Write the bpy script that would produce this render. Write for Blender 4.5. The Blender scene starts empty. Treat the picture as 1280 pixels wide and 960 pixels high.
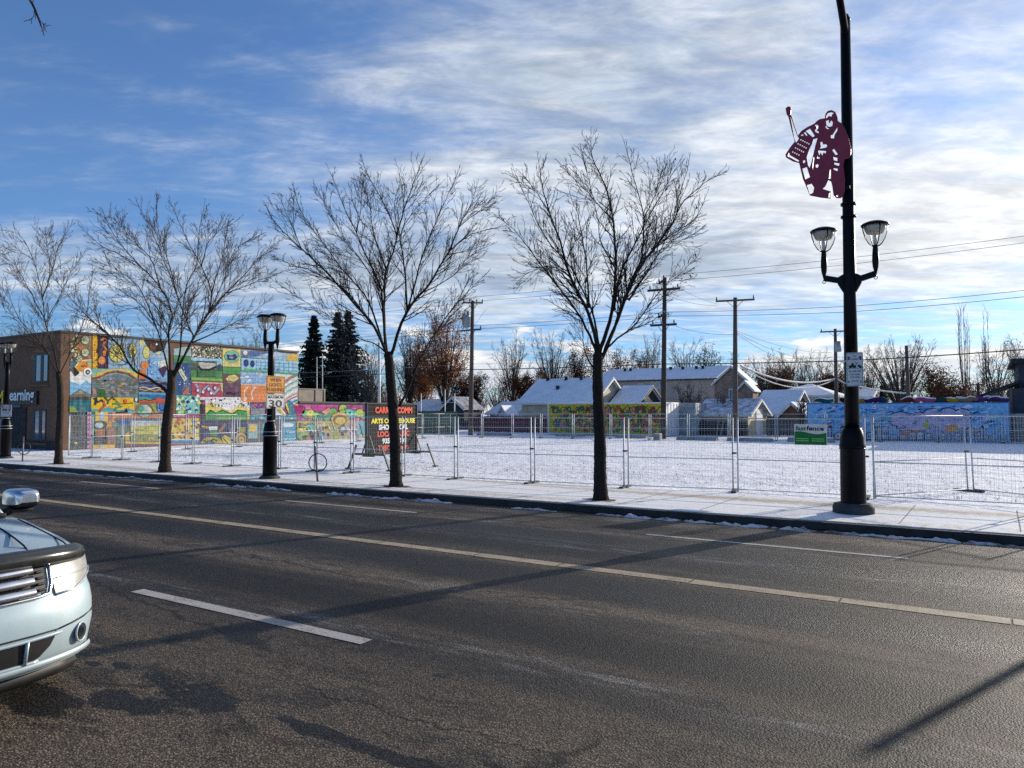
import bpy, bmesh, math, random
from mathutils import Vector, Matrix
sc = bpy.context.scene
C = bpy.context.collection
random.seed(7)
# ------------------------------------------------------------------ camera model
F = 930.0; HC = 1.85
YAW = math.radians(32.4); PT = math.atan(35/930.0)
FW = (-math.sin(YAW)*math.cos(PT), math.cos(YAW)*math.cos(PT), math.sin(PT))
RT = (math.cos(YAW), math.sin(YAW), 0.0)
UP = (math.sin(YAW)*math.sin(PT), -math.cos(YAW)*math.sin(PT), math.cos(PT))
def ray(px, py):
    a = (px-640)/F; b = (480-py)/F
    return tuple(FW[i]+a*RT[i]+b*UP[i] for i in range(3))
def _at(d, t): return Vector((d[0]*t, d[1]*t, HC+d[2]*t))
def G(px, py, z=0.0): d = ray(px, py); return _at(d, (z-HC)/d[2])
def AY(px, py, Y): d = ray(px, py); return _at(d, Y/d[1])
def AX(px, py, X): d = ray(px, py); return _at(d, X/d[0])
def AD(px, py, Z): return _at(ray(px, py), Z)
GZ = 0.13                                   # height of pavement and lot above the road

# ------------------------------------------------------------------ node helpers
def s2l(c):
    return tuple((x/12.92 if x <= .04045 else ((x+.055)/1.055)**2.4) for x in c)
def rgb(r, g, b): return s2l((r/255., g/255., b/255.))
class NT:
    def __init__(s, tree): s.t = tree; s.n = tree.nodes; s.l = tree.links
    def node(s, typ, ins=None, **kw):
        n = s.n.new(typ)
        for k, v in kw.items(): setattr(n, k, v)
        for k, v in (ins or {}).items():
            sock = n.inputs[k]
            if hasattr(v, 'is_output') or isinstance(v, bpy.types.NodeSocket): s.l.new(v, sock)
            else: sock.default_value = v
        return n
    def m(s, op, a, b=None, c=None, clamp=False):
        n = s.n.new('ShaderNodeMath'); n.operation = op; n.use_clamp = clamp
        for i, v in enumerate((a, b, c)):
            if v is None: continue
            if isinstance(v, bpy.types.NodeSocket): s.l.new(v, n.inputs[i])
            else: n.inputs[i].default_value = v
        return n.outputs[0]
    def sstep(s, v, a, b, o0=0., o1=1.):
        n = s.node('ShaderNodeMapRange', {0: v, 1: a, 2: b, 3: o0, 4: o1}, interpolation_type='SMOOTHSTEP')
        return n.outputs[0]
    def mix(s, f, a, b, blend='MIX'):
        n = s.n.new('ShaderNodeMix'); n.data_type = 'RGBA'; n.blend_type = blend
        for i, v in ((0, f), (6, a), (7, b)):
            if isinstance(v, bpy.types.NodeSocket): s.l.new(v, n.inputs[i])
            else:
                if i and len(v) == 3: v = (*v, 1)
                n.inputs[i].default_value = v
        return n.outputs[2]
    def noise(s, vec, scale, detail=4, rough=.55, dist=0.):
        n = s.node('ShaderNodeTexNoise', {'Scale': scale, 'Detail': detail, 'Roughness': rough, 'Distortion': dist})
        if vec is not None: s.l.new(vec, n.inputs['Vector'])
        return n.outputs[0]
    def mapping(s, vec, scale=(1, 1, 1), loc=(0, 0, 0), rot=(0, 0, 0)):
        n = s.node('ShaderNodeMapping', {'Scale': scale, 'Location': loc, 'Rotation': rot})
        s.l.new(vec, n.inputs[0]); return n.outputs[0]
def newmat(name):
    m = bpy.data.materials.new(name); m.use_nodes = True
    nt = NT(m.node_tree); bs = m.node_tree.nodes['Principled BSDF']
    return m, nt, bs
MATS = {}
def pmat(name, base, rough=.75, metal=0., var=.2, scale=5., bump=.0, bscale=60., stretch=(1, 1, 1), spec=.4, coat=0., var2=None):
    """noise-varied procedural material"""
    if name in MATS: return MATS[name]
    m, nt, bs = newmat(name)
    tc = nt.node('ShaderNodeTexCoord').outputs['Object']
    v = nt.mapping(tc, stretch)
    n1 = nt.noise(v, scale, 5, .6)
    f = nt.sstep(n1, .3, .7)
    lo = tuple(x*(1-var) for x in base); hi = tuple(min(1, x*(1+var)) for x in base)
    if var2: hi = var2
    bs.inputs['Base Color'].default_value = (*base, 1)
    nt.l.new(nt.mix(f, lo, hi), bs.inputs['Base Color'])
    bs.inputs['Roughness'].default_value = rough; bs.inputs['Metallic'].default_value = metal
    bs.inputs['Specular IOR Level'].default_value = spec
    if coat: bs.inputs['Coat Weight'].default_value = coat; bs.inputs['Coat Roughness'].default_value = .06
    if bump:
        nb = nt.noise(v, bscale, 3, .6)
        b = nt.node('ShaderNodeBump', {'Height': nb, 'Strength': min(1., bump), 'Distance': .02*bump})
        nt.l.new(b.outputs[0], bs.inputs['Normal'])
    MATS[name] = m; return m
def vmat(name, rough=.7, var=.12, scale=3., spec=.3, bump=0., bscale=30, block=False):
    """paint whose colours come from the mesh's own colour attribute"""
    if name in MATS: return MATS[name]
    m, nt, bs = newmat(name)
    at = nt.node('ShaderNodeVertexColor', layer_name='Col').outputs[0]
    tc = nt.node('ShaderNodeTexCoord').outputs['Object']
    n1 = nt.sstep(nt.noise(tc, scale, 5, .65), .3, .7, 1-var, 1+var)
    if block:                                            # painted concrete blocks: faint joints, a little fading
        s_ = nt.node('ShaderNodeSeparateXYZ', {0: tc})
        bv = nt.node('ShaderNodeCombineXYZ', {0: s_.outputs[1], 1: s_.outputs[2], 2: 0.}).outputs[0]
        b_ = nt.node('ShaderNodeTexBrick', {'Color1': (1, 1, 1, 1), 'Color2': (.93, .93, .93, 1), 'Mortar': (.62, .62, .62, 1), 'Scale': 1., 'Mortar Size': .012, 'Brick Width': .4, 'Row Height': .2}); nt.l.new(bv, b_.inputs['Vector'])
        fd = nt.noise(nt.mapping(tc, (1, 2.2, .5)), 1.6, 6, .65)
        n1 = nt.m('MULTIPLY', n1, nt.node('ShaderNodeSeparateColor', {0: b_.outputs[0]}).outputs[0])
        at = nt.mix(nt.sstep(fd, .46, .74, 0., .34), at, (.42, .41, .38))
    vm = nt.node('ShaderNodeVectorMath', operation='SCALE'); nt.l.new(at, vm.inputs[0]); nt.l.new(n1, vm.inputs['Scale'])
    nt.l.new(vm.outputs[0], bs.inputs['Base Color'])
    bs.inputs['Roughness'].default_value = rough; bs.inputs['Specular IOR Level'].default_value = spec
    if bump:
        b = nt.node('ShaderNodeBump', {'Height': nt.noise(tc, bscale, 3), 'Strength': bump, 'Distance': .02})
        nt.l.new(b.outputs[0], bs.inputs['Normal'])
    MATS[name] = m; return m

# ------------------------------------------------------------------ mesh builder
ORG = {}
class MB:
    def __init__(s): s.v = []; s.f = []; s.c = []; s.sm = []
    def add(s, vs, fs, col=(.5, .5, .5), smooth=False):
        o = len(s.v); s.v.extend(tuple(p) for p in vs)
        for f in fs: s.f.append(tuple(i+o for i in f)); s.c.append(col); s.sm.append(smooth)
    def poly(s, pts, col=(.5, .5, .5)): s.add(pts, [tuple(range(len(pts)))], col)
    def box(s, a, b, col=(.5, .5, .5)):
        x0, y0, z0 = a; x1, y1, z1 = b
        s.add([(x0, y0, z0), (x1, y0, z0), (x1, y1, z0), (x0, y1, z0), (x0, y0, z1), (x1, y0, z1), (x1, y1, z1), (x0, y1, z1)],
              [(0, 3, 2, 1), (4, 5, 6, 7), (0, 1, 5, 4), (1, 2, 6, 5), (2, 3, 7, 6), (3, 0, 4, 7)], col)
    def obox(s, c, ex, ey, ez, col=(.5, .5, .5)):
        c = Vector(c); ex = Vector(ex); ey = Vector(ey); ez = Vector(ez)
        P = [c+i*ex+j*ey+k*ez for k in (-1, 1) for (i, j) in ((-1, -1), (1, -1), (1, 1), (-1, 1))]
        s.add(P, [(0, 3, 2, 1), (4, 5, 6, 7), (0, 1, 5, 4), (1, 2, 6, 5), (2, 3, 7, 6), (3, 0, 4, 7)], col)
    def beam(s, p, q, w, h, col=(.5, .5, .5)):
        p = Vector(p); q = Vector(q); d = (q-p); L = d.length; d.normalize()
        a = Vector((0, 0, 1)) if abs(d.z) < .9 else Vector((1, 0, 0))
        u = d.cross(a).normalized(); v = u.cross(d).normalized()
        s.obox((p+q)/2, d*L/2, u*w/2, v*h/2, col)
    def tube(s, path, rad, n=8, cap=True, col=(.5, .5, .5), smooth=True, rough=0., rng=random):
        path = [Vector(p) for p in path]
        if not hasattr(rad, '__len__'): rad = [rad]*len(path)
        K = len(path); o = len(s.v)
        t = (path[1]-path[0]).normalized()
        a = Vector((0, 0, 1)) if abs(t.z) < .9 else Vector((1, 0, 0))
        u = t.cross(a).normalized()
        cs = [(math.cos(2*math.pi*i/n), math.sin(2*math.pi*i/n)) for i in range(n)]
        for k in range(K):
            if k == 0: tk = t
            elif k == K-1: tk = path[k]-path[k-1]
            else: tk = path[k+1]-path[k-1]
            if tk.length < 1e-9: tk = t
            tk = tk.normalized()
            u = u-tk*u.dot(tk)
            if u.length < 1e-6: u = tk.orthogonal()
            u.normalize(); w = tk.cross(u); t = tk; r = rad[k]; p = path[k]
            for (cc, ss) in cs:
                if rough: r = rad[k]*(1+rng.uniform(-rough, rough))
                s.v.append((p.x+r*(cc*u.x+ss*w.x), p.y+r*(cc*u.y+ss*w.y), p.z+r*(cc*u.z+ss*w.z)))
        for k in range(K-1):
            for i in range(n):
                j = (i+1) % n
                s.f.append((o+k*n+i, o+k*n+j, o+(k+1)*n+j, o+(k+1)*n+i)); s.c.append(col); s.sm.append(smooth)
        if cap:
            s.f.append(tuple(o+i for i in reversed(range(n)))); s.c.append(col); s.sm.append(False)
            s.f.append(tuple(o+(K-1)*n+i for i in range(n))); s.c.append(col); s.sm.append(False)
    def lathe(s, prof, ctr=(0, 0, 0), n=20, col=(.5, .5, .5), smooth=True, caps=True, flute=0.):
        cx, cy, cz = ctr; o = len(s.v)
        for (r, z) in prof:
            for i in range(n):
                rr = r*(1+(flute if i % 2 else -flute)); a = 2*math.pi*i/n
                s.v.append((cx+rr*math.cos(a), cy+rr*math.sin(a), cz+z))
        for k in range(len(prof)-1):
            for i in range(n):
                j = (i+1) % n
                s.f.append((o+k*n+i, o+k*n+j, o+(k+1)*n+j, o+(k+1)*n+i)); s.c.append(col); s.sm.append(smooth)
        if caps:
            s.f.append(tuple(o+i for i in reversed(range(n)))); s.c.append(col); s.sm.append(False)
            K = len(prof)-1
            s.f.append(tuple(o+K*n+i for i in range(n))); s.c.append(col); s.sm.append(False)
    def build(s, name, mat, parent=None, loc=None):
        """one mesh object; world-space vertices are re-based on the parent's origin"""
        o0 = ORG.get(parent.name, Vector((0, 0, 0))) if parent else Vector((0, 0, 0))
        if loc is not None: o0 = Vector(loc)
        me = bpy.data.meshes.new(name)
        me.from_pydata([(v[0]-o0.x, v[1]-o0.y, v[2]-o0.z) for v in s.v], [], s.f)
        me.update()
        ca = me.color_attributes.new('Col', 'FLOAT_COLOR', 'CORNER')
        buf = []
        for f, c in zip(s.f, s.c): buf.extend((c[0], c[1], c[2], 1.0)*len(f))
        ca.data.foreach_set('color', buf)
        me.polygons.foreach_set('use_smooth', s.sm)
        me.materials.append(mat)
        ob = bpy.data.objects.new(name, me); C.objects.link(ob)
        if parent: ob.parent = parent; ORG[ob.name] = o0
        else:
            if loc is not None: ob.location = o0
            ORG[ob.name] = o0
        return ob
def tag(o, label, cat, group=None, kind=None):
    o['label'] = label; o['category'] = cat
    if group: o['group'] = group
    if kind: o['kind'] = kind
    return o
def thing(name, loc, label, cat, group=None, rz=0.):
    o = bpy.data.objects.new(name, None); C.objects.link(o)
    o.empty_display_size = .2
    o.location = loc; o.rotation_euler = (0, 0, rz); ORG[o.name] = Vector(loc)
    return tag(o, label, cat, group)
def local_thing(name, label, cat, group=None):      # built round its own origin, moved afterwards
    return thing(name, (0, 0, 0), label, cat, group)
def dup(root, loc, rz, sc_, label, group=None):
    r = root.copy(); C.objects.link(r); r.location = loc; r.rotation_euler = (0, 0, rz)
    r.scale = sc_ if hasattr(sc_, '__len__') else (sc_, sc_, sc_)
    r['label'] = label
    if group: r['group'] = group
    for ch in list(root.children):
        c = ch.copy(); C.objects.link(c); c.parent = r
        for g in ch.children:
            d = g.copy(); C.objects.link(d); d.parent = c
    return r
def struct(mb, name, mat):
    o = mb.build(name, mat); o['kind'] = 'structure'; return o
def text(name, string, mat, parent, origin, ux, uy, w, h, ext=.004, bold=.0, anchor=0., spacing=1.0):
    """lettering fitted into w x h; origin = lower left corner, ux/uy unit vectors"""
    cu = bpy.data.curves.new('lettering_curve', 'FONT'); cu.body = string; cu.offset = bold; cu.space_character = spacing
    cu.resolution_u = 3
    ob = bpy.data.objects.new('lettering_curve', cu); C.objects.link(ob)
    dg = bpy.context.evaluated_depsgraph_get()
    me = bpy.data.meshes.new_from_object(ob.evaluated_get(dg))
    C.objects.unlink(ob); bpy.data.objects.remove(ob); bpy.data.curves.remove(cu)
    xs = [v.co.x for v in me.vertices]; ys = [v.co.y for v in me.vertices]
    x0, x1, y0, y1 = min(xs), max(xs), min(ys), max(ys)
    mb = MB(); ux = Vector(ux); uy = Vector(uy); nn = ux.cross(uy); O = Vector(origin)
    P = [O+ux*((v.co.x-x0)/(x1-x0)*w)+uy*((v.co.y-y0)/(y1-y0)*h)+nn*ext for v in me.vertices]
    mb.add(P, [tuple(p.vertices) for p in me.polygons])
    bpy.data.meshes.remove(me)
    return mb.build(name, mat, parent)

# ------------------------------------------------------------------ shared materials
M_STEEL = pmat('galvanised_steel', (.52, .54, .55), .6, .25, .12, 12)
M_WIRE = pmat('galvanised_wire', (.50, .52, .53), .65, .15, .1, 9)
M_BLACK = pmat('black_enamel', (.004, .004, .005), .38, 0, .3, 8, .1, 90, spec=.12)
M_DARK = pmat('dark_steel', (.035, .037, .04), .5, .3, .3, 10)
M_CONC = pmat('weathered_concrete', (.30, .29, .27), .9, 0, .25, 3, .4, 50)
M_WOOD = pmat('weathered_pole_wood', (.105, .085, .07), .9, 0, .35, 6, .5, 40, (4, 4, .3))
M_SNOWR = pmat('roof_snow', (.80, .82, .86), .85, 0, .07, 1.2, .2, 3, spec=.2)
M_RUBBER = pmat('black_rubber', (.015, .015, .015), .8, 0, .2, 20)
M_WHITE = pmat('white_paint', (.72, .72, .70), .5, 0, .08, 4)
M_GLASSD = pmat('dark_window_glass', (.02, .025, .03), .08, 0, .2, 1.5, spec=.8)
M_PAINT = vmat('painted_surface', .75, .22, 5., .2)
M_MURAL = vmat('painted_block_wall', .8, .22, 5., .2, block=True)
def leafmat(name, c):
    m, nt, bs = newmat(name); m.node_tree.nodes.remove(bs)
    p = nt.node('ShaderNodeTexCoord').outputs['Object']; f = nt.sstep(nt.noise(p, .9, 4, .6), .3, .7)
    col = nt.mix(f, tuple(x*.55 for x in c), tuple(x*1.4 for x in c))
    d = nt.node('ShaderNodeBsdfDiffuse', {'Color': col}); t = nt.node('ShaderNodeBsdfTranslucent', {'Color': col})
    mx = nt.node('ShaderNodeMixShader', {0: .45}); nt.l.new(d.outputs[0], mx.inputs[1]); nt.l.new(t.outputs[0], mx.inputs[2])
    nt.l.new(mx.outputs[0], m.node_tree.nodes['Material Output'].inputs[0]); return m
M_TRIMW = pmat('white_trim', (.62, .61, .58), .6, 0, .1, 5)
def flat(name, c, rough=.6, **k): return pmat(name, c, rough, 0, k.pop('var', .08), k.pop('scale', 6), **k)
# ================================================================== camera, light, sky
cam = bpy.data.cameras.new('camera'); camo = bpy.data.objects.new('camera', cam); C.objects.link(camo)
camo.location = (0, 0, HC); camo.rotation_euler = (math.pi/2+PT, 0, YAW)
cam.sensor_width = 36; cam.lens = 36*F/1280; cam.clip_start = .05; cam.clip_end = 6000
sc.camera = camo
SUN_AZ = math.radians(20.0); SUN_EL = math.radians(15.5)
sv = Vector((math.sin(SUN_AZ)*math.cos(SUN_EL), math.cos(SUN_AZ)*math.cos(SUN_EL), math.sin(SUN_EL)))
sl = bpy.data.lights.new('sun', 'SUN'); sl.energy = 5.0; sl.angle = math.radians(.55); sl.color = (1, .90, .76)
so = bpy.data.objects.new('sun', sl); C.objects.link(so); so.rotation_euler = (-sv).to_track_quat('-Z', 'Y').to_euler(); so.location = (20, 60, 40)
w = bpy.data.worlds.new('World'); sc.world = w; w.use_nodes = True
wt = NT(w.node_tree); wt.n.clear()
SKY_S = .11
sky = wt.node('ShaderNodeTexSky', sky_type='NISHITA', sun_disc=False, sun_elevation=SUN_EL, sun_rotation=SUN_AZ, air_density=1.0, dust_density=.35, ozone_density=2.2)
gen = wt.node('ShaderNodeTexCoord').outputs['Generated']
sep = wt.node('ShaderNodeSeparateXYZ', {0: gen}); X, Y, Z = sep.outputs
cy, sy = math.cos(YAW), math.sin(YAW)
fwd = wt.m('ADD', wt.m('MULTIPLY', X, -sy), wt.m('MULTIPLY', Y, cy))
rgt = wt.m('ADD', wt.m('MULTIPLY', X, cy), wt.m('MULTIPLY', Y, sy))
az = wt.m('ARCTAN2', rgt, fwd)              # radians about the street's north-west
el = wt.m('ARCSINE', Z)
zz = wt.m('ADD', wt.m('MAXIMUM', Z, 0.), .10)
pl = wt.node('ShaderNodeCombineXYZ', {0: wt.m('DIVIDE', rgt, zz), 1: wt.m('DIVIDE', fwd, zz), 2: 0.}).outputs[0]
# high layer: long streaks of altocumulus
p1 = wt.mapping(pl, (.42, .95, 1), (1.3, .4, 0), (0, 0, math.radians(-24)))
n1 = wt.noise(p1, .62, 8, .60, .8)
n1b = wt.noise(wt.mapping(pl, (1., 2.2, 1), (5, 2, 0), (0, 0, math.radians(-18))), 1.15, 7, .66, .5)
n1c = wt.noise(wt.mapping(pl, (1.6, 4.2, 1), (2, 7, 0), (0, 0, math.radians(-14))), 1.9, 7, .68, .6)
nn = wt.m('ADD', wt.m('ADD', wt.m('MULTIPLY', n1, .50), wt.m('MULTIPLY', n1b, .38)), wt.m('MULTIPLY', n1c, .12))
bias = wt.sstep(az, -.55, .12, -.085, .150)
bias = wt.m('SUBTRACT', bias, wt.sstep(fwd, .25, -.35, 0., .42))            # the sky at our back is clear
veil = wt.m('MULTIPLY', wt.sstep(el, .08, .15), wt.sstep(el, .24, .15))          # pale veil low over the roofs
bias = wt.m('ADD', bias, wt.m('MULTIPLY', veil, .17))
tl = wt.m('MULTIPLY', wt.sstep(az, -.05, -.45), wt.sstep(el, .30, .46))
bias = wt.m('SUBTRACT', bias, wt.m('MULTIPLY', tl, .02))
hole = wt.m('MULTIPLY', wt.sstep(az, .28, .52), wt.sstep(el, .30, .42))          # blue rents high on the right
bias = wt.m('SUBTRACT', bias, wt.m('MULTIPLY', hole, .11))
cl0 = wt.noise(wt.mapping(pl, (1.6, 2.4, 1), (11, 5, 0), (0, 0, -.35)), 2.4, 7, .62, .3)
cov = wt.sstep(wt.m('ADD', wt.m('ADD', nn, bias), wt.m('MULTIPLY', wt.m('SUBTRACT', cl0, .5), .22)), .36, .70)
# clear band above the horizon
gap = wt.m('MULTIPLY', wt.sstep(wt.m('SUBTRACT', el, wt.m('MULTIPLY', wt.m('SUBTRACT', n1b, .5), .16)), .185, .095), wt.sstep(n1c, .62, .42, .35, 1.))
cov = wt.m('MULTIPLY', cov, wt.m('SUBTRACT', 1., wt.m('MULTIPLY', gap, .84)))
# low cumulus inside that band
pc = wt.node('ShaderNodeCombineXYZ', {0: wt.m('MULTIPLY', az, 6.4), 1: wt.m('MULTIPLY', el, 24.), 2: 5.4}).outputs[0]
nc = wt.noise(pc, 1.35, 7, .56, .15)
lowb = wt.sstep(el, .115, .045, -.055, .11)
azb = wt.m('SUBTRACT', wt.sstep(az, -.34, -.12, -.06, .03), wt.m('MULTIPLY', wt.sstep(az, .08, .25), .05))
cum = wt.sstep(wt.m('ADD', wt.m('ADD', nc, lowb), azb), .515, .60)
cum = wt.m('MULTIPLY', cum, wt.sstep(el, .145, .10))
# cloud shade
sh = wt.m('ADD', wt.m('MULTIPLY', wt.noise(wt.mapping(pl, (.7, 1.3, 1), (9, 3, 0), (0, 0, -.3)), .9, 6, .6, .4), .6), wt.m('MULTIPLY', n1c, .4))
shf = wt.m('ADD', wt.sstep(sh, .40, .60), wt.sstep(az, .15, .6, 0., .25), clamp=True)
lp = wt.sstep(az, -.5, .1, 0., 1.)
ccol = wt.mix(shf, (.38, .45, .55), (.70, .73, .755))
ccol = wt.mix(wt.sstep(az, .15, .85, 0., .85), ccol, (.98, .95, .90))
clump = wt.noise(wt.mapping(pl, (1.6, 2.4, 1), (11, 5, 0), (0, 0, -.35)), 2.4, 7, .62, .3)
clm = wt.sstep(clump, .34, .66, .80, 1.12)
ccv = wt.node('ShaderNodeVectorMath', operation='SCALE'); wt.l.new(ccol, ccv.inputs[0]); wt.l.new(clm, ccv.inputs['Scale']); ccol = ccv.outputs[0]
cl2 = wt.mix(wt.sstep(nc, .50, .64), (.62, .66, .72), (.86, .86, .84))
def up_(c): 
    v = wt.node('ShaderNodeVectorMath', operation='SCALE'); wt.l.new(c, v.inputs[0]); v.inputs['Scale'].default_value = 1/SKY_S; return v.outputs[0]
deep = wt.node('ShaderNodeVectorMath', operation='MULTIPLY'); wt.l.new(sky.outputs[0], deep.inputs[0]); deep.inputs[1].default_value = (.72, .93, 1.27)
lowblue = wt.mix(wt.sstep(el, .30, .07), (1., 1., 1.), (.60, .78, .95), 'MIX')
blue = wt.mix(1., deep.outputs[0], lowblue, 'MULTIPLY')
c1 = wt.mix(wt.m('MULTIPLY', cov, .93), blue, up_(ccol))
c2 = wt.mix(wt.m('MULTIPLY', cum, .95), c1, up_(cl2))
bg = wt.node('ShaderNodeBackground', {'Color': c2, 'Strength': SKY_S})
ow = wt.node('ShaderNodeOutputWorld', {'Surface': bg.outputs[0]})
sc.view_settings.view_transform = 'Standard'; sc.view_settings.look = 'None'; sc.view_settings.gamma = 1
sc.view_settings.exposure = 0.28; sc.view_settings.use_curve_mapping = False
sc.render.engine = 'CYCLES'
sc.cycles.max_bounces = 6; sc.cycles.diffuse_bounces = 2; sc.cycles.glossy_bounces = 3; sc.cycles.transmission_bounces = 6; sc.cycles.transparent_max_bounces = 12
sc.cycles.use_denoising = False; sc.cycles.denoiser = 'OPENIMAGEDENOISE'; sc.cycles.denoising_input_passes = 'RGB_ALBEDO_NORMAL'

# ================================================================== ground materials
def asphalt():
    m, nt, bs = newmat('worn_asphalt')
    p = nt.node('ShaderNodeNewGeometry').outputs['Position']
    sp = nt.node('ShaderNodeSeparateXYZ', {0: p}).outputs
    agg = nt.noise(p, 105, 3, .8)
    ag2 = nt.node('ShaderNodeTexVoronoi', {'Scale': 72.}); nt.l.new(p, ag2.inputs['Vector'])
    lanes = nt.noise(nt.mapping(p, (.011, .55, 1), (0, .35, 0)), 1.0, 4, .55)                # tyre-polished strips along the street
    lane2 = nt.noise(nt.mapping(p, (.05, 1.9, 1), (4, 2, 0)), 1.0, 4, .6)
    patch = nt.noise(nt.mapping(p, (.30, .75, 1), (3, 8, 0)), .6, 6, .62, .3)
    fine = nt.noise(nt.mapping(p, (.6, 2.0, 1)), 3.0, 7, .7)
    base = nt.mix(nt.sstep(lanes, .40, .60), (.025, .0228, .0212), (.165, .130, .098))
    base = nt.mix(nt.sstep(lane2, .46, .62, 0., .8), base, (.040, .037, .036))
    base = nt.mix(nt.sstep(patch, .44, .70, 0., .55), base, (.155, .130, .105))
    base = nt.mix(nt.sstep(fine, .44, .72, 0., .5), base, (.048, .043, .040))
    # polished damp wheel tracks and pale dried-salt streaks that run with the traffic
    tn = nt.noise(nt.mapping(p, (.09, .5, 1), (2, 1, 0)), 1.0, 5, .6)
    sn = nt.noise(nt.mapping(p, (.35, 3.2, 1), (7, 3, 0)), 2.2, 7, .72)
    yw = nt.m('ADD', sp[1], nt.m('MULTIPLY', nt.m('SUBTRACT', tn, .5), .9))
    def lane_at(c, hw):
        return nt.sstep(nt.m('ABSOLUTE', nt.m('SUBTRACT', yw, c)), hw, hw*.25)
    trk = lane_at(5.45, .62)
    for c_, hw in ((7.25, .55), (8.75, .5), (9.75, .45), (11.2, .5)): trk = nt.m('MAXIMUM', trk, lane_at(c_, hw))
    base = nt.mix(nt.m('MULTIPLY', nt.m('MULTIPLY', trk, nt.sstep(tn, .26, .46, .35, 1.)), .90), base, (.026, .0245, .0235))
    slt = lane_at(4.75, .28)
    for c_, hw in ((6.35, .25), (9.25, .3), (10.4, .22), (11.8, .5)): slt = nt.m('MAXIMUM', slt, lane_at(c_, hw))
    base = nt.mix(nt.m('MULTIPLY', nt.m('MULTIPLY', slt, nt.sstep(sn, .48, .66)), .62), base, (.33, .32, .31))
    # sandy grit in the near parking lane
    near = nt.sstep(nt.m('ADD', sp[1], nt.m('MULTIPLY', patch, 2.6)), 6.2, 4.2)
    base = nt.mix(nt.m('MULTIPLY', near, .62), base, (.200, .160, .118))
    # damp stains, car shade painted in and a dark near strip, ragged outlines
    wet = nt.noise(nt.mapping(p, (.6, .95, 1), (1.7, -.6, 0)), 1.1, 7, .60, .25)
    wet_shade = nt.m('MULTIPLY', nt.sstep(wet, .575, .625), nt.sstep(sp[1], 6.3, 4.4, .0, 1.))
    wn = nt.noise(nt.mapping(p, (.7, 1.1, 1)), 3.6, 9, .70, .4); dmin = 9.
    for (px, py, rx, ry) in STAINS_AND_SHADE:
        c = G(px, py)
        dx = nt.m('DIVIDE', nt.m('SUBTRACT', sp[0], c.x), rx); dy = nt.m('DIVIDE', nt.m('SUBTRACT', sp[1], c.y), ry)
        d = nt.m('SQRT', nt.m('ADD', nt.m('MULTIPLY', dx, dx), nt.m('MULTIPLY', dy, dy)))
        dmin = nt.m('MINIMUM', d, dmin)
    wet_shade = nt.m('MAXIMUM', wet_shade, nt.sstep(nt.m('ADD', dmin, nt.m('MULTIPLY', nt.m('SUBTRACT', wn, .5), 3.4)), 1.05, .86))
    base = nt.mix(nt.m('MULTIPLY', wet_shade, .92), base, (.024, .0235, .024))
    base = nt.mix(nt.m('MULTIPLY', nt.sstep(nt.noise(nt.mapping(p, (.7, 1.7, 1), (5, 9, 0)), 1.9, 9, .72, .6), .50, .60), .60), base, (.034, .032, .031))
    spk = nt.sstep(agg, .36, .66, .22, 2.0)
    cell = nt.sstep(ag2.outputs['Distance'], .05, .6, 1.45, .50)
    csp = nt.node('ShaderNodeSeparateColor', {0: ag2.outputs['Color']}).outputs[0]
    cell = nt.m('MULTIPLY', cell, nt.sstep(csp, .1, .95, .62, 1.42))
    v = nt.node('ShaderNodeVectorMath', operation='SCALE'); nt.l.new(base, v.inputs[0]); nt.l.new(nt.m('MULTIPLY', spk, cell), v.inputs['Scale'])
    # cracks
    vc = nt.node('ShaderNodeTexVoronoi', {'Scale': .30}, feature='DISTANCE_TO_EDGE')
    wob = nt.node('ShaderNodeVectorMath', operation='ADD'); nz = nt.node('ShaderNodeTexNoise', {'Scale': 3.0, 'Detail': 5.})
    nt.l.new(p, nz.inputs['Vector'])
    sv_ = nt.node('ShaderNodeVectorMath', operation='SCALE'); nt.l.new(nz.outputs['Color'], sv_.inputs[0]); sv_.inputs['Scale'].default_value = .35
    nt.l.new(p, wob.inputs[0]); nt.l.new(sv_.outputs[0], wob.inputs[1]); nt.l.new(nt.mapping(wob.outputs[0], (.55, 1.3, 1)), vc.inputs['Vector'])
    cr = nt.sstep(vc.outputs['Distance'], .0, .012, 1., 0.)
    cr = nt.m('MULTIPLY', cr, nt.sstep(nt.noise(p, .35, 3), .44, .52))
    cw = nt.noise(nt.mapping(p, (.9, .2, 1)), 1.3, 6, .7)
    for c_ in (6.72, 10.05, 3.55):
        ln = nt.m('ABSOLUTE', nt.m('SUBTRACT', nt.m('ADD', sp[1], nt.m('MULTIPLY', nt.m('SUBTRACT', cw, .5), .55)), c_))
        cr = nt.m('MAXIMUM', cr, nt.m('MULTIPLY', nt.sstep(ln, .013, .006), nt.sstep(nt.noise(nt.mapping(p, (.5, .5, 1), (c_, 0, 0)), 1., 4), .44, .50)))
    col = nt.mix(nt.m('MULTIPLY', cr, .85), v.outputs[0], (.014, .013, .013))
    nt.l.new(col, bs.inputs['Base Color'])
    r = nt.sstep(lanes, .3, .7, .46, .66)
    nt.l.new(nt.m('SUBTRACT', r, nt.m('MULTIPLY', wet_shade, .08)), bs.inputs['Roughness'])
    bs.inputs['Specular IOR Level'].default_value = .12
    h = nt.m('ADD', nt.m('MULTIPLY', agg, .7), nt.m('MULTIPLY', nt.m('SUBTRACT', 1., ag2.outputs['Distance']), .6))
    bs1 = nt.m('SUBTRACT', 1., nt.m('MULTIPLY', wet_shade, .35))
    b = nt.node('ShaderNodeBump', {'Height': h, 'Strength': nt.m('MULTIPLY', bs1, 1.), 'Distance': .010}); nt.l.new(b.outputs[0], bs.inputs['Normal'])
    return m
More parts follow.
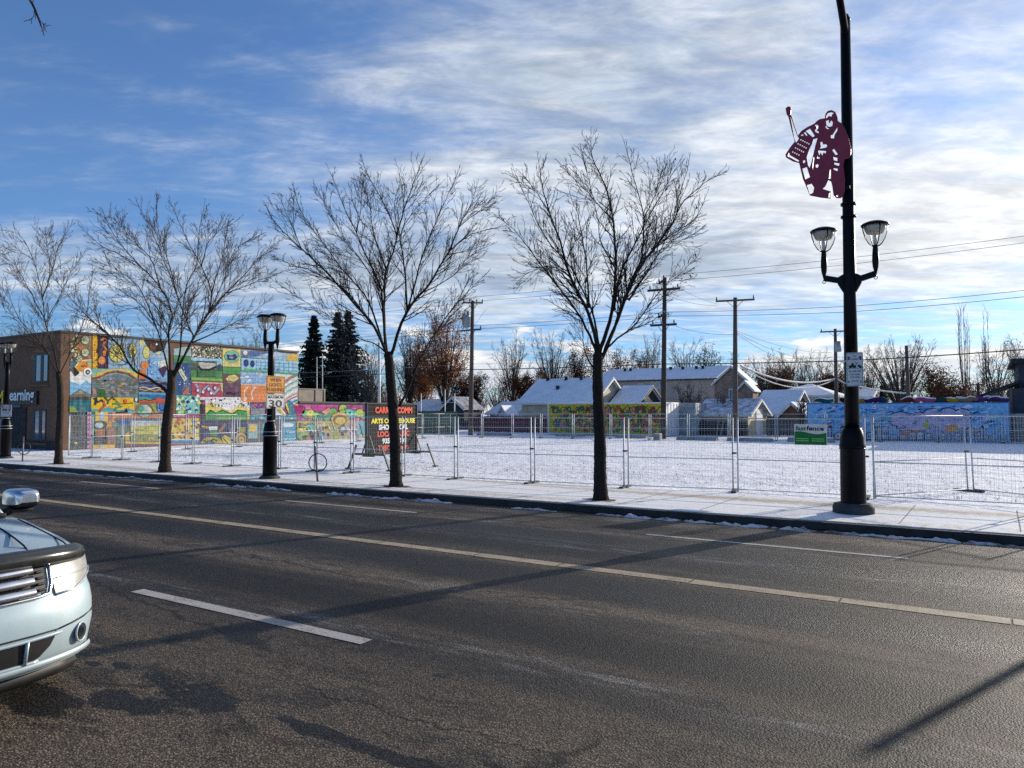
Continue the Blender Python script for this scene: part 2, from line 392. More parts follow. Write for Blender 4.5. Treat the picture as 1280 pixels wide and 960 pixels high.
STAINS_AND_SHADE = [(245, 872, .40, .20), (165, 880, .34, .13), (205, 850, .22, .07), (150, 832, .10, .05), (118, 830, .08, .05), (25, 868, .5, .22), (500, 948, .9, .07)]  # all damp except the last pair: painted car shade, plain dark strip
M_ASPH = asphalt()
def snow_mat(name, dirt, streak, tint=(.80, .81, .83), dcol=(.30, .25, .19), bmp=1.0):
    m, nt, bs = newmat(name)
    p = nt.node('ShaderNodeNewGeometry').outputs['Position']
    a = nt.noise(nt.mapping(p, streak), .7, 6, .62, .2)
    bq = nt.noise(p, 7., 5, .7)
    g = nt.noise(p, 26., 4, .7)
    f = nt.m('ADD', nt.m('MULTIPLY', a, .62), nt.m('MULTIPLY', bq, .38))
    c = nt.mix(nt.sstep(f, dirt, dirt+.14), tint, dcol)
    c = nt.mix(nt.sstep(g, .66, .76, 0., .38), c, (.16, .13, .09))
    nt.l.new(c, bs.inputs['Base Color']); bs.inputs['Roughness'].default_value = .75; bs.inputs['Specular IOR Level'].default_value = .25
    big = nt.noise(nt.mapping(p, (1, .8, 1)), 1.3, 3, .5)
    mid = nt.noise(p, 6., 5, .62)
    foot = nt.node('ShaderNodeTexVoronoi', {'Scale': 2.1, 'Randomness': 1.}); nt.l.new(nt.mapping(p, (1., 1.35, 1)), foot.inputs['Vector'])
    hgt = nt.m('ADD', nt.m('MULTIPLY', big, 1.1), nt.m('ADD', nt.m('MULTIPLY', mid, .62), nt.m('MULTIPLY', g, .06)))
    hgt = nt.m('ADD', hgt, nt.m('MULTIPLY', nt.sstep(foot.outputs['Distance'], .10, .26), .22))
    b = nt.node('ShaderNodeBump', {'Height': hgt, 'Strength': min(1, .55*bmp), 'Distance': .09*bmp}); nt.l.new(b.outputs[0], bs.inputs['Normal'])
    return m
M_LOT = snow_mat('trodden_snow', .60, (.8, .9, 1), (.86, .87, .89), (.36, .31, .24), 1.35)
M_WALK = snow_mat('thin_snow_on_concrete', .475, (.10, 1.5, 1), (.86, .85, .83), (.50, .44, .35), .30)
M_FAR = snow_mat('field_snow', .58, (.3, .3, 1), (.70, .72, .76), (.22, .19, .15), 1.)
M_GUT = snow_mat('dirty_gutter_snow', .46, (1.2, 2, 1), (.62, .62, .64), (.10, .085, .07), 1.2)

# ================================================================== ground, road, kerb, pavement, lot
SL = .025
def YK(x): return 12.6+SL*x                      # far kerb line
XA, XB = -190., 120.
mb = MB(); mb.poly([(-1500, -600, -.16), (1500, -600, -.16), (1500, 3000, -.16), (-1500, 3000, -.16)]); struct(mb, 'ground', M_FAR)
mb = MB()
mb.add([(XA, .45, 0), (XB, .45, 0), (XB, YK(XB), 0), (XA, YK(XA), 0), (XA, .45, -.2), (XB, .45, -.2), (XB, YK(XB), -.2), (XA, YK(XA), -.2)],
       [(0, 1, 2, 3), (4, 5, 1, 0), (6, 7, 3, 2)]); struct(mb, 'road', M_ASPH)
def strip(mb, xa, xb, ya, yb, z0, z1, seg=1):     # slanted slab following the far kerb
    for i in range(seg):
        x0 = xa+(xb-xa)*i/seg; x1 = xa+(xb-xa)*(i+1)/seg
        mb.add([(x0, YK(x0)+ya, z0), (x1, YK(x1)+ya, z0), (x1, YK(x1)+yb, z0), (x0, YK(x0)+yb, z0),
                (x0, YK(x0)+ya, z1), (x1, YK(x1)+ya, z1), (x1, YK(x1)+yb, z1), (x0, YK(x0)+yb, z1)],
               [(0, 3, 2, 1), (4, 5, 6, 7), (0, 1, 5, 4), (1, 2, 6, 5), (2, 3, 7, 6), (3, 0, 4, 7)])
M_KERB = pmat('wet_kerb_concrete', (.030, .028, .027), .7, 0, .4, 4, .5, 60)
mb = MB(); strip(mb, XA, XB, .003, .17, -.18, GZ-.012); struct(mb, 'kerb', M_KERB)
mb = MB(); strip(mb, XA, XB, .12, 3.2, -.19, GZ+.004); struct(mb, 'pavement', M_WALK)
# joints between the pavement slabs
M_JOINT = pmat('joint_grime', (.20, .175, .15), .9, 0, .4, 6)
mb = MB()
for i in range(-40, 30):
    x = i*1.55+.4
    if random.random() < .35: continue
    mb.poly([(x, YK(x)+.35, GZ+.008), (x+.016, YK(x)+.35, GZ+.008), (x+.05, YK(x)+3.1, GZ+.008), (x+.034, YK(x)+3.1, GZ+.008)])
struct(mb, 'pavement_joint', M_JOINT)
mb = MB()
mb.poly([(-150, YK(-150)+3.1, GZ-.004), (90, YK(90)+3.1, GZ-.004), (90, 48.5, GZ-.004), (-150, 48.5, GZ-.004)]); struct(mb, 'snowy_lot', M_LOT)
mb = MB(); mb.poly([(-150, 48.4, GZ-.012), (90, 48.4, GZ-.012), (90, 175, GZ-.012), (-150, 175, GZ-.012)]); struct(mb, 'back_lane', M_FAR)
mb = MB(); mb.box((XA, -4.2, -.17), (XB, .45, .125)); struct(mb, 'near_pavement', M_WALK)
# road markings
def paint_mat(name, col, wear):
    m, nt, bs = newmat(name)
    p = nt.node('ShaderNodeNewGeometry').outputs['Position']
    a = nt.noise(p, 38, 5, .75); b_ = nt.noise(nt.mapping(p, (.8, 2, 1)), 4.5, 6, .7)
    f = nt.sstep(nt.m('ADD', nt.m('MULTIPLY', a, .55), nt.m('MULTIPLY', b_, .45)), wear, wear+.16)
    c = nt.mix(f, col, (.085, .076, .066)); nt.l.new(c, bs.inputs['Base Color'])
    bs.inputs['Roughness'].default_value = .65
    bb = nt.node('ShaderNodeBump', {'Height': a, 'Strength': .7, 'Distance': .006}); nt.l.new(bb.outputs[0], bs.inputs['Normal'])
    return m
M_YEL = paint_mat('worn_yellow_paint', (.40, .315, .20), .465)
M_LINE = paint_mat('worn_white_paint', (.40, .38, .35), .495)
M_LINE2 = paint_mat('faded_white_paint', (.40, .38, .35), .50)
mb = MB()
x = -120.
while x < 60:
    L = random.uniform(.5, 1.9); mb.poly([(x, 7.87+random.uniform(-.012, .012), .004), (x+L-.02, 7.87+random.uniform(-.012, .012), .004), (x+L-.02, 8.07+random.uniform(-.012, .012), .004), (x, 8.07+random.uniform(-.008, .008), .004)]); x += L
struct(mb, 'yellow_line', M_YEL)
mb = MB()
for k in range(-12, 6):
    x0 = -7.45+k*9.2; mb.poly([(x0, 4.42, .004), (x0+3.22, 4.415, .004), (x0+3.22, 4.555, .004), (x0, 4.56, .004)])
struct(mb, 'near_lane_line', M_LINE)
mb = MB()
for k in range(-12, 6):
    x0 = -4.35+k*8.0; mb.poly([(x0, 10.59, .004), (x0+3.5, 10.62, .004), (x0+3.5, 10.72, .004), (x0, 10.69, .004)])
struct(mb, 'far_lane_line', M_LINE2)
M_TAN = pmat('tan_road_sand', (.175, .135, .095), .9, 0, .5, 5, .4, 70, (.3, 2, 1))
# snow left along the gutter and on the pavement edge
def ridge(name, xa, xb, off, wid, hgt, seed, dens, lab=None):
    rr = random.Random(seed); mb = MB(); x = xa
    while x < xb:
        L = rr.uniform(.4, 1.5)
        if rr.random() < dens:
            n = max(8, int(L/.045)); m_ = 6; o = len(mb.v); hh = hgt*rr.uniform(.5, 1.3); ww = wid*rr.uniform(.6, 1.2)
            ph = [rr.uniform(0, 6) for _ in range(4)]
            for i in range(n+1):
                t = i/n; xx = x+L*t; env = math.sin(math.pi*min(1, max(0, t)))**.5
                jit = .5+.5*math.sin(9*t+ph[0])*math.sin(23*t+ph[1])+rr.uniform(-.22, .22)
                c_ = off+.04*math.sin(7*t+ph[2])
                for j in range(m_+1):
                    s_ = j/m_*2-1
                    mb.v.append((xx, YK(xx)+c_+s_*ww*.5*(.4+.6*env)+rr.uniform(-.01, .01), max(-.01, hh*env*jit*(1-s_*s_)-.004)))
            for i in range(n):
                for j in range(m_):
                    a = o+i*(m_+1)+j; mb.f.append((a, a+m_+1, a+m_+2, a+1)); mb.c.append((.8, .8, .8)); mb.sm.append(True)
        x += L*rr.uniform(.75, 1.1)
    o = mb.build(name, M_GUT); o['kind'] = 'stuff'; o['label'] = lab; o['category'] = 'snow'; return o
ridge('gutter_snow', -60, 12, -.19, .28, .062, 3, .82, 'broken line of dirty snow lying in the gutter along the far kerb')
mb = MB()
# ================================================================== trees
def bark(name, base, var=.35):
    return pmat(name, base, .95, 0, var, 9, 1., 34, (6, 6, 1.0), spec=.15)
M_BARK = bark('elm_bark', (.030, .025, .022)); M_TWIG = pmat('elm_twigs', (.042, .035, .030), .9, 0, .3, 3, spec=.15)
M_BARKB = bark('sunlit_elm_bark', (.058, .042, .031)); M_TWIGB = pmat('sunlit_elm_twigs', (.090, .072, .058), .9, 0, .3, 3, spec=.2)  # lighter brown than the other elms, sunlight put into the colour
M_BARKG = bark('grey_bark', (.075, .066, .058)); M_TWIGG = pmat('grey_twigs', (.115, .098, .085), .9, 0, .3, 3, spec=.15)
M_TWIGR = pmat('red_brown_twigs', (.085, .050, .038), .9, 0, .4, 3, spec=.15)
def rand_perp(d, rng):
    v = Vector((rng.uniform(-1, 1), rng.uniform(-1, 1), rng.uniform(-1, 1)))
    v = v-d*v.dot(d)
    return v.normalized() if v.length > 1e-4 else d.orthogonal().normalized()
def grow(mb, p, d, L, r, lvl, mx, rng, P, tips=None):
    n = max(2, min(7, int(L/P['seg'])+1)); st = L/n
    path = [p.copy()]; dirs = [d.copy()]; q = p.copy(); e = d.copy()
    for i in range(n):
        e = (e+rand_perp(e, rng)*rng.uniform(0, P['wig'])+Vector((0, 0, P['up']))).normalized()
        q = q+e*st; path.append(q.copy()); dirs.append(e.copy())
    r1 = max(P['rmin'], r*.35)
    rad = [r+(r1-r)*i/n for i in range(n+1)]
    mb.tube(path, rad, 3 if r < .02*P['k'] else 5, cap=False)
    if tips is not None and lvl == mx: tips.append((path[-1], dirs[-1])); tips.append((path[len(path)//2], dirs[-1]))
    if lvl < mx:
        nc = max(2, int(P['dens'][lvl]*L+rng.random()))
        for c in range(nc):
            t = P['t0']+(1-P['t0'])*(c+rng.random())/nc
            k = min(n-1, int(t*n)); f = t*n-k
            bp = path[k].lerp(path[k+1], min(1, f)); bd = dirs[k]
            ang = rng.uniform(P['a0'], P['a1'])
            nd = (bd*math.cos(ang)+rand_perp(bd, rng)*math.sin(ang)).normalized()
            cl = L*rng.uniform(P['l0'], P['l1'])*(1.12-.55*t)
            grow(mb, bp, nd, max(cl, P['lmin']), max(P['rmin'], min(rad[k]*.62, r*.6)), lvl+1, mx, rng, P, tips)
def limb_children(mb, path, rad, rng, P, mx, every, len0, tips=None, t0=.22):
    """side branches along a drawn limb"""
    acc = [0.]
    for a, b in zip(path, path[1:]): acc.append(acc[-1]+(b-a).length)
    T = acc[-1]; s_ = T*t0+rng.random()*every
    while s_ < T:
        k = max(i for i in range(len(acc)-1) if acc[i] <= s_); f = (s_-acc[k])/(acc[k+1]-acc[k]+1e-6)
        bp = path[k].lerp(path[k+1], f); bd = (path[k+1]-path[k]).normalized(); r = rad[k]+(rad[k+1]-rad[k])*f
        ang = rng.uniform(.35, .85)
        nd = (bd*math.cos(ang)+rand_perp(bd, rng)*math.sin(ang)).normalized()
        t = s_/T
        L = len0*rng.uniform(.55, 1.15)*(1.15-.86*t)
        grow(mb, bp, nd, L, max(P['rmin']*1.3, min(r*.55, .016)), 1, mx, rng, P, tips)
        s_ += every*rng.uniform(.5, 1.5)
    grow(mb, path[-1], (path[-1]-path[-2]).normalized(), len0*.26, max(P['rmin'], rad[-1]), 2, mx, rng, P, tips)
PT_ = dict(seg=.16, wig=.12, up=.085, rmin=.0035, dens={0: 4, 1: 6.5, 2: 8.0, 3: 8}, t0=.10, a0=.30, a1=.75, l0=.32, l1=.55, lmin=.07, k=1.)
def smooth_path(pts, sub=4):
    out = []
    n = len(pts)
    for i in range(n-1):
        p0 = pts[max(0, i-1)]; p1 = pts[i]; p2 = pts[i+1]; p3 = pts[min(n-1, i+2)]
        for j in range(sub):
            t = j/sub
            out.append(.5*((2*p1)+(-p0+p2)*t+(2*p0-5*p1+4*p2-p3)*t*t+(-p0+3*p1-3*p2+p3)*t**3))
    out.append(pts[-1].copy()); return out
pits = []
def street_tree(name, base_px, trunk, rb, limbs, label, seed, mats, P=PT_, every=.088, len0=1.0, gap_r=1.0, nmore=0, leaves=None, ground=True, gz=GZ):
    rng = random.Random(seed)
    b = G(base_px[0], base_px[1], gz)
    fwd = Vector((FW[0], FW[1], 0)).normalized()
    Z0 = (b-Vector((0, 0, HC))).dot(Vector(FW))
    root = thing(name, b, label, 'tree', 'bare elms along the pavement')
    tp = [b]+[AD(x, y, Z0) for (x, y) in trunk]
    for p in tp[1:]: p += fwd*rng.uniform(-.03, .03)
    H = tp[-1].z-b.z
    tp = smooth_path(tp, 5)
    rad = []
    for i, p in enumerate(tp):
        t = i/(len(tp)-1); rad.append(rb*(1.28-.28*min(1, t*9))*(1-.30*t)*(1+rng.uniform(-.035, .035))*(1 if t < .93 else 1-(t-.93)*9))
    mb = MB(); tq = []; rq = []
    for a_, b_, ra, rb_ in zip(tp, tp[1:], rad, rad[1:]):
        for j in range(3): tq.append(a_.lerp(b_, j/3)); rq.append(ra+(rb_-ra)*j/3)
    tq.append(tp[-1]); rq.append(rad[-1])
    mb.tube(tq, rq, 20, cap=True, rough=.055, rng=rng)
    for _ in range(26):                                     # short shoots on the trunk
        k = rng.randrange(2, len(tq)-3); d_ = (rand_perp(Vector((0, 0, 1)), rng)+Vector((0, 0, rng.uniform(.2, .9)))).normalized(); p_ = tq[k]+d_*rq[k]*.7; L_ = rng.uniform(.04, .14)+rq[k]*.3
        mb.tube([p_, p_+d_*L_], [.007, .003], 3, cap=False)
    tr = mb.build('trunk', mats[0], root)
    pits.append((b, rng.uniform(.30, .42)))
    mb = MB(); cr = MB(); tips = []
    NL = len(limbs)
    for li, (r0, pts) in enumerate(limbs):
        s = ((li*0.618+rng.random()*.25) % 1.0)*2-1            # how far the limb leans towards or away from the street
        world = []
        n = len(pts)
        if math.hypot(pts[0][0]-trunk[-1][0], pts[0][1]-trunk[-1][1]) < 24: world.append(tp[-5]+Vector((rng.uniform(-.04, .04), rng.uniform(-.03, .03), 0)))
        for i, (x, y) in enumerate(pts):
            t = i/(n-1)
            world.append(AD(x, y, Z0+s*1.55*t**1.2))
        path = smooth_path(world, 4)
        for p in path[2:]: p += Vector((rng.uniform(-1, 1), rng.uniform(-1, 1), rng.uniform(-1, 1)))*.012
        K = len(path)-1
        rr = [max(.0055, r0*.76*(1-.93*(i/K)**.60)) for i in range(K+1)]
        mb.tube(path, rr, 7, cap=True)
        limb_children(cr, path, rr, rng, P, 3, every, len0, tips)
    mb.build('limbs', mats[0], root)
    co = cr.build('crown', mats[1], root)
    if leaves:
        lm = MB(); rng.shuffle(tips)
        for (p, d) in tips[:leaves[0]]:
            L = rng.uniform(.03, .06); u = rand_perp(d, rng)*L*.35; q = p+Vector((rng.uniform(-.3, .3), rng.uniform(-.3, .3), -1)).normalized()*L*1.3
            m_ = (p+q)/2; lm.add([p, m_+u, q, m_-u], [(0, 1, 2, 3)])
        lm.build('leaves', leaves[1], root)
    return root
def cp(ox, oy, k, pts): return [(ox+x/k, oy+y/k) for x, y in pts]
M_LEAFD = pmat('dry_leaf', (.05, .03, .02), .9, 0, .4, 3)
# elm with leafless vase crown, right of the message board (traced limbs hold real depth)
q = lambda *p: cp(620, 160, 3.2, p)
street_tree('elm_tree', (751, 625), [(750, 590), (750, 550), (748, 500), (747, 462), (748, 436)], .132, [
 (.075, q((405, 890), (370, 740), (300, 600), (265, 480), (215, 340), (185, 230), (175, 150))),
 (.055, q((395, 880), (345, 770), (260, 650), (150, 510), (85, 420), (20, 365))),
 (.05, q((410, 885), (398, 790), (370, 700), (300, 560), (200, 440), (130, 300), (80, 190))),
 (.08, q((420, 880), (465, 730), (478, 560), (470, 380), (440, 240), (385, 120), (380, 40))),
 (.065, q((440, 885), (500, 720), (545, 600), (580, 520), (590, 360), (545, 180), (520, 80))),
 (.06, q((440, 880), (530, 660), (580, 550), (680, 420), (740, 310), (810, 240), (880, 190))),
 (.04, q((465, 860), (560, 780), (650, 660), (740, 580), (800, 520))),
 (.035, q((372, 720), (365, 580), (345, 440), (325, 340), (300, 280))),
 (.04, q((470, 730), (500, 580), (570, 440), (640, 300), (720, 160))),
 (.022, q((470, 370), (420, 320), (350, 240), (270, 160))),
 (.03, q((545, 600), (620, 500), (700, 430), (790, 370), (830, 300))),
 (.03, q((390, 960), (360, 910), (349, 850), (345, 790), (330, 700))),
 (.03, q((530, 690), (610, 570), (680, 440), (730, 280), (770, 150))),
 (.025, q((478, 560), (420, 460), (400, 330), (350, 120))),
 (.022, q((300, 600), (240, 560), (170, 560), (100, 600))),
 (.02, q((580, 550), (650, 470), (740, 450), (800, 430))),
 (.02, q((590, 360), (640, 260), (670, 150))),
 (.02, q((215, 340), (150, 240), (110, 190))),
], 'dark bare elm standing between the message board and the painted yellow container', 11, (M_BARK, M_TWIG), leaves=(60, M_LEAFD))
q = lambda *p: cp(330, 190, 3.2, p)
street_tree('elm_tree', (495, 608), [(494, 580), (493, 540), (490, 500), (488, 470), (486, 448), (483, 440)], .135, [
 (.07, q((500, 830), (440, 700), (330, 570), (230, 460), (130, 370), (60, 300), (20, 240))),
 (.05, q((480, 790), (420, 600), (330, 490), (240, 370), (150, 240), (125, 160))),
 (.055, q((485, 790), (470, 560), (420, 440), (370, 320), (310, 200), (270, 90))),
 (.07, q((490, 800), (480, 620), (490, 470), (530, 340), (480, 210), (430, 120), (395, 40))),
 (.035, q((530, 340), (560, 230), (600, 120), (630, 40))),
 (.08, q((505, 820), (570, 640), (660, 530), (740, 400), (830, 330), (940, 300))),
 (.035, q((740, 400), (780, 300), (830, 200), (850, 140))),
 (.04, q((573, 640), (560, 450), (545, 340), (590, 250), (690, 140))),
 (.035, q((575, 630), (640, 400), (700, 250), (770, 100))),
 (.05, [(499, 508), (512, 482), (525, 450), (545, 415), (575, 375), (605, 345)]),
 (.028, q((440, 765), (370, 740), (250, 650), (150, 590), (60, 530))),
 (.035, q((430, 690), (320, 550), (200, 480), (110, 450), (30, 415))),
 (.025, q((730, 410), (800, 400), (880, 375))),
 (.025, q((475, 560), (380, 420), (320, 350), (220, 160))),
 (.025, q((490, 470), (440, 330), (420, 200), (390, 110))),
 (.022, q((640, 560), (750, 500), (820, 420), (890, 380))),
 (.022, q((370, 320), (390, 200), (380, 110))),
 (.022, q((150, 390), (100, 270), (70, 200))),
 (.02, q((780, 300), (840, 250), (915, 205))),
 (.022, q((545, 340), (520, 230), (540, 130))),
 (.025, q((620, 830), (700, 700), (790, 570), (830, 480))),
], 'dark bare elm whose trunk crosses the front of the black message board', 23, (M_BARK, M_TWIG))
q = lambda *p: cp(80, 240, 3.556, p)
street_tree('elm_tree', (206, 590), [(207, 560), (209, 530), (212, 500), (214, 478), (213, 462)], .150, [
 (.075, [(212, 492), (187, 473), (167, 462), (150, 434), (128, 411), (112, 398), (95, 380), (72, 353)]),
 (.055, q((470, 830), (440, 700), (410, 600), (350, 510), (270, 450), (180, 400))),
 (.06, q((475, 830), (465, 620), (480, 540), (430, 430), (340, 330), (250, 280), (170, 240), (100, 180))),
 (.06, q((480, 820), (570, 660), (555, 600), (500, 450), (450, 320), (390, 170), (330, 60))),
 (.075, q((485, 830), (580, 640), (640, 540), (655, 450), (610, 330), (540, 200), (480, 60))),
 (.04, q((640, 540), (720, 450), (800, 370), (870, 290), (940, 230))),
 (.035, q((570, 670), (700, 610), (800, 560), (900, 490))),
 (.045, q((515, 720), (525, 560), (545, 420), (590, 320), (600, 180), (620, 80))),
 (.03, q((655, 450), (700, 300), (730, 150))),
 (.03, q((430, 430), (380, 290), (280, 200), (235, 105))),
 (.03, q((500, 450), (470, 330), (420, 180), (410, 40))),
 (.03, q((410, 600), (330, 420), (220, 340), (150, 310))),
 (.028, q((640, 540), (700, 420), (760, 260), (850, 200))),
 (.025, q((610, 330), (640, 230), (690, 170), (715, 140))),
 (.025, q((340, 330), (250, 230), (190, 140), (150, 95))),
 (.02, q((350, 510), (290, 520), (220, 540))),
 (.025, q((720, 450), (830, 410), (920, 360))),
], 'sunlit brown bare elm in front of the colourful wall murals', 37, (M_BARKB, M_TWIGB), every=.115, len0=1.2, P=dict(PT_, rmin=.0042))
q = lambda *p: cp(0, 270, 4.57, p)
street_tree('elm_tree', (73, 580), [(74, 550), (76, 515), (76, 490), (74, 474), (72, 465)], .118, [
 (.055, q((335, 890), (310, 770), (260, 610), (245, 460), (190, 250), (130, 130), (75, 90))),
 (.035, q((245, 460), (300, 310), (330, 190), (400, 60))),
 (.045, q((330, 910), (260, 760), (190, 680), (110, 590), (30, 540), (0, 430))),
 (.03, q((240, 560), (160, 410), (90, 290), (0, 210))),
 (.04, q((345, 900), (420, 740), (490, 570), (510, 420), (530, 330))),
 (.025, q((260, 610), (330, 480), (400, 330), (470, 230))),
 (.02, q((330, 820), (380, 740), (470, 690))),
 (.022, q((190, 250), (140, 220), (60, 180))),
 (.022, q((300, 310), (270, 200), (265, 100))),
 (.02, q((310, 770), (220, 740), (185, 790))),
 (.022, q((110, 590), (60, 480), (10, 410))),
], 'slender brown bare elm at the corner of the brown learning centre', 41, (M_BARKB, M_TWIGB), every=.115, len0=1.15, P=dict(PT_, rmin=.0042))

M_SOIL = pmat('frozen_tree_pit_soil', (.085, .066, .050), .95, 0, .45, 9, .6, 50)
mb = MB(); rp = random.Random(4)
for (b, r_) in pits:
    mb.poly([(b.x+r_*rp.uniform(.65, 1.15)*1.25*math.cos(i*.2856), b.y+r_*rp.uniform(.65, 1.15)*.8*math.sin(i*.2856), GZ+.007) for i in range(22)])
struct(mb, 'tree_pit_soil', M_SOIL)
# ---- the elm on our own pavement
def free_tree(base, H, seed, mats, label, group, spread=.42, rb=.13, trunk_h=.3, nl=9, name='elm_tree', P=PT_, every=.22, len0=.95, extra=None, leaves=None, mx=3):
    rng = random.Random(seed); b = Vector(base)
    root = thing(name, b, label, 'tree', group)
    mb = MB(); cr = MB(); tips = []
    th = H*trunk_h; tp = [b, b+Vector((.02, .03, th*.35)), b+Vector((.05, .01, th*.7)), b+Vector((.04, 0, th))]
    tp = smooth_path(tp, 4); K = len(tp)-1
    mb.tube(tp, [rb*(1.25-.25*min(1, i/K*6))*(1-.35*i/K) for i in range(K+1)], 12 if P['k'] <= 1 else 7)
    mb.build('trunk', mats[0], root)
    mb = MB()
    for i in range(nl):
        a = 2*math.pi*(i*.381966)+rng.uniform(-.3, .3); out = H*spread*rng.uniform(.35, 1.)*(1 if i else .1); top = H*rng.uniform(.78, 1.0) if out < H*spread*.7 else H*rng.uniform(.62, .9)
        s = b+Vector((.04, 0, th*rng.uniform(.8, .99)))
        pts = [s]
        for t in (.3, .6, .82, 1.):
            rr = out*t**1.05
            pts.append(Vector((b.x+math.cos(a)*rr+rng.uniform(-.05, .05)*H*.4*t, b.y+math.sin(a)*rr+rng.uniform(-.05, .05)*H*.4*t, s.z+(b.z+top-s.z)*t**.85)))
        path = smooth_path(pts, 4); K = len(path)-1
        r0 = rb*rng.uniform(.35, .55)
        rad = [max(P['rmin']*1.5, r0*(1-.92*(j/K)**.65)) for j in range(K+1)]
        mb.tube(path, rad, 6); limb_children(cr, path, rad, rng, P, mx, every, len0, tips, .15)
    for pts in (extra or []):
        path = smooth_path([Vector(p) for p in pts], 4); K = len(path)-1
        rad = [.05*(1-.93*(j/K)**.8)+.003 for j in range(K+1)]
        mb.tube(path, rad, 6); limb_children(cr, path, rad, rng, dict(P, up=-.06), mx, every*1.1, len0*.5, tips, .35)
    mb.build('limbs', mats[0], root); cr.build('crown', mats[1], root)
    if leaves:
        lm = MB(); rng.shuffle(tips); cnt, sz, mt = leaves
        k = 0
        while k < cnt:
            p, d = tips[k % len(tips)]; k += 1
            p = p+Vector((rng.gauss(0, 1), rng.gauss(0, 1), rng.gauss(0, 1)))*sz*1.6
            dd = Vector((rng.uniform(-1, 1), rng.uniform(-1, 1), rng.uniform(-1, .3))).normalized(); u = rand_perp(dd, rng)*sz*.4; qn = p+dd*sz; m_ = (p+qn)/2
            lm.add([p, m_+u, qn, m_-u], [(0, 1, 2, 3)])
        lm.build('leaves', mt, root)
    return root
# (the post that throws its shadow in from the right stands in the street furniture part)
tg = AD(20, -25, 8.2); tg2 = AD(40, 4, 7.9); tg3 = AD(52, 34, 7.75)
nb = Vector((-9.2, -1.6, .125))
free_tree(nb, 7.5, 61, (M_BARK, M_TWIG), 'bare elm on the near pavement whose twig tips hang into view', 'bare elms along the near pavement', spread=.2, nl=5,
          extra=[[nb+Vector((0, 0, 2.2)), nb+Vector((.1, 1.6, 4.6)), nb+Vector((.35, 3.6, 6.0)), tg+Vector((-.3, .2, .5)), tg, tg2, tg3]])

# ---- background trees: prototypes, then placed copies
PB = dict(seg=.5, wig=.25, up=.07, rmin=.011, dens={0: 1.4, 1: 1.7, 2: 2.2, 3: 2}, t0=.15, a0=.4, a1=.95, l0=.34, l1=.58, lmin=.3, k=3.)
M_RUST = leafmat('rust_leaves', (.30, .125, .052))
M_BROWNL = leafmat('brown_leaves', (.085, .043, .030))
M_DKNEEDLE = pmat('spruce_needles', (.016, .024, .018), .9, 0, .45, 1.2, spec=.2)
M_GYNEEDLE = pmat('frosted_spruce_needles', (.055, .062, .062), .9, 0, .45, 1.2, spec=.2)
BGG = 'bare trees behind the houses'
FIRST = {}
def bg(kind, px, top, Y, wpx, label, seed, group=BGG, lf=1.):
    """one background tree of its own at street depth Y, as tall and wide as seen"""
    b = AY(px, 548, Y); b.z = GZ; t = AY(px, top, Y); H = t.z-GZ
    scale_px = F/((b-Vector((0, 0, HC))).dot(Vector(FW)))
    spread = (wpx/scale_px)/2/H
    k = kind
    if k in ('bare', 'grey', 'red'):
        mats = {'bare': (M_BARKG, M_TWIGG), 'grey': (M_BARKB, M_TWIGG), 'red': (M_BARK, M_TWIGR)}[k]
        big = px == 1128
        return free_tree(b, H, seed, mats, label, group, spread*(1.1 if big else .95), rb=max(.12, H*.020)*(1.5 if big else 1), trunk_h=.12 if big else .20, nl=26 if big else 15, name='bare_tree', P=PB, every=.42, len0=H*.22, mx=3)
    if k in ('rust', 'brown'):
        mt = M_RUST if k == 'rust' else M_BROWNL
        n = int((9500 if k == 'rust' else 8000)*lf)
        return free_tree(b, H, seed, (M_BARKG if k == 'rust' else M_BARK, M_TWIGR), label, group, spread*.95, rb=max(.12, H*.022), trunk_h=.16, nl=15, name='leafy_tree', P=PB, every=.55, len0=H*.24, leaves=(n, .15 if k == 'rust' else .16, mt), mx=3)
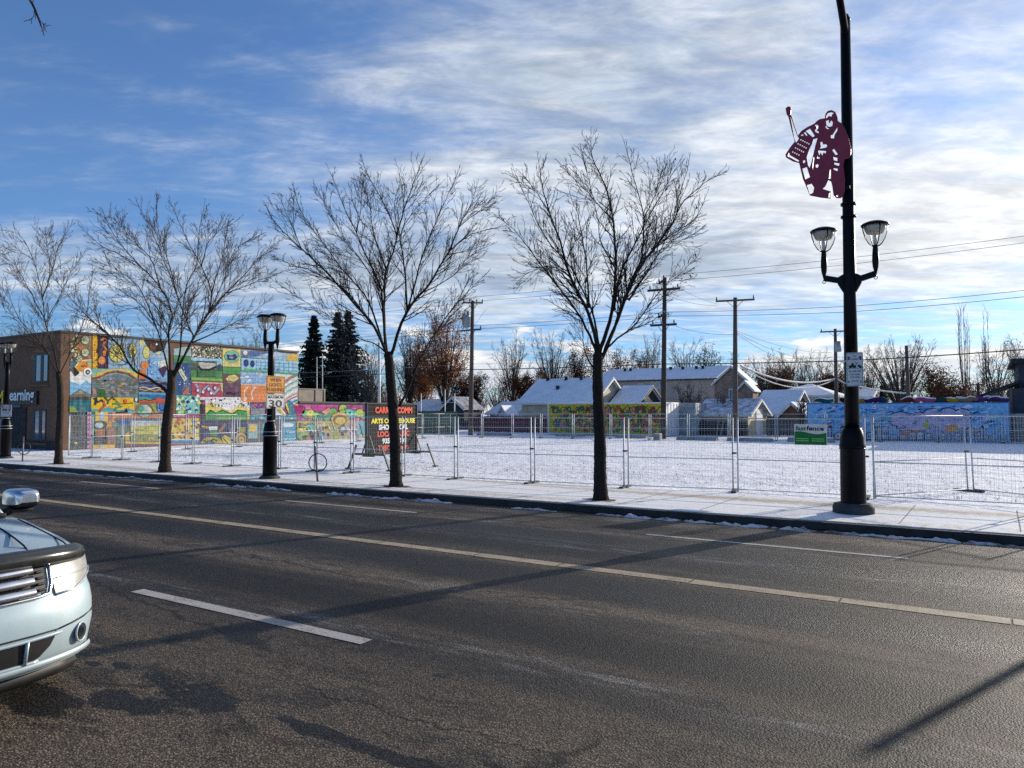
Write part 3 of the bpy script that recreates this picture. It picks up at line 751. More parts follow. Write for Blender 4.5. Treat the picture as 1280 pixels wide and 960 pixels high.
def spruce(px, top, Y, wpx, label, seed, mat, bot=548):
    rng = random.Random(seed)
    b = AY(px, bot, Y); b.z = GZ; H = AY(px, top, Y).z-GZ; R = wpx/(F/((b-Vector((0, 0, HC))).dot(Vector(FW))))/2
    root = thing('spruce_tree', b, label, 'tree', 'spruces behind the mural wall')
    mb = MB(); mb.tube([b, b+Vector((0, 0, H*.5)), b+Vector((0, 0, H*.985))], [H*.018, H*.011, .02], 7); mb.build('trunk', M_BARK, root)
    mb = MB(); z = .05*H
    while z < H*.985:
        t = z/H; rr = R*(1-t)**1.05*.92+.14
        nb_ = max(5, int(13*(1-t*.5)))
        a0 = rng.random()*6.28
        for i in range(nb_):
            a = a0+2*math.pi*i/nb_+rng.uniform(-.25, .25); L = rr*rng.uniform(.5, 1.28)
            if rng.random() < .22: continue
            d = Vector((math.cos(a), math.sin(a), 0)); s = b+Vector((0, 0, z+rng.uniform(-.1, .1)))
            droop = rng.uniform(.12, .62)*(1-.6*t)
            n = 6; pp = []
            for j in range(n+1):
                u = j/n; pp.append(s+d*L*u+Vector((0, 0, -droop*L*u+.38*droop*L*u*u*1.6)))
            mb.tube([pp[0], pp[3], pp[6]], [.03, .02, .008], 3, cap=False)
            side = Vector((-d.y, d.x, 0))
            for j in range(1, n+1):
                for sg in (-1, 1, 0):
                    for _ in range(2):
                        ln = (.20*L+.28)*rng.uniform(.5, 1.3)*(1.1-.5*j/n)
                        dd = (d*rng.uniform(.3, .9)+side*sg*rng.uniform(.5, 1.)+Vector((0, 0, rng.uniform(-1.0, .25)))).normalized()
                        p = pp[j]+d*rng.uniform(-.1, .1)*L/n; wv = rand_perp(dd, rng)*.05*(1+.4*rng.random())
                        mb.add([p-wv, p+dd*ln*.6-wv*1.2, p+dd*ln, p+dd*ln*.6+wv*1.2, p+wv], [(0, 1, 2, 3, 4)])
        z += H*.0175*(1.25-.5*t)*rng.uniform(.5, 1.6)
    mb.build('crown', mat, root); return root
SPR = [(391, 393, 66, 84, 'narrow dark spruce beside the end of the tall mural wall', 1, M_DKNEEDLE),
       (421, 388, 70, 94, 'grey-green spruce, left one of the pair behind the low mural wall', 2, M_GYNEEDLE),
       (434, 386, 72, 104, 'broad grey-green spruce, right one of the pair behind the low mural wall', 3, M_GYNEEDLE),
       (1105, 481, 95, 11, 'tiny dark spruce under the no-stopping sign', 4, M_DKNEEDLE)]
for a in SPR: spruce(a[0], a[1], a[2], a[3], a[4], a[5], a[6])
for i, (k, px, top, Y, w_, lab) in enumerate([
 ('bare', 290, 424, 48, 44, 'bare tree top above the roof edge behind the wall murals'),
 ('bare', 317, 408, 52, 34, 'thin bare tree top rising over the mural roof near the two-headed lamp'),
 ('grey', 20, 404, 60, 50, 'bare tree top behind the roof of the brown learning centre'),
 ('bare', 462, 428, 62, 62, 'grey crooked bare tree right of the twin spruces'),
 ('red', 512, 412, 60, 60, 'reddish bare tree behind the message board'),
 ('rust', 556, 385, 64, 92, 'tree still holding rust-orange leaves beside the transformer pole'),
 ('rust', 525, 428, 70, 60, 'low tree with rusty leaves behind the message board'),
 ('brown', 585, 470, 72, 60, 'low brown-leaved tree at the foot of the transformer pole'),
 ('bare', 640, 416, 78, 58, 'pale fan-shaped bare tree left of the white garage ridge'),
 ('bare', 690, 412, 82, 72, 'pale tall bare tree above the white garage roof'),
 ('red', 622, 468, 70, 70, 'low reddish bush-like tree above the small white house'),
 ('brown', 662, 468, 74, 62, 'dark red-brown leafy tree at the left end of the white garage'),
 ('red', 690, 455, 80, 60, 'reddish bare tree right behind the white garage roof'),
 ('brown', 726, 432, 86, 62, 'dense dark brown tree above the ridge of the white garage'),
 ('brown', 775, 430, 92, 78, 'round dark brown tree above the long snowy roof'),
 ('bare', 812, 418, 98, 50, 'bare tree behind the wooden pole with two crossarms'),
 ('grey', 858, 424, 96, 56, 'bare tree above the long snowy roof, right of the crossarm pole'),
 ('brown', 884, 430, 100, 44, 'half-leafless brown tree above the right end of the long roof'),
 ('bare', 918, 432, 98, 46, 'upright bare tree behind the pole with a single crossarm'),
 ('grey', 958, 440, 104, 66, 'bare tree behind the brick house'),
 ('red', 948, 470, 92, 60, 'low reddish tree between the brick house and the white house'),
 ('bare', 1000, 442, 108, 76, 'pale bare tree behind the wide white house'),
 ('bare', 1040, 446, 104, 62, 'pale bare tree behind the far pole with the short crossarm'),
 ('brown', 1015, 474, 110, 70, 'dark tree line tree behind the white hip roof'),
 ('bare', 1085, 436, 108, 58, 'bare tree just right of the no-stopping sign'),
 ('grey', 1128, 418, 92, 96, 'big spreading bare elm above the blue mural container'),
 ('brown', 1168, 456, 90, 46, 'dark bushy tree right of the big spreading elm'),
 ('brown', 1192, 470, 86, 44, 'dark bushy tree at the foot of the poplars'),
 ('grey', 1247, 430, 84, 60, 'brownish bare tree between the second poplar and the dark house'),
 ('grey', 1283, 420, 88, 60, 'bare tree behind the dark house at the right'),
 ('red', 1222, 462, 96, 50, 'low reddish bare tree between the two poplars'),
 ('bare', 480, 470, 80, 60, 'low bare tree left of the message board, behind the mural wall'),
 ('brown', 410, 478, 82, 60, 'dark brown tree at the foot of the spruces'),
 ('red', 1095, 470, 112, 60, 'low reddish tree behind the no-stopping sign pole'),
 ('brown', 972, 462, 96, 60, 'dark brown tree mass behind the roof of the wide white house'),
 ('brown', 1040, 468, 98, 56, 'dark brown tree mass between the far pole and the tall lamp post'),
 ('red', 930, 458, 100, 56, 'reddish bare tree just behind the brick house'),
 ('bare', 1020, 440, 112, 70, 'pale bare tree far behind the right end of the wide white house'),
 ('bare', 980, 438, 114, 70, 'pale bare tree far behind the left end of the wide white house'),
 ('grey', 1062, 444, 100, 50, 'bare tree partly hidden by the no-stopping sign'),
 ('grey', -60, 420, 70, 90, 'bare tree behind the learning centre, outside the picture'),
 ('grey', 1400, 420, 90, 90, 'bare tree behind the dark house, outside the picture'),
]): bg(k, px, top, Y, w_, lab, 300+i, lf=.42 if px in (1168, 1192, 884) else 1.)
bg('red', 862, 478, 66, 44, 'leafless shrub in front of the long two-storey house', 391, 'shrubs by the fence')
bg('red', 905, 494, 57, 34, 'leafless shrub over the snowy roof of the cream gable garage', 392, 'shrubs by the fence')
bg('bare', 1003, 500, 53, 14, 'tiny leafless shrub at the left end of the blue mural container', 393, 'shrubs by the fence')
# tall narrow poplars
def poplar(px, top, Y, seed, label, stems):
    rng = random.Random(seed); b = AY(px, 548, Y); b.z = GZ; H = AY(px, top, Y).z-GZ
    root = thing('poplar_tree', b, label, 'tree', 'columnar poplars')
    mb = MB(); mb.tube([b, b+Vector((0, 0, H*.35))], [.16, .10], 7); mb.build('trunk', M_BARKG, root)
    mb = MB()
    for k in range(stems):
        a = rng.random()*6.28; rr = rng.uniform(.2, .8) if k else 0; h = H*rng.uniform(.72, 1.) if k else H
        s = b+Vector((0, 0, H*rng.uniform(.08, .34)))
        pts = smooth_path([s, s+Vector((math.cos(a)*rr*.7, math.sin(a)*rr*.7, (h-s.z)*.3)), b+Vector((math.cos(a)*rr, math.sin(a)*rr, h*.75)), b+Vector((math.cos(a)*rr*.95, math.sin(a)*rr*.95, h))], 4)
        rad = [.045*(1-.8*j/(len(pts)-1)) for j in range(len(pts))]
        mb.tube(pts, rad, 4)
        for j in range(2, len(pts)-1):
            for _ in range(2):
                d = Vector((rng.uniform(-.35, .35), rng.uniform(-.35, .35), 1)).normalized(); L = rng.uniform(.6, 1.3)
                p = pts[j].lerp(pts[j+1], rng.random()); mb.tube([p, p+d*L*.5+rand_perp(d, rng)*.06, p+d*L], [.013, .011, .008], 3, cap=False)
    mb.build('crown', M_TWIGG, root)
poplar(1208, 384, 92, 5, 'tall thin poplar, left one of two above the blue mural container', 8)
poplar(1238, 390, 92, 6, 'tall thin poplar, right one of two above the blue mural container', 5)
# distant wood that closes the view
rng = random.Random(77); mb = MB()
def wood(x, y, h):
    for _ in range(5):
        a = rng.random()*6.28; d = Vector((math.cos(a)*.35, math.sin(a)*.35, 1)).normalized(); p = Vector((x+rng.uniform(-.6, .6), y+rng.uniform(-.6, .6), rng.uniform(0, h*.3)))
        L = h*rng.uniform(.5, .8); mb.tube([p, p+d*L*.5, p+d*L+Vector((rng.uniform(-.5, .5), 0, 0))], [.10, .06, .025], 3, cap=False)
        for _ in range(9):
            q0 = p+d*L*rng.uniform(.3, 1); e = Vector((rng.uniform(-1, 1), rng.uniform(-1, 1), rng.uniform(.1, 1.3))).normalized(); l2 = rng.uniform(.7, 1.8)
            mb.tube([q0, q0+e*l2*.5+Vector((0, 0, .1)), q0+e*l2], [.03, .025, .018], 3, cap=False)
for i in range(520):
    a = rng.uniform(-1.35, 1.1); R_ = rng.uniform(128, 165)
    wood(math.sin(a-YAW)*R_, math.cos(a-YAW)*R_, rng.uniform(4.5, 9.))
o = mb.build('distant_trees', M_TWIGR); tag(o, 'far-off mass of leafless trees closing the view behind the houses', 'trees', kind='stuff')
# ================================================================== street lamps
M_LGLASS = None
def lamp_glass():
    m, nt, bs = newmat('clear_lamp_glass')
    tr = nt.node('ShaderNodeBsdfTransparent', {'Color': (.90, .91, .90, 1)}); gl = nt.node('ShaderNodeBsdfGlossy', {'Roughness': .06, 'Color': (.9, .9, .9, 1)})
    fr = nt.node('ShaderNodeLayerWeight', {'Blend': .25}).outputs['Facing']
    mx = nt.node('ShaderNodeMixShader', {0: nt.sstep(fr, .2, 1., .05, .55)}); nt.l.new(tr.outputs[0], mx.inputs[1]); nt.l.new(gl.outputs[0], mx.inputs[2])
    out = m.node_tree.nodes['Material Output']; nt.l.new(mx.outputs[0], out.inputs[0]); return m
M_LGLASS = lamp_glass()
M_REFL = pmat('lamp_reflector', (.50, .44, .36), .55, .1, .15, 6)
def luminaire(root, c, s=1.):
    """acorn head on its stem; c = point where the stem meets the glass"""
    mb = MB()   # stem with tapered drop below
    mb.lathe([(.008, -.50), (.022, -.44), (.046, -.34), (.055, -.24), (.05, -.12), (.04, 0), (.06, .02)], c, 12)
    mb.tube([(c[0]+.026*math.cos(a), c[1]+.026*math.sin(a)*.0+0, c[2]-.53+.026*math.sin(a)) for a in [i*.5236 for i in range(13)]], .006, 4, cap=False)
    L = mb.build('luminaire', M_BLACK, root)
    mb = MB(); mb.lathe([(.05, .02), (.10, .06), (.155, .15), (.19, .26), (.205, .36)], c, 20, caps=False); mb.build('glass', M_LGLASS, L)
    mb = MB(); mb.lathe([(.205, .352), (.222, .36), (.224, .375), (.195, .40), (.12, .43), (.0, .44)], c, 20); mb.build('cap', M_BLACK, L)
    mb = MB(); mb.lathe([(.12, .225), (.13, .23), (.165, .30), (.178, .349)], c, 18); mb.build('reflector', M_REFL, L)
    mb = MB(); mb.lathe([(.03, .03), (.03, .20), (.018, .222)], c, 8); mb.build('bulb', M_WHITE, L)
    mb = MB()
    for a in (0.5, 2.07, 3.64, 5.21):
        mb.tube([(c[0]+r*math.cos(a), c[1]+r*math.sin(a), c[2]+z) for r, z in ((.052, .01), (.108, .055), (.163, .15), (.198, .26), (.212, .36))], .009, 4)
    mb.build('rib', M_BLACK, L)
def street_lamp(px, py, label, tall=False, headz=4.47, lean=(0, 0)):
    b = G(px, py, GZ); root = thing('street_lamp', b, label, 'street lamp', 'black street lamps along the far pavement')
    P = lambda x, y, z: b+Vector((x, y, z))
    mb = MB(); mb.lathe([(.33, -.05), (.335, .10), (.31, .16), (.26, .175)], b, 24) if tall else mb.lathe([(.27, -.02), (.27, .03), (.22, .07), (.20, .08)], b, 20)
    mb.build('foot', pmat('dark_plinth', (.045, .045, .045), .8, 0, .3, 8, .3, 60), root)
    k = 1.0 if tall else .88
    mb = MB(); mb.lathe([(.205*k, .07), (.20*k, .16), (.195*k, 1.08), (.205*k, 1.085), (.205*k, 1.11)], b, 36, flute=.018)
    mb.lathe([(.205*k, 1.11), (.212*k, 1.13), (.212*k, 1.15), (.20*k, 1.18), (.192*k, 1.28), (.165*k, 1.40), (.15*k, 1.42), (.15*k, 1.445), (.11*k, 1.45)], b, 28)
    base = mb.build('pole_base', M_BLACK, root)
    if not tall:
        mb = MB()
        for z in (1.10, 1.20, 1.48, 1.62): mb.lathe([(.218*k if z < 1.3 else .112, z), (.222*k if z < 1.3 else .116, z+.008), (.218*k if z < 1.3 else .112, z+.016)], b, 20)
        mb.build('band', M_STEEL, root)
    top = 8.55 if tall else headz-.34
    r0, r1 = (.122, .082) if tall else (.092, .070)
    mb = MB(); mb.tube([P(0, 0, 1.40), P(0, 0, headz-.8), P(lean[0], lean[1], top)], [r0, (r0*.55+r1*.45), r1], 16)
    if tall: mb.lathe([(.082, 0), (.09, .03), (.07, .07), (.05, .12), (.0, .13)], P(0, 0, top), 12)
    pole = mb.build('pole', M_BLACK, root)
    # twin bracket along the street
    sp = .41 if tall else .24
    mb = MB(); zc = headz-(.50 if tall else .30)
    for s in (-1, 1):
        if tall:
            mb.add([P(s*.07, -.035, zc+.10), P(s*.20, -.028, zc+.03), P(s*.19, -.028, zc-.08), P(s*.09, -.035, zc-.26), P(s*.07, .035, zc+.10), P(s*.20, .028, zc+.03), P(s*.19, .028, zc-.08), P(s*.09, .035, zc-.26)],
                   [(0, 1, 2, 3), (7, 6, 5, 4), (0, 4, 5, 1), (1, 5, 6, 2), (2, 6, 7, 3)])
            mb.beam(P(s*.15, 0, zc-.02), P(s*sp, 0, zc+.05), .05, .10)
        else:
            mb.tube(smooth_path([P(0, 0, zc-.06), P(s*sp*.55, 0, zc-.05), P(s*sp*.92, 0, zc+.0), P(s*sp, 0, zc+.12)], 4), .045, 8)
    mb.build('bracket', M_BLACK, root)
    for s in (-1, 1): luminaire(root, P(s*sp, 0, headz-.03+(.04 if tall else 0)))
    if tall:
        mb = MB(); mb.tube(smooth_path([P(0, 0, top-.25), P(-.02, -.35, top+.16), P(-.05, -1.2, top+.85), P(-.08, -2.4, top+1.35)], 5), [.062]*15+[.045], 10); mb.build('arm', M_BLACK, root)
        mb = MB(); mb.obox(P(-.09, -2.72, top+1.36), (.14, 0, 0), (0, .38, .06), (0, -.01, .07)); mb.build('lamp_head', M_DARK, root)
        mb = MB()
        for z in (5.08, 5.30): mb = MB(); mb.lathe([(.125, z), (.13, z+.02), (.125, z+.04)], b, 14); mb.build('clamp', M_BLACK, root)
    else:
        mb = MB(); mb.box(P(.08, -.05, 1.52), P(.14, .05, 1.86)); mb.build('control_box', M_BLACK, root)
    return root, b
lampR, LR = street_lamp(1067, 641, 'tall black lamp post with a curved arm, carrying the maroon goalie sign', True, 4.52)
lampL, LL = street_lamp(337, 598, 'two-headed black lamp with the maximum 30 sign', False, 3.88, (.0, 0))
lampF, LF = street_lamp(6.5, 573, 'two-headed lamp before the learning centre doorway, sunlit from the right', False, 3.92)

# ================================================================== goalie sign (cut steel sheet)
def cutplate(name, outer, holes, conv, depth, mat, parent):
    cu = bpy.data.curves.new('plate_curve', 'CURVE'); cu.dimensions = '2D'; cu.fill_mode = 'BOTH'; cu.extrude = depth/2
    allp = [outer]+holes
    for pts in allp:
        sp = cu.splines.new('POLY'); sp.points.add(len(pts)-1); sp.use_cyclic_u = True
        for i, (x, y) in enumerate(pts): u, v = conv(x, y); sp.points[i].co = (u, v, 0, 1)
    ob = bpy.data.objects.new('plate_curve', cu); C.objects.link(ob)
    me = bpy.data.meshes.new_from_object(ob.evaluated_get(bpy.context.evaluated_depsgraph_get()))
    C.objects.unlink(ob); bpy.data.objects.remove(ob); bpy.data.curves.remove(cu)
    return me
M_MAROON = pmat('maroon_enamel', (.23, .012, .036), .42, 0, .15, 5, spec=.4)
def goalie():
    Yp = LR.y-.15
    def W(x, y): p = AY(970+x/7.114, 120+y/7.114, Yp); return p
    c = W(380, 520)
    def conv(x, y): p = W(x, y); return (p.x-c.x, p.z-c.z)
    outer = [(85, 112), (104, 93), (130, 95), (134, 122), (130, 165), (162, 255), (195, 352), (225, 312), (280, 276), (342, 246), (365, 222), (390, 206), (436, 198), (436, 180), (442, 155), (462, 133), (495, 126), (528, 142), (546, 185), (550, 222), (582, 242), (615, 290), (640, 352), (652, 400), (668, 470), (666, 525), (642, 556), (612, 562), (598, 612), (606, 680), (615, 740), (611, 850), (596, 890), (575, 908), (540, 910), (512, 882), (500, 800), (490, 762), (466, 748), (440, 802), (414, 826), (490, 850), (490, 914), (400, 905), (300, 885), (265, 795), (240, 740), (216, 640), (206, 597), (150, 582), (90, 548), (84, 520), (130, 452), (166, 406), (138, 300), (110, 185), (95, 165)]
    H = [[(128, 178), (138, 174), (186, 345), (204, 380), (180, 416), (166, 385)],
         [(264, 312), (302, 290), (345, 356), (328, 368)],
         [(345, 268), (352, 256), (372, 256), (380, 275), (372, 296), (360, 308), (382, 318), (378, 332), (352, 320), (346, 304), (362, 286), (364, 272), (354, 270)],
         [(336, 384), (370, 374), (350, 440), (332, 520), (316, 590), (300, 640), (288, 620), (274, 545), (300, 470), (324, 420)],
         [(446, 222), (470, 212), (470, 236), (482, 240), (492, 218), (506, 235), (500, 268), (472, 276), (452, 262)],
         [(448, 178), (462, 152), (490, 144), (516, 152), (500, 164), (494, 184), (470, 178), (450, 200)],
         [(440, 268), (448, 268), (460, 285), (476, 290), (462, 296), (446, 286)],
         [(532, 302), (547, 276), (545, 310), (522, 345), (515, 378), (492, 376), (488, 350), (505, 344)],
         [(396, 412), (410, 406), (420, 432), (440, 428), (456, 438), (448, 458), (388, 470), (402, 450)],
         [(374, 484), (446, 490), (441, 514), (424, 500), (412, 530), (398, 500), (386, 528)],
         [(368, 540), (390, 545), (386, 560), (366, 556)],
         [(500, 482), (516, 470), (550, 520), (532, 526)], [(510, 542), (546, 550), (546, 580), (516, 572)], [(520, 592), (566, 600), (560, 622), (524, 612)], [(512, 642), (550, 646), (546, 668), (516, 656)],
         [(482, 655), (489, 655), (488, 735), (472, 740)],
         [(236, 646), (274, 632), (302, 722), (262, 742)],
         [(276, 792), (316, 780), (340, 816), (330, 860), (302, 876)],
         [(110, 512), (122, 505), (122, 525), (206, 574), (198, 586), (108, 538)],
         [(326, 640), (336, 545), (343, 545), (330, 655)], [(356, 612), (372, 604), (380, 620), (370, 640), (358, 634)],
         [(540, 882), (552, 880), (552, 898), (542, 898)], [(474, 862), (482, 862), (480, 905), (470, 905)],
         [(240, 576), (256, 570), (262, 585), (246, 600)], [(246, 326), (262, 322), (280, 352), (272, 356)], [(222, 346), (240, 340), (246, 350), (226, 356)]]
    for r_ in range(4):
        for c_ in range(5):
            cx = 222+c_*18-r_*24+(0 if c_ < 4 else -2); cyy = 390+c_*9+r_*36
            if c_ == 4 and r_ == 3: continue
            H.append([(cx+6*math.cos(a), cyy+6*math.sin(a)) for a in [i*math.pi/4 for i in range(8)]])
    root = thing('goalie_sign', c, 'maroon cut-metal sign of an ice hockey goalie with stick, on the tall lamp post', 'sign')
    me = cutplate('plate', outer, H, conv, .012, M_MAROON, root)
    mb = MB(); mb.add([(c.x+v.co.x, c.y+v.co.z, c.z+v.co.y) for v in me.vertices], [tuple(reversed(p.vertices)) for p in me.polygons])
    bpy.data.meshes.remove(me); mb.build('plate', M_MAROON, root)
    mb = MB()
    for yy in (500, 820):
        p = W(590, yy); mb.box((p.x-.02, Yp+.007, p.z-.035), (LR.x+.05, LR.y-.085, p.z+.035))
    mb.build('mounting_arm', M_BLACK, root)
goalie()

# ================================================================== signs
M_SIGNW = pmat('sign_white', (.60, .60, .58), .5, .0, .12, 5); M_SIGNO = pmat('sign_orange', (.62, .235, .012), .5, 0, .15, 6)
M_INK = flat('sign_ink_black', (.012, .012, .012)); M_INKR = flat('sign_ink_red', (.30, .02, .03)); M_SBACK = pmat('sign_back', (.35, .36, .37), .45, .6, .1, 5)
def plate(root, name, c, ux, uy, w, h, mat, t=.006, rad=.03):
    c = Vector(c); ux = Vector(ux); uy = Vector(uy); n = ux.cross(uy)
    pts = []
    for (sx, sy_, a0) in ((1, 1, 0), (-1, 1, 90), (-1, -1, 180), (1, -1, 270)):
        for k in range(4):
            a = math.radians(a0+k*30); pts.append((sx*(w/2-rad)+rad*math.cos(a), sy_*(h/2-rad)+rad*math.sin(a)))
    mb = MB(); N = len(pts)
    P = [c+ux*x+uy*y+n*t/2 for x, y in pts]+[c+ux*x+uy*y-n*t/2 for x, y in pts]
    mb.add(P, [tuple(range(N)), tuple(reversed(range(N, 2*N)))]+[(i, i+N, (i+1) % N+N, (i+1) % N) for i in range(N)])
    return mb.build(name, mat, root)
def shape(mb, c, ux, uy, pts, e): n = Vector(ux).cross(Vector(uy)); mb.poly([Vector(c)+Vector(ux)*x+Vector(uy)*y+n*e for x, y in pts])
def frame_marks(c, ux, uy, w, h, b, e):
    mb = MB()
    for (x0, y0, x1, y1) in ((-w/2, h/2-b, w/2, h/2), (-w/2, -h/2, w/2, -h/2+b), (-w/2, -h/2+b, -w/2+b, h/2-b), (w/2-b, -h/2+b, w/2, h/2-b)):
        shape(mb, c, ux, uy, [(x0, y0), (x1, y0), (x1, y1), (x0, y1)], e)
    return mb
ux = Vector((0, 1, 0)); uz = Vector((0, 0, 1)); nx = Vector((1, 0, 0))     # seen from +X: ux x uz = +X
sx_ = LL.x+.115
s0 = AX(344, 481, sx_); s1 = AX(344, 501, sx_); cyy = AX(344.5, 490, sx_).y
def zc(py): return AX(344, py, sx_).z
root = thing('traffic_sign', (sx_, cyy, zc(481)), 'orange when lights flashing plate above the maximum 30 sign', 'sign')
c = (sx_, cyy, (zc(470)+zc(492))/2); hh = zc(470)-zc(492.4); ww = .60
plate(root, 'plate', c, ux, uz, ww, hh-.01, M_SIGNO)
frame_marks(c, ux, uz, ww-.03, hh-.04, .012, .0055).build('border', M_INK, root)
for i, (t_, wd) in enumerate((('WHEN', .36), ('LIGHTS', .40), ('FLASHING', .52))):
    text('lettering', t_, M_INK, root, Vector(c)+ux*(-wd/2)+uz*(hh*(.17-.27*i)), ux, uz, wd, hh*.20, .0055, .012)
root = thing('speed_sign', (sx_, cyy, zc(501)), 'white maximum 30 speed sign on the two-headed lamp', 'sign')
c = (sx_, cyy, (zc(493)+zc(510.5))/2); hh = zc(492.6)-zc(510.5)
plate(root, 'plate', c, ux, uz, ww, hh-.01, M_SIGNW)
frame_marks(c, ux, uz, ww-.03, hh-.04, .010, .0055).build('border', M_INK, root)
text('lettering', 'MAXIMUM', M_INK, root, Vector(c)+ux*-.245+uz*(hh*.20), ux, uz, .49, hh*.185, .0055, .014)
text('lettering', '30', M_INK, root, Vector(c)+ux*-.215+uz*(-hh*.40), ux, uz, .43, hh*.50, .0055, .022)
# sign on the tall lamp: faces the street
ux = Vector((1, 0, 0)); Ys = LR.y-.155
def nostop(cpx, x0, x1, y0, y1, Ys, lab, full):
    a = AY(x0, y0, Ys); b_ = AY(x1, y1, Ys); w_ = b_.x-a.x; h_ = a.z-b_.z; c = Vector(((a.x+b_.x)/2, Ys, (a.z+b_.z)/2))
    root = thing('parking_sign', c, lab, 'sign', 'no-stopping signs on lamp posts')
    plate(root, 'plate', c, ux, uz, w_, h_, M_SIGNW, .006, .02)
    frame_marks(c, ux, uz, w_-.02, h_-.02, .005, .0048).build('border', M_INK, root)
    e = .0055; X = lambda v: v*w_; Z_ = lambda v: v*h_
    text('lettering', 'NO', M_INK, root, c+ux*X(-.09)+uz*Z_(.37), ux, uz, X(.18), Z_(.045), e, .01)
    text('lettering', 'STOPPING', M_INK, root, c+ux*X(-.20)+uz*Z_(.275), ux, uz, X(.40), Z_(.05), e, .01)
    mb = MB()
    for s in (-1, 1):
        ctr = (X(.34)*s, Z_(.33)); R = X(.115)
        for i in range(20):
            a0 = i*math.pi/10; a1 = a0+math.pi/10
            shape(mb, c, ux, uz, [(ctr[0]+R*math.cos(a0), ctr[1]+R*math.sin(a0)), (ctr[0]+R*math.cos(a1), ctr[1]+R*math.sin(a1)), (ctr[0]+R*.76*math.cos(a1), ctr[1]+R*.76*math.sin(a1)), (ctr[0]+R*.76*math.cos(a0), ctr[1]+R*.76*math.sin(a0))], e)
        shape(mb, c, ux, uz, [(ctr[0]-R*.75, ctr[1]+R*.55), (ctr[0]-R*.55, ctr[1]+R*.75), (ctr[0]+R*.75, ctr[1]-R*.55), (ctr[0]+R*.55, ctr[1]-R*.75)], e+.001)
    mb.build('prohibition_symbol', M_INKR, root)
    mb = MB()
    for s in (-1, 1):
        x = X(.34)*s; y = Z_(.33); shape(mb, c, ux, uz, [(x-X(.035), y-Z_(.045)), (x+X(.035), y-Z_(.045)), (x+X(.035), y+Z_(.05)), (x-X(.035), y+Z_(.05))], e-.0005)
    # tow truck pulling a tilted car
    for pts in ([(-.34, .055), (-.34, .12), (-.05, .125), (.08, .11), (.08, .055)], [(-.20, .12), (-.17, .185), (-.07, .185), (-.04, .12)], [(.02, .11), (.05, .11), (.20, .205), (.18, .215)], [(.14, .15), (.16, .15), (.04, .225), (.02, .215)],
                [(.17, .105), (.22, .14), (.32, .12), (.40, .085), (.42, .045), (.38, .045), (.17, .08)], [(-.40, .026), (.42, .026), (.42, .036), (-.40, .036)]):
        shape(mb, c, ux, uz, [(X(p), Z_(q_)) for p, q_ in pts], e)
    for wx, wz in ((-.24, .055), (0.0, .055), (.33, .05)):
        shape(mb, c, ux, uz, [(X(wx)+X(.055)*math.cos(i*math.pi/6), Z_(wz)+X(.055)*math.sin(i*math.pi/6)) for i in range(12)], e+.001)
    for s in (-1, 1): shape(mb, c, ux, uz, [(s*X(.42), Z_(-.37)), (s*X(.32), Z_(-.33)), (s*X(.32), Z_(-.41))][::-s], e)
    mb.build('pictogram', M_INK, root)
    for t_, zz_, wd, hz in (('TOW AWAY ZONE', -.085, .74, .05), ('07:00-09:00', -.175, .60, .045), ('15:30-18:00', -.255, .54, .045), ('MON-FRI', -.37, .40, .04)):
        text('lettering', t_, M_INK, root, c+ux*X(-wd/2)+uz*Z_(zz_), ux, uz, X(wd), Z_(hz), e, .008)
    mb = MB()
    for zz_ in (.25, -.40): mb.box((c.x-w_/2-.05, Ys+.004, c.z+Z_(zz_)-.012), (c.x+.02, Ys+.05, c.z+Z_(zz_)+.012))
    mb.build('strap', M_STEEL, root)
nostop(1068, 1057.4, 1079.5, 441, 482.5, Ys, 'white no-stopping tow-away sign on the tall lamp post', True)
nostop(8, 1.3, 14.3, 506, 521, LF.y-.12, 'white no-stopping tow-away sign on the lamp before the learning centre', True)

b = Vector((2.95, 14.2, GZ)); root = thing('shadow_post', b, 'plain grey steel post added outside the picture on the right for its shadow', 'post')  # post added out of view to throw the lower-right road shadow
mb = MB(); mb.tube([b, b+Vector((0, 0, 2.65))], [.055, .045], 10); mb.build('post', M_STEEL, root)
mb = MB(); mb.lathe([(.06, 0), (.06, .05), (.03, .09)], b+Vector((0, 0, 2.65)), 10); mb.build('cap', M_DARK, root)

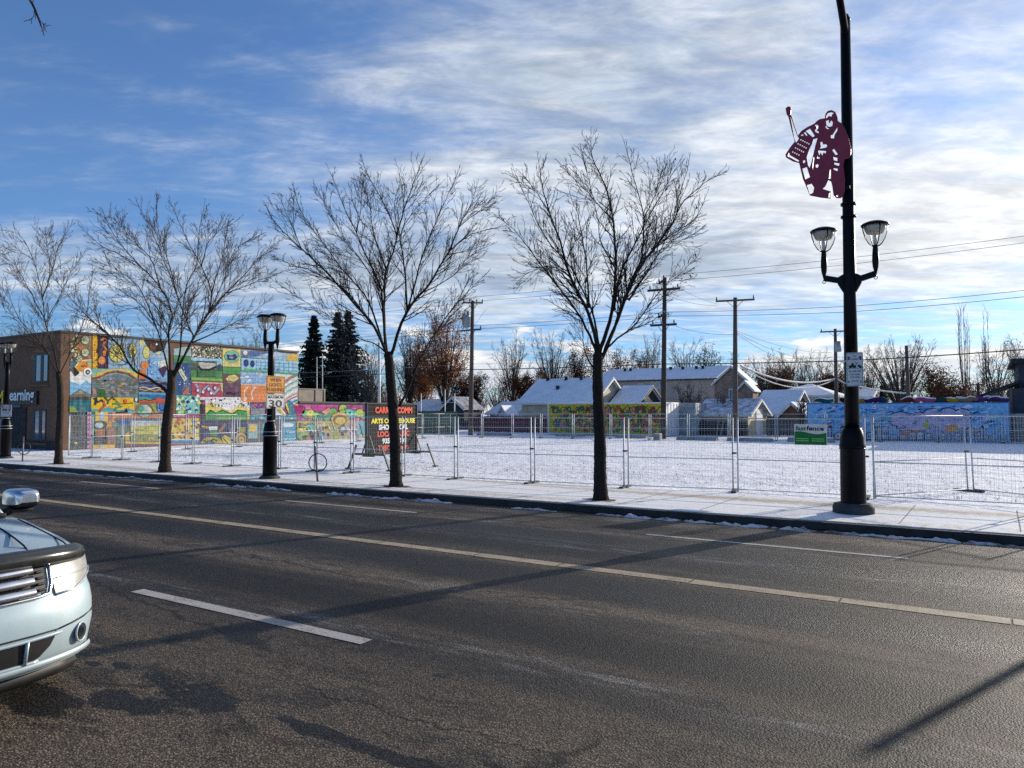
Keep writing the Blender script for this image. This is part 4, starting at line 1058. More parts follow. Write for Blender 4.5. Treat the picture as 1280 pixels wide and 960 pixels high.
# ================================================================== wire fence panels
rf = random.Random(5)
def fence_panel(a, b, label, group, H=1.62, lean=(0, 0, 0), pitch=.066, hp=.13, wr=.0015, tube=.0185, mat=None, name='wire_fence'):
    a = Vector(a); b = Vector(b); d = (b-a); d.z = 0; W = d.length; d.normalize(); n = Vector((-d.y, d.x, 0))
    upv = (Vector((0, 0, 1))+Vector(lean)).normalized()
    root = thing(name, (a+b)/2, label, 'fence panel', group)
    A = a+d*.03; B = b-d*.03
    Pz = lambda t, z: A+(B-A)*t+upv*z
    mb = MB()
    for t in (0, 1): mb.tube([Pz(t, .0), Pz(t, H)], tube, 6)
    for z in (.05, H*.435, H-.02): mb.tube([Pz(0, z), Pz(1, z)], tube*.62, 6)
    mb.build('frame', mat or M_STEEL, root)
    mb = MB(); nv = max(6, int(W/pitch)); L = (B-A).length
    def wire(p, q):
        dd = (q-p).normalized(); u = n; v = dd.cross(u).normalized()
        o = [(u*math.cos(k*2.0944)+v*math.sin(k*2.0944))*wr for k in range(3)]
        mb.add([p+x for x in o]+[q+x for x in o], [(0, 1, 4, 3), (1, 2, 5, 4), (2, 0, 3, 5)])
    for i in range(1, nv): wire(Pz(i/nv, .05), Pz(i/nv, H-.02))
    nh = int(H/hp)
    for i in range(1, nh): wire(Pz(0, .05+(H-.07)*i/nh)+n*.003, Pz(1, .05+(H-.07)*i/nh)+n*.003)
    mb.build('mesh', M_WIRE, root)
    mb = MB()
    for z in (H*.52,): mb.obox(Pz(1, z)+d*.03, d*.05, n*.025, Vector((0, 0, .018)))
    mb.build('clamp', M_DARK, root)
    mb = MB(); mb.obox(b+Vector((0, 0, .02)), d*.05, n*.32, Vector((0, 0, .02))); mb.build('foot', M_DARK, root)
    return root
FG = 'wire fence panels along the pavement'
FP = [(85, 570), (115, 572.5), (153, 575), (200, 577.6), (242, 580), (291, 583), (350, 586.5), (395, 589), (441, 591.4), (505, 595.3), (571, 599), (667, 604), (784, 609.5), (921, 614.5), (1087, 623)]
names = ['leftmost wire panel, at the corner of the learning centre', 'wire panel just right of the slender elm, second from the left end', 'wire panel between the slender elm and the brown elm', 'wire panel directly behind the brown elm trunk', 'first wire panel right of the brown elm trunk', 'wire panel left of the two-headed lamp post', 'wire panel right of the two-headed lamp, behind the bike ring',
         'wire panel left of the message board legs', 'wire panel in front of the left half of the message board', 'wire panel right of the message board elm', 'wire panel in front of the snow with the crossed pole behind', 'wire panel left of the dark middle elm', 'wire panel right of the dark middle elm', 'wire panel that carries the green and white fence sign']
FPW = [G(x, y, GZ) for x, y in FP]
for i in range(len(FPW)-1): fence_panel(FPW[i], FPW[i+1]-(FPW[i+1]-FPW[i]).normalized()*.045, names[i], FG, H=1.60)
pe = FPW[-1]; dr = (FPW[-1]-FPW[-3]).normalized()
far = pe+Vector((3.1, .10, 0)); fence_panel(pe+Vector((.05, 0, 0)), far, 'straight wire panel right of the tall lamp post', FG, H=1.66)
fence_panel(far+Vector((.06, 0, 0)), far+Vector((3.1, .1, 0)), 'wire panel beyond the right edge of the picture', FG, H=1.66)
kp = G(1211, 614, GZ); 
fence_panel(pe+Vector((.08, .10, 0)), kp, 'leaning wire panel set back behind the straight one, left of the kink', FG, H=1.66, lean=(-.035, 0, 0))
fence_panel(kp+Vector((.07, 0, 0)), kp+Vector((2.6, -1.9, 0)), 'leaning wire panel right of the kink in the fence', FG, H=1.66, lean=(-.035, 0, 0))
# along the murals and across the back of the lot
y = 16.2; lx = -31.2; i = 0
pos = ['nearest', 'second', 'third', 'fourth', 'fifth', 'sixth', 'seventh', 'eighth', 'ninth', 'tenth']
ys = [15.8, 18.5, 21.1, 23.9, 26.7, 29.3, 32.2, 35.1, 38.2, 41.3]
for i in range(len(ys)-1):
    fence_panel((lx+.03*(i % 2), ys[i], GZ), (lx, ys[i+1]-.05, GZ), '%s wire panel from the street in the row beside the wall murals' % pos[i], 'wire fence panels beside the murals', pitch=.12, hp=.22, wr=.0018, tube=.022)
bx = [548, 603, 641, 677, 717, 764, 813, 861, 912, 971, 1033, 1081, 1100, 1174, 1255, 1330]
bl = ['left end panel of the back fence, by the green fence', 'back fence panel left of the white garage', 'back fence panel before the maroon fence', 'back fence panel at the left end of the yellow container', 'back fence panel left of the middle elm, before the yellow mural', 'back fence panel behind the middle elm trunk', 'back fence panel before the right part of the yellow mural',
      'back fence panel between the crossarm pole and the pale container', 'back fence panel before the cream gable garage', 'back fence panel left of the green fence sign', 'back fence panel behind the green fence sign', 'back fence panel behind the tall lamp post', 'narrow back fence panel just right of the tall lamp post', 'back fence panel before the middle of the blue mural', 'back fence panel before the right end of the blue mural']
bY = [40.5+i*.62 for i in range(len(bx))]
bp = [AY(x, 550, yy) for x, yy in zip(bx, bY)]
for p in bp: p.z = GZ
for i in range(len(bp)-1):
    fence_panel(bp[i], bp[i+1]-(bp[i+1]-bp[i]).normalized()*.06, bl[i], 'wire fence panels across the back of the lot', H=1.62, pitch=.15, hp=.27, wr=.0019, tube=.028)
# fence maker's plate
Yf = 16.25
a = AY(996.5, 531, Yf); b_ = AY(1031, 556, Yf); c = (a+b_)/2; c.y = Yf; w_ = b_.x-a.x; h_ = a.z-b_.z
# lies on the panel: follow the line of the fence
pL = FPW[-2]; pR = FPW[-1]; dF = (pR-pL); dF.z = 0; dF.normalize(); nF = dF.cross(uz)
t = ((AY(1013, 543, 16.3)-pL).dot(dF)); c = pL+dF*t; c.z = a.z/2+b_.z/2; c += nF*.035
w_ = 34.5*.0171/ .93; h_ = .43
root = thing('fence_sign', c, 'green and white sign board hung on the wire fence', 'sign')
plate(root, 'plate', c, dF, uz, w_, h_, M_SIGNW, .006, .008)
M_GREEN = flat('sign_green', rgb(8, 105, 38)); M_GREENL = flat('sign_light_green', rgb(130, 190, 120))
mb = MB(); pts = [(-w_/2+.01, -h_/2+.01), (w_/2-.01, -h_/2+.01)]+[(w_/2-.01-(w_-.02)*i/12, h_*(.10-.07*math.sin(math.pi*1.7*i/12+.0)*1.0-.02*i/12)) for i in range(13)]
shape(mb, c, dF, uz, pts, .005); mb.build('green_wave', M_GREEN, root)
text('lettering', 'fast', M_GREEN, root, c-dF*(w_*.45)+uz*h_*.19, dF, uz, w_*.32, h_*.22, .0052, .03)
text('lettering', 'fence', M_INK, root, c-dF*(w_*.12)+uz*h_*.19, dF, uz, w_*.53, h_*.22, .0052, .03)
mb = MB()
for i in range(2):
    for s in (-.44, .04): shape(mb, c, dF, uz, [(w_*s, -h_*(.22+.10*i)), (w_*(s+.38), -h_*(.22+.10*i)), (w_*(s+.38), -h_*(.18+.10*i)), (w_*s, -h_*(.18+.10*i))], .0065)
mb.build('small_print', M_GREENL, root)

# ================================================================== message board on its stand
M_BOARD = pmat('black_message_board', (.012, .0125, .013), .7, 0, .3, 5, spec=.12); M_OR = flat('fluorescent_orange', rgb(235, 70, 30)); M_YE = flat('fluorescent_yellow', rgb(235, 220, 30)); M_WL = flat('white_letters', (.75, .75, .73)); M_FRM = pmat('board_frame', (.045, .047, .05), .6, .2, .2, 6, spec=.2)
Xb = -15.4
A = AX(458, 535, Xb); B = AX(521.5, 535, Xb); yl, yr = A.y, B.y
zt = (AX(458, 503, Xb).z+AX(521, 505, Xb).z)/2; zb = (AX(458, 567, Xb).z+AX(521, 565, Xb).z)/2
c = Vector((Xb, (yl+yr)/2, (zt+zb)/2)); BW = yr-yl; BH = zt-zb
root = thing('message_board', (Xb, c.y, GZ), 'black portable message board with orange, yellow and white lettering', 'sign')
ux = Vector((0, 1, 0))
mb = MB(); mb.box((Xb-.05, yl+.04, zb+.03), (Xb, yr-.04, zt-.03)); pn = mb.build('panel', M_BOARD, root)
mb = MB()
for i in range(1, 12): z = zb+BH*i/12; mb.box((Xb, yl+.04, z-.006), (Xb+.006, yr-.04, z+.006))
mb.build('letter_track', M_FRM, root)
mb = MB()
for (y0, y1, z0, z1) in ((yl, yr, zt-.04, zt), (yl, yr, zb, zb+.04), (yl, yl+.04, zb+.04, zt-.04), (yr-.04, yr, zb+.04, zt-.04)): mb.box((Xb-.06, y0, z0), (Xb+.02, y1, z1))
mb.build('frame', M_FRM, root)
def brow(s, m_, f0, f1, g0, g1):
    text('lettering', s, m_, root, (Xb, yl+BW*f0, zt-BH*g1), ux, uz, BW*(f1-f0), BH*(g1-g0), .012, .045, spacing=1.0)
brow('CARROT COMM', M_OR, .155, .885, .075, .205)
brow('ARTS COFFEEHOUSE', M_YE, .08, .945, .305, .405)
brow('SHOP LOCAL', M_WL, .225, .80, .425, .535); brow('LOCAL MUSIC', M_OR, .20, .83, .56, .67); brow('9351 118', M_WL, .29, .66, .70, .81); brow('AVE', M_WL, .69, .765, .72, .80)
brow('THECARROT', M_OR, .215, .72, .84, .95); brow('.ca', M_OR, .735, .815, .86, .94)
for yy in (yl+.10, yr-.10):
    mb = MB(); zc_ = zb+.0
    mb.beam((Xb-.62, yy, zc_), (Xb+.62, yy, zc_), .05, .06)
    for s in (-1, 1):
        mb.beam((Xb+s*.50, yy, zc_+.26), (Xb+s*.82, yy, GZ+.04), .045, .045)
        mb.beam((Xb+s*.25, yy, zc_+.03), (Xb+s*.03, yy, zc_+.55), .03, .03)
    mb.obox((Xb, yy, zc_-.015), (.20, 0, 0), (0, .06, 0), (0, 0, .055))
    st = mb.build('stand', M_DARK, root)
    mb = MB()
    for s in (-1, 1): mb.obox((Xb+s*.83, yy, GZ+.03), (.07, 0, 0), (0, .07, 0), (0, 0, .02))
    mb.build('foot', M_DARK, st)
mb = MB(); mb.beam((Xb-.03, yl+.1, zb-.02), (Xb-.03, yr-.1, zb-.02), .05, .05); mb.build('crossbar', M_DARK, root)

# ================================================================== bike rings
def bike_ring(px, py, label, lean):
    b = G(px, py, GZ); root = thing('bike_rack', b, label, 'bike rack', 'post-and-ring bike racks on the pavement')
    L = Vector((lean[0], lean[1], 1)).normalized()
    mb = MB(); mb.tube([b, b+L*.88], .026, 8); mb.build('post', pmat('rusty_post', (.22, .19, .17), .6, .4, .3, 8), root)
    d = Vector((.82, .57, 0)).normalized(); c = b+L*.47+Vector((.06, 0, 0)); n = 22
    mb = MB(); mb.tube([c+d*.22*math.cos(2*math.pi*i/n)+Vector((0, 0, .22*math.sin(2*math.pi*i/n))) for i in range(n+1)], .014, 7, cap=False); mb.build('ring', M_DARK, root)
bike_ring(397, 602, 'post-and-ring bike rack right of the two-headed lamp', (-.10, -.02))
bike_ring(28, 577, 'post-and-ring bike rack in front of the learning centre', (.04, 0))
# ================================================================== buildings
def masonry(name, base, bw, bh, mort, var=.25, bump=.3):
    m, nt, bs = newmat(name)
    p = nt.node('ShaderNodeTexCoord').outputs['Object']
    s_ = nt.node('ShaderNodeSeparateXYZ', {0: p})
    v = nt.node('ShaderNodeCombineXYZ', {0: nt.m('ADD', s_.outputs[0], s_.outputs[1]), 1: s_.outputs[2], 2: 0.}).outputs[0]
    b = nt.node('ShaderNodeTexBrick', {'Color1': (*[x*(1-var) for x in base], 1), 'Color2': (*[x*(1+var) for x in base], 1), 'Mortar': (*mort, 1), 'Scale': 1., 'Mortar Size': .012, 'Brick Width': bw, 'Row Height': bh})
    nt.l.new(v, b.inputs['Vector'])
    n = nt.sstep(nt.noise(p, 2.2, 6, .65), .3, .7, .75, 1.2)
    vm = nt.node('ShaderNodeVectorMath', operation='SCALE'); nt.l.new(b.outputs[0], vm.inputs[0]); nt.l.new(n, vm.inputs['Scale'])
    nt.l.new(vm.outputs[0], bs.inputs['Base Color']); bs.inputs['Roughness'].default_value = .9; bs.inputs['Specular IOR Level'].default_value = .2
    bb = nt.node('ShaderNodeBump', {'Height': b.outputs[1], 'Strength': bump, 'Distance': -.01}); nt.l.new(bb.outputs[0], bs.inputs['Normal'])
    return m
M_STUCCO = pmat('brown_stucco', (.165, .098, .062), .92, 0, .12, 3, .3, 90, spec=.2)
M_STONE = masonry('dark_ledge_stone', (.060, .054, .050), .42, .11, (.02, .018, .016))
M_ROOFD = pmat('dark_flashing', (.05, .045, .042), .6, .2, .2, 5)
M_GLASSW = pmat('window_glass', (.10, .16, .22), .04, .0, .3, .8, spec=1., coat=.5)  # bluish sky reflection put into the base colour
Xw = -35.0; YF = 17.3
ztop = 5.43
root = thing('learning_centre', (Xw, YF, GZ), 'two-storey brown stucco learning centre with colourful murals on its side wall', 'building')
YE = AX(372, 440, Xw).y
mb = MB(); mb.box((Xw-22, YF, -.15), (Xw, YE, ztop)); wall = mb.build('wall', M_STUCCO, root)
mb = MB(); mb.box((Xw-22.06, YF-.06, ztop+.002), (Xw+.07, YE+.06, ztop+.10)); mb.build('roof', M_ROOFD, root)
mb = MB(); a = AY(40, 557, YF); mb.box((AY(33, 557, YF).x, YF-.09, -.14), (Xw+.05, YF-.002, AY(60, 551, YF).z)); mb.build('stone_base', M_STONE, root)
mb = MB(); mb.box((AY(11, 557, YF).x, YF-.05, -.14), (AY(33, 557, YF).x-.03, YF-.002, AY(20, 509, YF).z)); mb.build('entrance', M_STONE, root)
mb = MB(); mb.box((AY(0, 557, YF).x-1, YF-.04, -.13), (AY(9, 557, YF).x, YF-.003, AY(5, 523, YF).z)); dr_ = mb.build('door', M_GLASSD, root)
def win(x0, x1, y0, y1, panes=2):
    p = AY(x0, y0, YF); q_ = AY(x1, y1, YF)
    xa, xb, z1, z0 = p.x, q_.x, p.z, q_.z
    mb = MB(); fw_ = .07
    for (u0, u1, w0, w1) in ((xa, xb, z1-fw_, z1), (xa, xb, z0, z0+fw_), (xa, xa+fw_*4, z0+fw_, z1-fw_), (xb-fw_, xb, z0+fw_, z1-fw_)): mb.box((u0, YF-.03, w0), (u1, YF-.002, w1))
    xm = (xa+xb)/2+.12; mb.box((xm-.10, YF-.03, z0+fw_), (xm+.14, YF-.002, z1-fw_))
    f = mb.build('window', M_DARK, root)
    mb = MB(); mb.poly([(xa+.28, YF-.012, z0+.07), (xb-.07, YF-.012, z0+.07), (xb-.07, YF-.012, z1-.07), (xa+.28, YF-.012, z1-.07)]); mb.build('pane', M_GLASSW, f)
    mb = MB(); mb.box((xa-.25, YF-.10, z0-.20), (xb+.15, YF-.002, z0-.10)); mb.build('sill', M_STUCCO, f)
win(42, 60.5, 443, 477.5); win(40.5, 57.5, 512, 551)
M_SIGNB = pmat('sign_letter_white', (.85, .85, .85), .4, 0, .05, 3)
zS0 = AY(30, 504, YF).z; zS1 = AY(30, 487.5, YF).z
text('lettering', 'Learning', M_SIGNB, root, (AY(12, 504, YF).x, YF-.14, AY(12, 505.5, YF).z), (1, 0, 0), uz, AY(46, 500, YF).x-AY(11, 500, YF).x, (zS1-zS0)*1.15, .03, .02)
text('lettering', 'M', flat('sign_letter_yellow', rgb(240, 200, 40)), root, (AY(1, 504, YF).x, YF-.14, zS0), (1, 0, 0), uz, AY(8.5, 500, YF).x-AY(1, 500, YF).x, (zS1-zS0), .03, .03)
mb = MB(); mb.box((AY(-12, 500, YF).x, YF-.13, AY(5, 506, YF).z), (AY(49, 500, YF).x, YF-.006, AY(40, 489, YF).z)); mb.build('sign_backing', pmat('sign_backing', (.02, .02, .02), .5, 0, .2, 4), root)
mb = MB(); mb.box((AY(-12, 500, YF).x, YF-.10, AY(5, 509.3, YF).z), (AY(28, 500, YF).x, YF-.006, AY(5, 506.3, YF).z)); mb.build('sign_fascia', flat('pale_purple_panel', (.10, .095, .14)), root)

# ---- the murals: paint colours on the wall, traced panel by panel
class Canvas:
    def __init__(s, X, ox, oy, k): s.mb = MB(); s.X = X; s.set(ox, oy, k); s.l = 1
    def set(s, ox, oy, k): s.o = (ox, oy, k)
    def panel(s): s.l = 1
    def P(s, x, y): px = s.o[0]+x/s.o[2]; py = s.o[1]+y/s.o[2]; return AX(px, py, s.X)
    def poly(s, pts, col):
        s.k = (getattr(s, 'k', 0)+1) % 20; e = .004+.0024*s.l+.0001*s.k; s.l += 1
        g_ = sum(col)/3; col = tuple(max(0, c*.86) for c in rgb(*[c+(g_-c)*.14 for c in col]))
        P = [s.P(x, y) for x, y in pts]
        # keep faces pointing towards +X
        ar = sum((P[i].y*P[(i+1) % len(P)].z-P[(i+1) % len(P)].y*P[i].z) for i in range(len(P)))
        if ar < 0: P.reverse()
        s.mb.poly([(p.x+e, p.y, p.z) for p in P], col)
    def rect(s, x0, y0, x1, y1, col, dy=0): s.poly([(x0, y0), (x1, y0+dy), (x1, y1+dy), (x0, y1)], col)
    def ell(s, cx, cy_, rx, ry, col, n=14): s.poly([(cx+rx*math.cos(2*math.pi*i/n), cy_+ry*math.sin(2*math.pi*i/n)) for i in range(n)], col)
    def line(s, pts, w, col):
        L = []; R_ = []
        for i, p in enumerate(pts):
            a = pts[max(0, i-1)]; b = pts[min(len(pts)-1, i+1)]; dx, dy = b[0]-a[0], b[1]-a[1]; n = math.hypot(dx, dy) or 1
            L.append((p[0]-dy/n*w/2, p[1]+dx/n*w/2)); R_.append((p[0]+dy/n*w/2, p[1]-dx/n*w/2))
        l0 = s.l
        for i in range(len(pts)-1): s.l = l0; s.poly([L[i], L[i+1], R_[i+1], R_[i]], col)
        s.l = l0+1
    def curl(s, x0, y0, x1, y1, amp, n, w, col, ph=0.):
        pts = [(x0+(x1-x0)*i/24, y0+(y1-y0)*i/24+amp*math.sin(ph+n*2*math.pi*i/24)) for i in range(25)]; s.line(pts, w, col)
    def specks(s, x0, y0, x1, y1, n, r, cols, rng, ar=1.):
        l0 = s.l
        for i in range(n):
            s.l = l0+i % 4; x = rng.uniform(x0, x1); y = rng.uniform(y0, y1); a = r*rng.uniform(.5, 1.2); t = rng.random()*3
            pts = [(x+a*math.cos(t+k*1.2566)*rng.uniform(.7, 1.3), y+a*ar*math.sin(t+k*1.2566)*rng.uniform(.7, 1.3)) for k in range(5)]
            s.poly(pts, rng.choice(cols))
        s.l = l0+4
rg = random.Random(3)
cv = Canvas(Xw, 70, 400, 8)
dyl = lambda x: x*.0878                                   # top line falls to the right
# crop one (70,400) x8
cv.rect(138, 130, 350, 400, (150, 110, 60), 26); cv.specks(145, 145, 235, 430, 46, 14, [(40, 38, 40), (225, 225, 200), (90, 90, 80), (215, 205, 150)], rg)
for a in ((290, 200, 44, 48), (290, 325, 40, 45), (230, 385, 32, 32)): cv.l = 6; cv.ell(*a, (60, 60, 50)); cv.ell(a[0], a[1], a[2]-5, a[3]-5, (200, 205, 160)); cv.line([(a[0]-20, a[1]-20), (a[0]+20, a[1]+20)], 4, (110, 110, 90)); cv.line([(a[0]-22, a[1]+16), (a[0]+22, a[1]-14)], 4, (110, 110, 90))
cv.l = 6; cv.poly([(205, 255), (230, 250), (270, 300), (240, 300)], (235, 110, 50))
cv.panel(); cv.rect(138, 400, 350, 590, (235, 232, 215), 2); cv.poly([(140, 405), (215, 400), (225, 430), (140, 520)], (70, 105, 115)); cv.poly([(180, 480), (240, 400), (352, 395), (352, 480), (290, 520), (215, 510)], (240, 160, 45)); cv.line([(180, 480), (240, 405), (352, 398)], 7, (250, 240, 220)); cv.poly([(142, 490), (185, 470), (235, 530), (190, 565)], (40, 40, 42)); cv.ell(315, 522, 42, 44, (245, 245, 240)); cv.ell(315, 522, 24, 26, (50, 50, 52)); cv.ell(315, 522, 9, 10, (235, 235, 235)); cv.ell(330, 430, 22, 16, (130, 200, 200)); cv.ell(285, 460, 26, 12, (225, 90, 50))
cv.panel(); cv.rect(138, 590, 350, 780, (120, 185, 225)); cv.poly([(138, 590), (350, 590), (350, 640), (300, 605), (240, 650), (138, 610)], (225, 235, 235)); cv.poly([(138, 755), (240, 690), (350, 745), (350, 780), (138, 780)], (110, 105, 95)); cv.poly([(190, 740), (240, 700), (290, 740)], (165, 155, 120)); cv.rect(138, 770, 350, 800, (60, 70, 70)); cv.rect(134, 800, 350, 922, (10, 110, 125)); cv.poly([(134, 875), (180, 868), (205, 900), (215, 922), (134, 922)], (150, 165, 50)); cv.ell(155, 868, 26, 10, (95, 170, 80)); cv.rect(230, 830, 300, 900, (20, 122, 135))
cv.panel(); cv.rect(366, 150, 522, 482, (245, 185, 40), 16); cv.specks(370, 180, 412, 470, 26, 6, [(230, 120, 30), (120, 60, 20)], rg); cv.rect(418, 160, 520, 484, (60, 22, 62), 4)
cv.line([(415, 330), (440, 230), (490, 190), (512, 215), (450, 300), (415, 310)], 22, (60, 22, 62)); cv.line([(440, 205), (480, 180), (505, 205), (470, 240), (500, 300), (475, 350)], 18, (240, 130, 40)); cv.ell(455, 405, 36, 40, (240, 140, 45)); cv.ell(480, 330, 16, 30, (240, 140, 45))
cv.panel(); cv.rect(524, 168, 830, 490, (140, 180, 205), 12); cv.specks(530, 190, 820, 480, 40, 14, [(170, 205, 220), (110, 150, 180), (190, 200, 190)], rg)
for a in ((612, 332, 86, 92), (762, 305, 38, 78)): cv.ell(*a, (95, 95, 60)); cv.ell(a[0], a[1], a[2]-6, a[3]-6, (225, 215, 110)); [cv.line([(a[0], a[1]), (a[0]+a[2]*.85*math.cos(t), a[1]+a[3]*.85*math.sin(t))], 6, (160, 145, 60)) for t in [i*.7854 for i in range(8)]]; cv.ell(a[0], a[1], 14, 14, (120, 90, 50))
cv.line([(540, 400), (600, 445), (680, 450), (760, 410)], 8, (70, 90, 100))
cv.panel(); cv.rect(356, 486, 822, 770, (120, 190, 175), 8); cv.poly([(356, 575), (430, 560), (520, 515), (600, 500), (700, 515), (822, 575), (822, 540), (700, 490), (560, 490), (420, 520)], (225, 190, 60)); cv.line([(356, 588), (430, 575), (520, 530), (610, 515), (720, 540), (822, 610)], 24, (150, 60, 45)); cv.poly([(356, 605), (440, 590), (530, 550), (610, 535), (710, 560), (820, 625), (820, 775), (356, 770)], (105, 125, 130))
cv.specks(400, 590, 810, 760, 120, 22, [(70, 115, 75), (165, 135, 130), (130, 150, 165), (90, 110, 100), (190, 150, 90), (150, 100, 110), (80, 90, 110)], rg, .7); cv.poly([(400, 770), (430, 690), (480, 690), (520, 770)], (50, 110, 60)); cv.poly([(362, 690), (390, 680), (400, 740), (365, 745)], (205, 140, 120))
cv.panel(); cv.rect(834, 196, 1120, 590, (150, 185, 205), 20); cv.ell(862, 225, 30, 36, (225, 215, 140)); cv.ell(902, 325, 38, 66, (90, 95, 60)); cv.ell(902, 325, 33, 60, (215, 210, 115)); cv.ell(1020, 300, 30, 50, (215, 210, 150)); cv.poly([(875, 198), (1110, 215), (1080, 300), (980, 330), (920, 270)], (45, 35, 38)); cv.ell(965, 270, 34, 44, (120, 70, 40)); cv.ell(1004, 243, 9, 10, (240, 240, 230)); cv.poly([(945, 380), (1010, 370), (1110, 520), (1110, 595), (910, 590), (920, 470)], (120, 175, 225)); cv.ell(885, 450, 38, 40, (240, 130, 40)); cv.poly([(825, 560), (840, 490), (895, 500), (900, 590), (825, 590)], (225, 110, 40)); cv.poly([(1008, 420), (1085, 400), (1110, 470), (1040, 490)], (220, 220, 200)); cv.poly([(1018, 490), (1090, 455), (1105, 490), (1070, 580)], (70, 35, 80)); cv.specks(930, 400, 1080, 580, 18, 13, [(170, 210, 235), (90, 150, 210)], rg)
cv.panel(); cv.rect(824, 590, 1122, 745, (60, 75, 110), 16); [cv.curl(830, 610+i*22, 1115, 620+i*22, 7, 2+i % 3, 9, c_, i) for i, c_ in enumerate([(150, 150, 200), (25, 25, 35), (110, 110, 170), (210, 205, 195), (230, 180, 40), (25, 25, 35)])]
cv.rect(824, 718, 1122, 745, (90, 160, 200), 12); cv.rect(824, 745, 1122, 800, (35, 95, 160), 8); cv.poly([(824, 765), (900, 770), (1010, 800), (824, 795)], (70, 160, 140)); cv.poly([(824, 800), (960, 802), (1020, 775), (1122, 800), (1122, 835), (824, 826)], (205, 85, 55)); cv.curl(824, 798, 1000, 800, 5, 2, 7, (25, 25, 30))
cv.panel(); cv.rect(352, 758, 782, 925, (245, 195, 20), 12); cv.poly([(352, 885), (430, 895), (520, 870), (640, 900), (720, 880), (782, 905), (782, 935), (352, 925)], (95, 165, 175)); cv.line([(390, 850), (395, 800), (375, 785), (400, 780), (415, 825), (455, 800), (480, 830), (470, 880)], 22, (30, 45, 90)); cv.line([(470, 815), (490, 850), (450, 890), (430, 925)], 24, (200, 85, 45)); cv.line([(480, 765), (520, 810), (515, 840)], 16, (30, 28, 26)); cv.line([(520, 810), (565, 770), (580, 800)], 12, (30, 28, 26)); cv.line([(565, 840), (620, 835), (650, 870), (600, 880), (590, 905)], 22, (50, 150, 70)); cv.line([(560, 770), (640, 840), (770, 830)], 7, (40, 36, 30)); cv.ell(695, 810, 18, 20, (225, 90, 50)); cv.poly([(600, 915), (690, 915), (700, 870), (720, 925), (600, 930)], (25, 24, 26))
cv.panel(); cv.rect(782, 820, 1105, 930, (140, 160, 110), 8); cv.ell(880, 900, 90, 78, (150, 110, 80)); cv.ell(885, 910, 68, 62, (165, 205, 180)); cv.ell(850, 890, 30, 30, (80, 170, 140)); cv.ell(930, 905, 26, 22, (220, 205, 190)); cv.line([(955, 840), (1005, 930)], 26, (170, 180, 70)); cv.poly([(1010, 832), (1100, 838), (1100, 935), (1010, 930)], (40, 120, 190)); cv.specks(1015, 840, 1095, 925, 14, 12, [(220, 90, 120), (150, 205, 230), (30, 70, 140)], rg); cv.ell(800, 795, 14, 20, (230, 230, 230)); cv.rect(783, 930, 1105, 938, (60, 90, 60))
# crop two (220,420) x8
cv.set(220, 420, 8); cv.panel(); cv.rect(-24, 130, 150, 590, (45, 85, 140), 8); cv.poly([(-24, 128), (148, 100), (148, 235), (-24, 235)], (170, 195, 200)); cv.poly([(-24, 190), (148, 200), (148, 270), (-24, 270)], (70, 140, 85)); cv.poly([(20, 345), (50, 325), (112, 430), (80, 455)], (225, 220, 185)); cv.line([(40, 360), (90, 430)], 8, (120, 150, 60)); cv.poly([(60, 585), (95, 520), (125, 500), (128, 560), (105, 590)], (200, 85, 55)); cv.specks(0, 290, 140, 580, 16, 7, [(225, 235, 240), (120, 160, 210)], rg)
cv.panel(); cv.rect(150, 100, 462, 215, (110, 120, 90), 22); cv.specks(155, 108, 460, 222, 260, 9, [(25, 25, 25), (230, 225, 205), (60, 90, 60), (190, 150, 130), (90, 110, 60), (240, 235, 220)], rg)
cv.panel(); cv.rect(150, 212, 462, 450, (70, 150, 80), 12); cv.poly([(150, 210), (462, 232), (462, 290), (400, 300), (150, 240)], (150, 200, 230)); cv.poly([(150, 240), (215, 285), (215, 345), (150, 345)], (70, 85, 75)); cv.poly([(400, 300), (440, 275), (462, 300), (462, 350), (400, 350)], (60, 80, 85)); cv.rect(212, 250, 405, 410, (75, 105, 80)); cv.rect(225, 262, 395, 330, (190, 190, 180)); cv.line([(220, 300), (250, 335), (330, 338), (400, 310)], 22, (28, 26, 26)); cv.line([(205, 250), (395, 270)], 8, (40, 40, 40)); cv.line([(280, 268), (370, 262)], 6, (150, 60, 50)); cv.rect(215, 350, 403, 405, (60, 120, 70)); cv.poly([(150, 415), (462, 430), (462, 455), (150, 440)], (150, 180, 70))
cv.panel(); cv.rect(158, 456, 468, 600, (185, 60, 85), 12); cv.line([(162, 462), (464, 474)], 10, (240, 190, 180)); cv.line([(195, 480), (240, 560), (320, 500), (380, 580), (430, 520)], 26, (140, 185, 205))
for a in ((218, 543), (268, 558), (325, 528), (390, 520), (350, 570)): cv.l = 5; cv.ell(*a, 20, 24, (60, 40, 90)); cv.ell(*a, 14, 17, (235, 205, 220))
cv.l = 5; cv.poly([(440, 476), (466, 476), (466, 570), (450, 540)], (225, 200, 130))
cv.panel(); cv.rect(466, 122, 645, 375, (225, 210, 120), 10); cv.ell(558, 205, 78, 62, (60, 120, 90)); cv.ell(558, 205, 72, 57, (130, 200, 160)); cv.poly([(505, 180), (545, 195), (590, 175), (615, 215), (580, 245), (515, 240)], (30, 60, 120)); cv.ell(550, 215, 20, 9, (170, 170, 190)); cv.rect(466, 308, 645, 376, (75, 160, 75), 6); cv.line([(466, 308), (645, 312)], 5, (40, 80, 50))
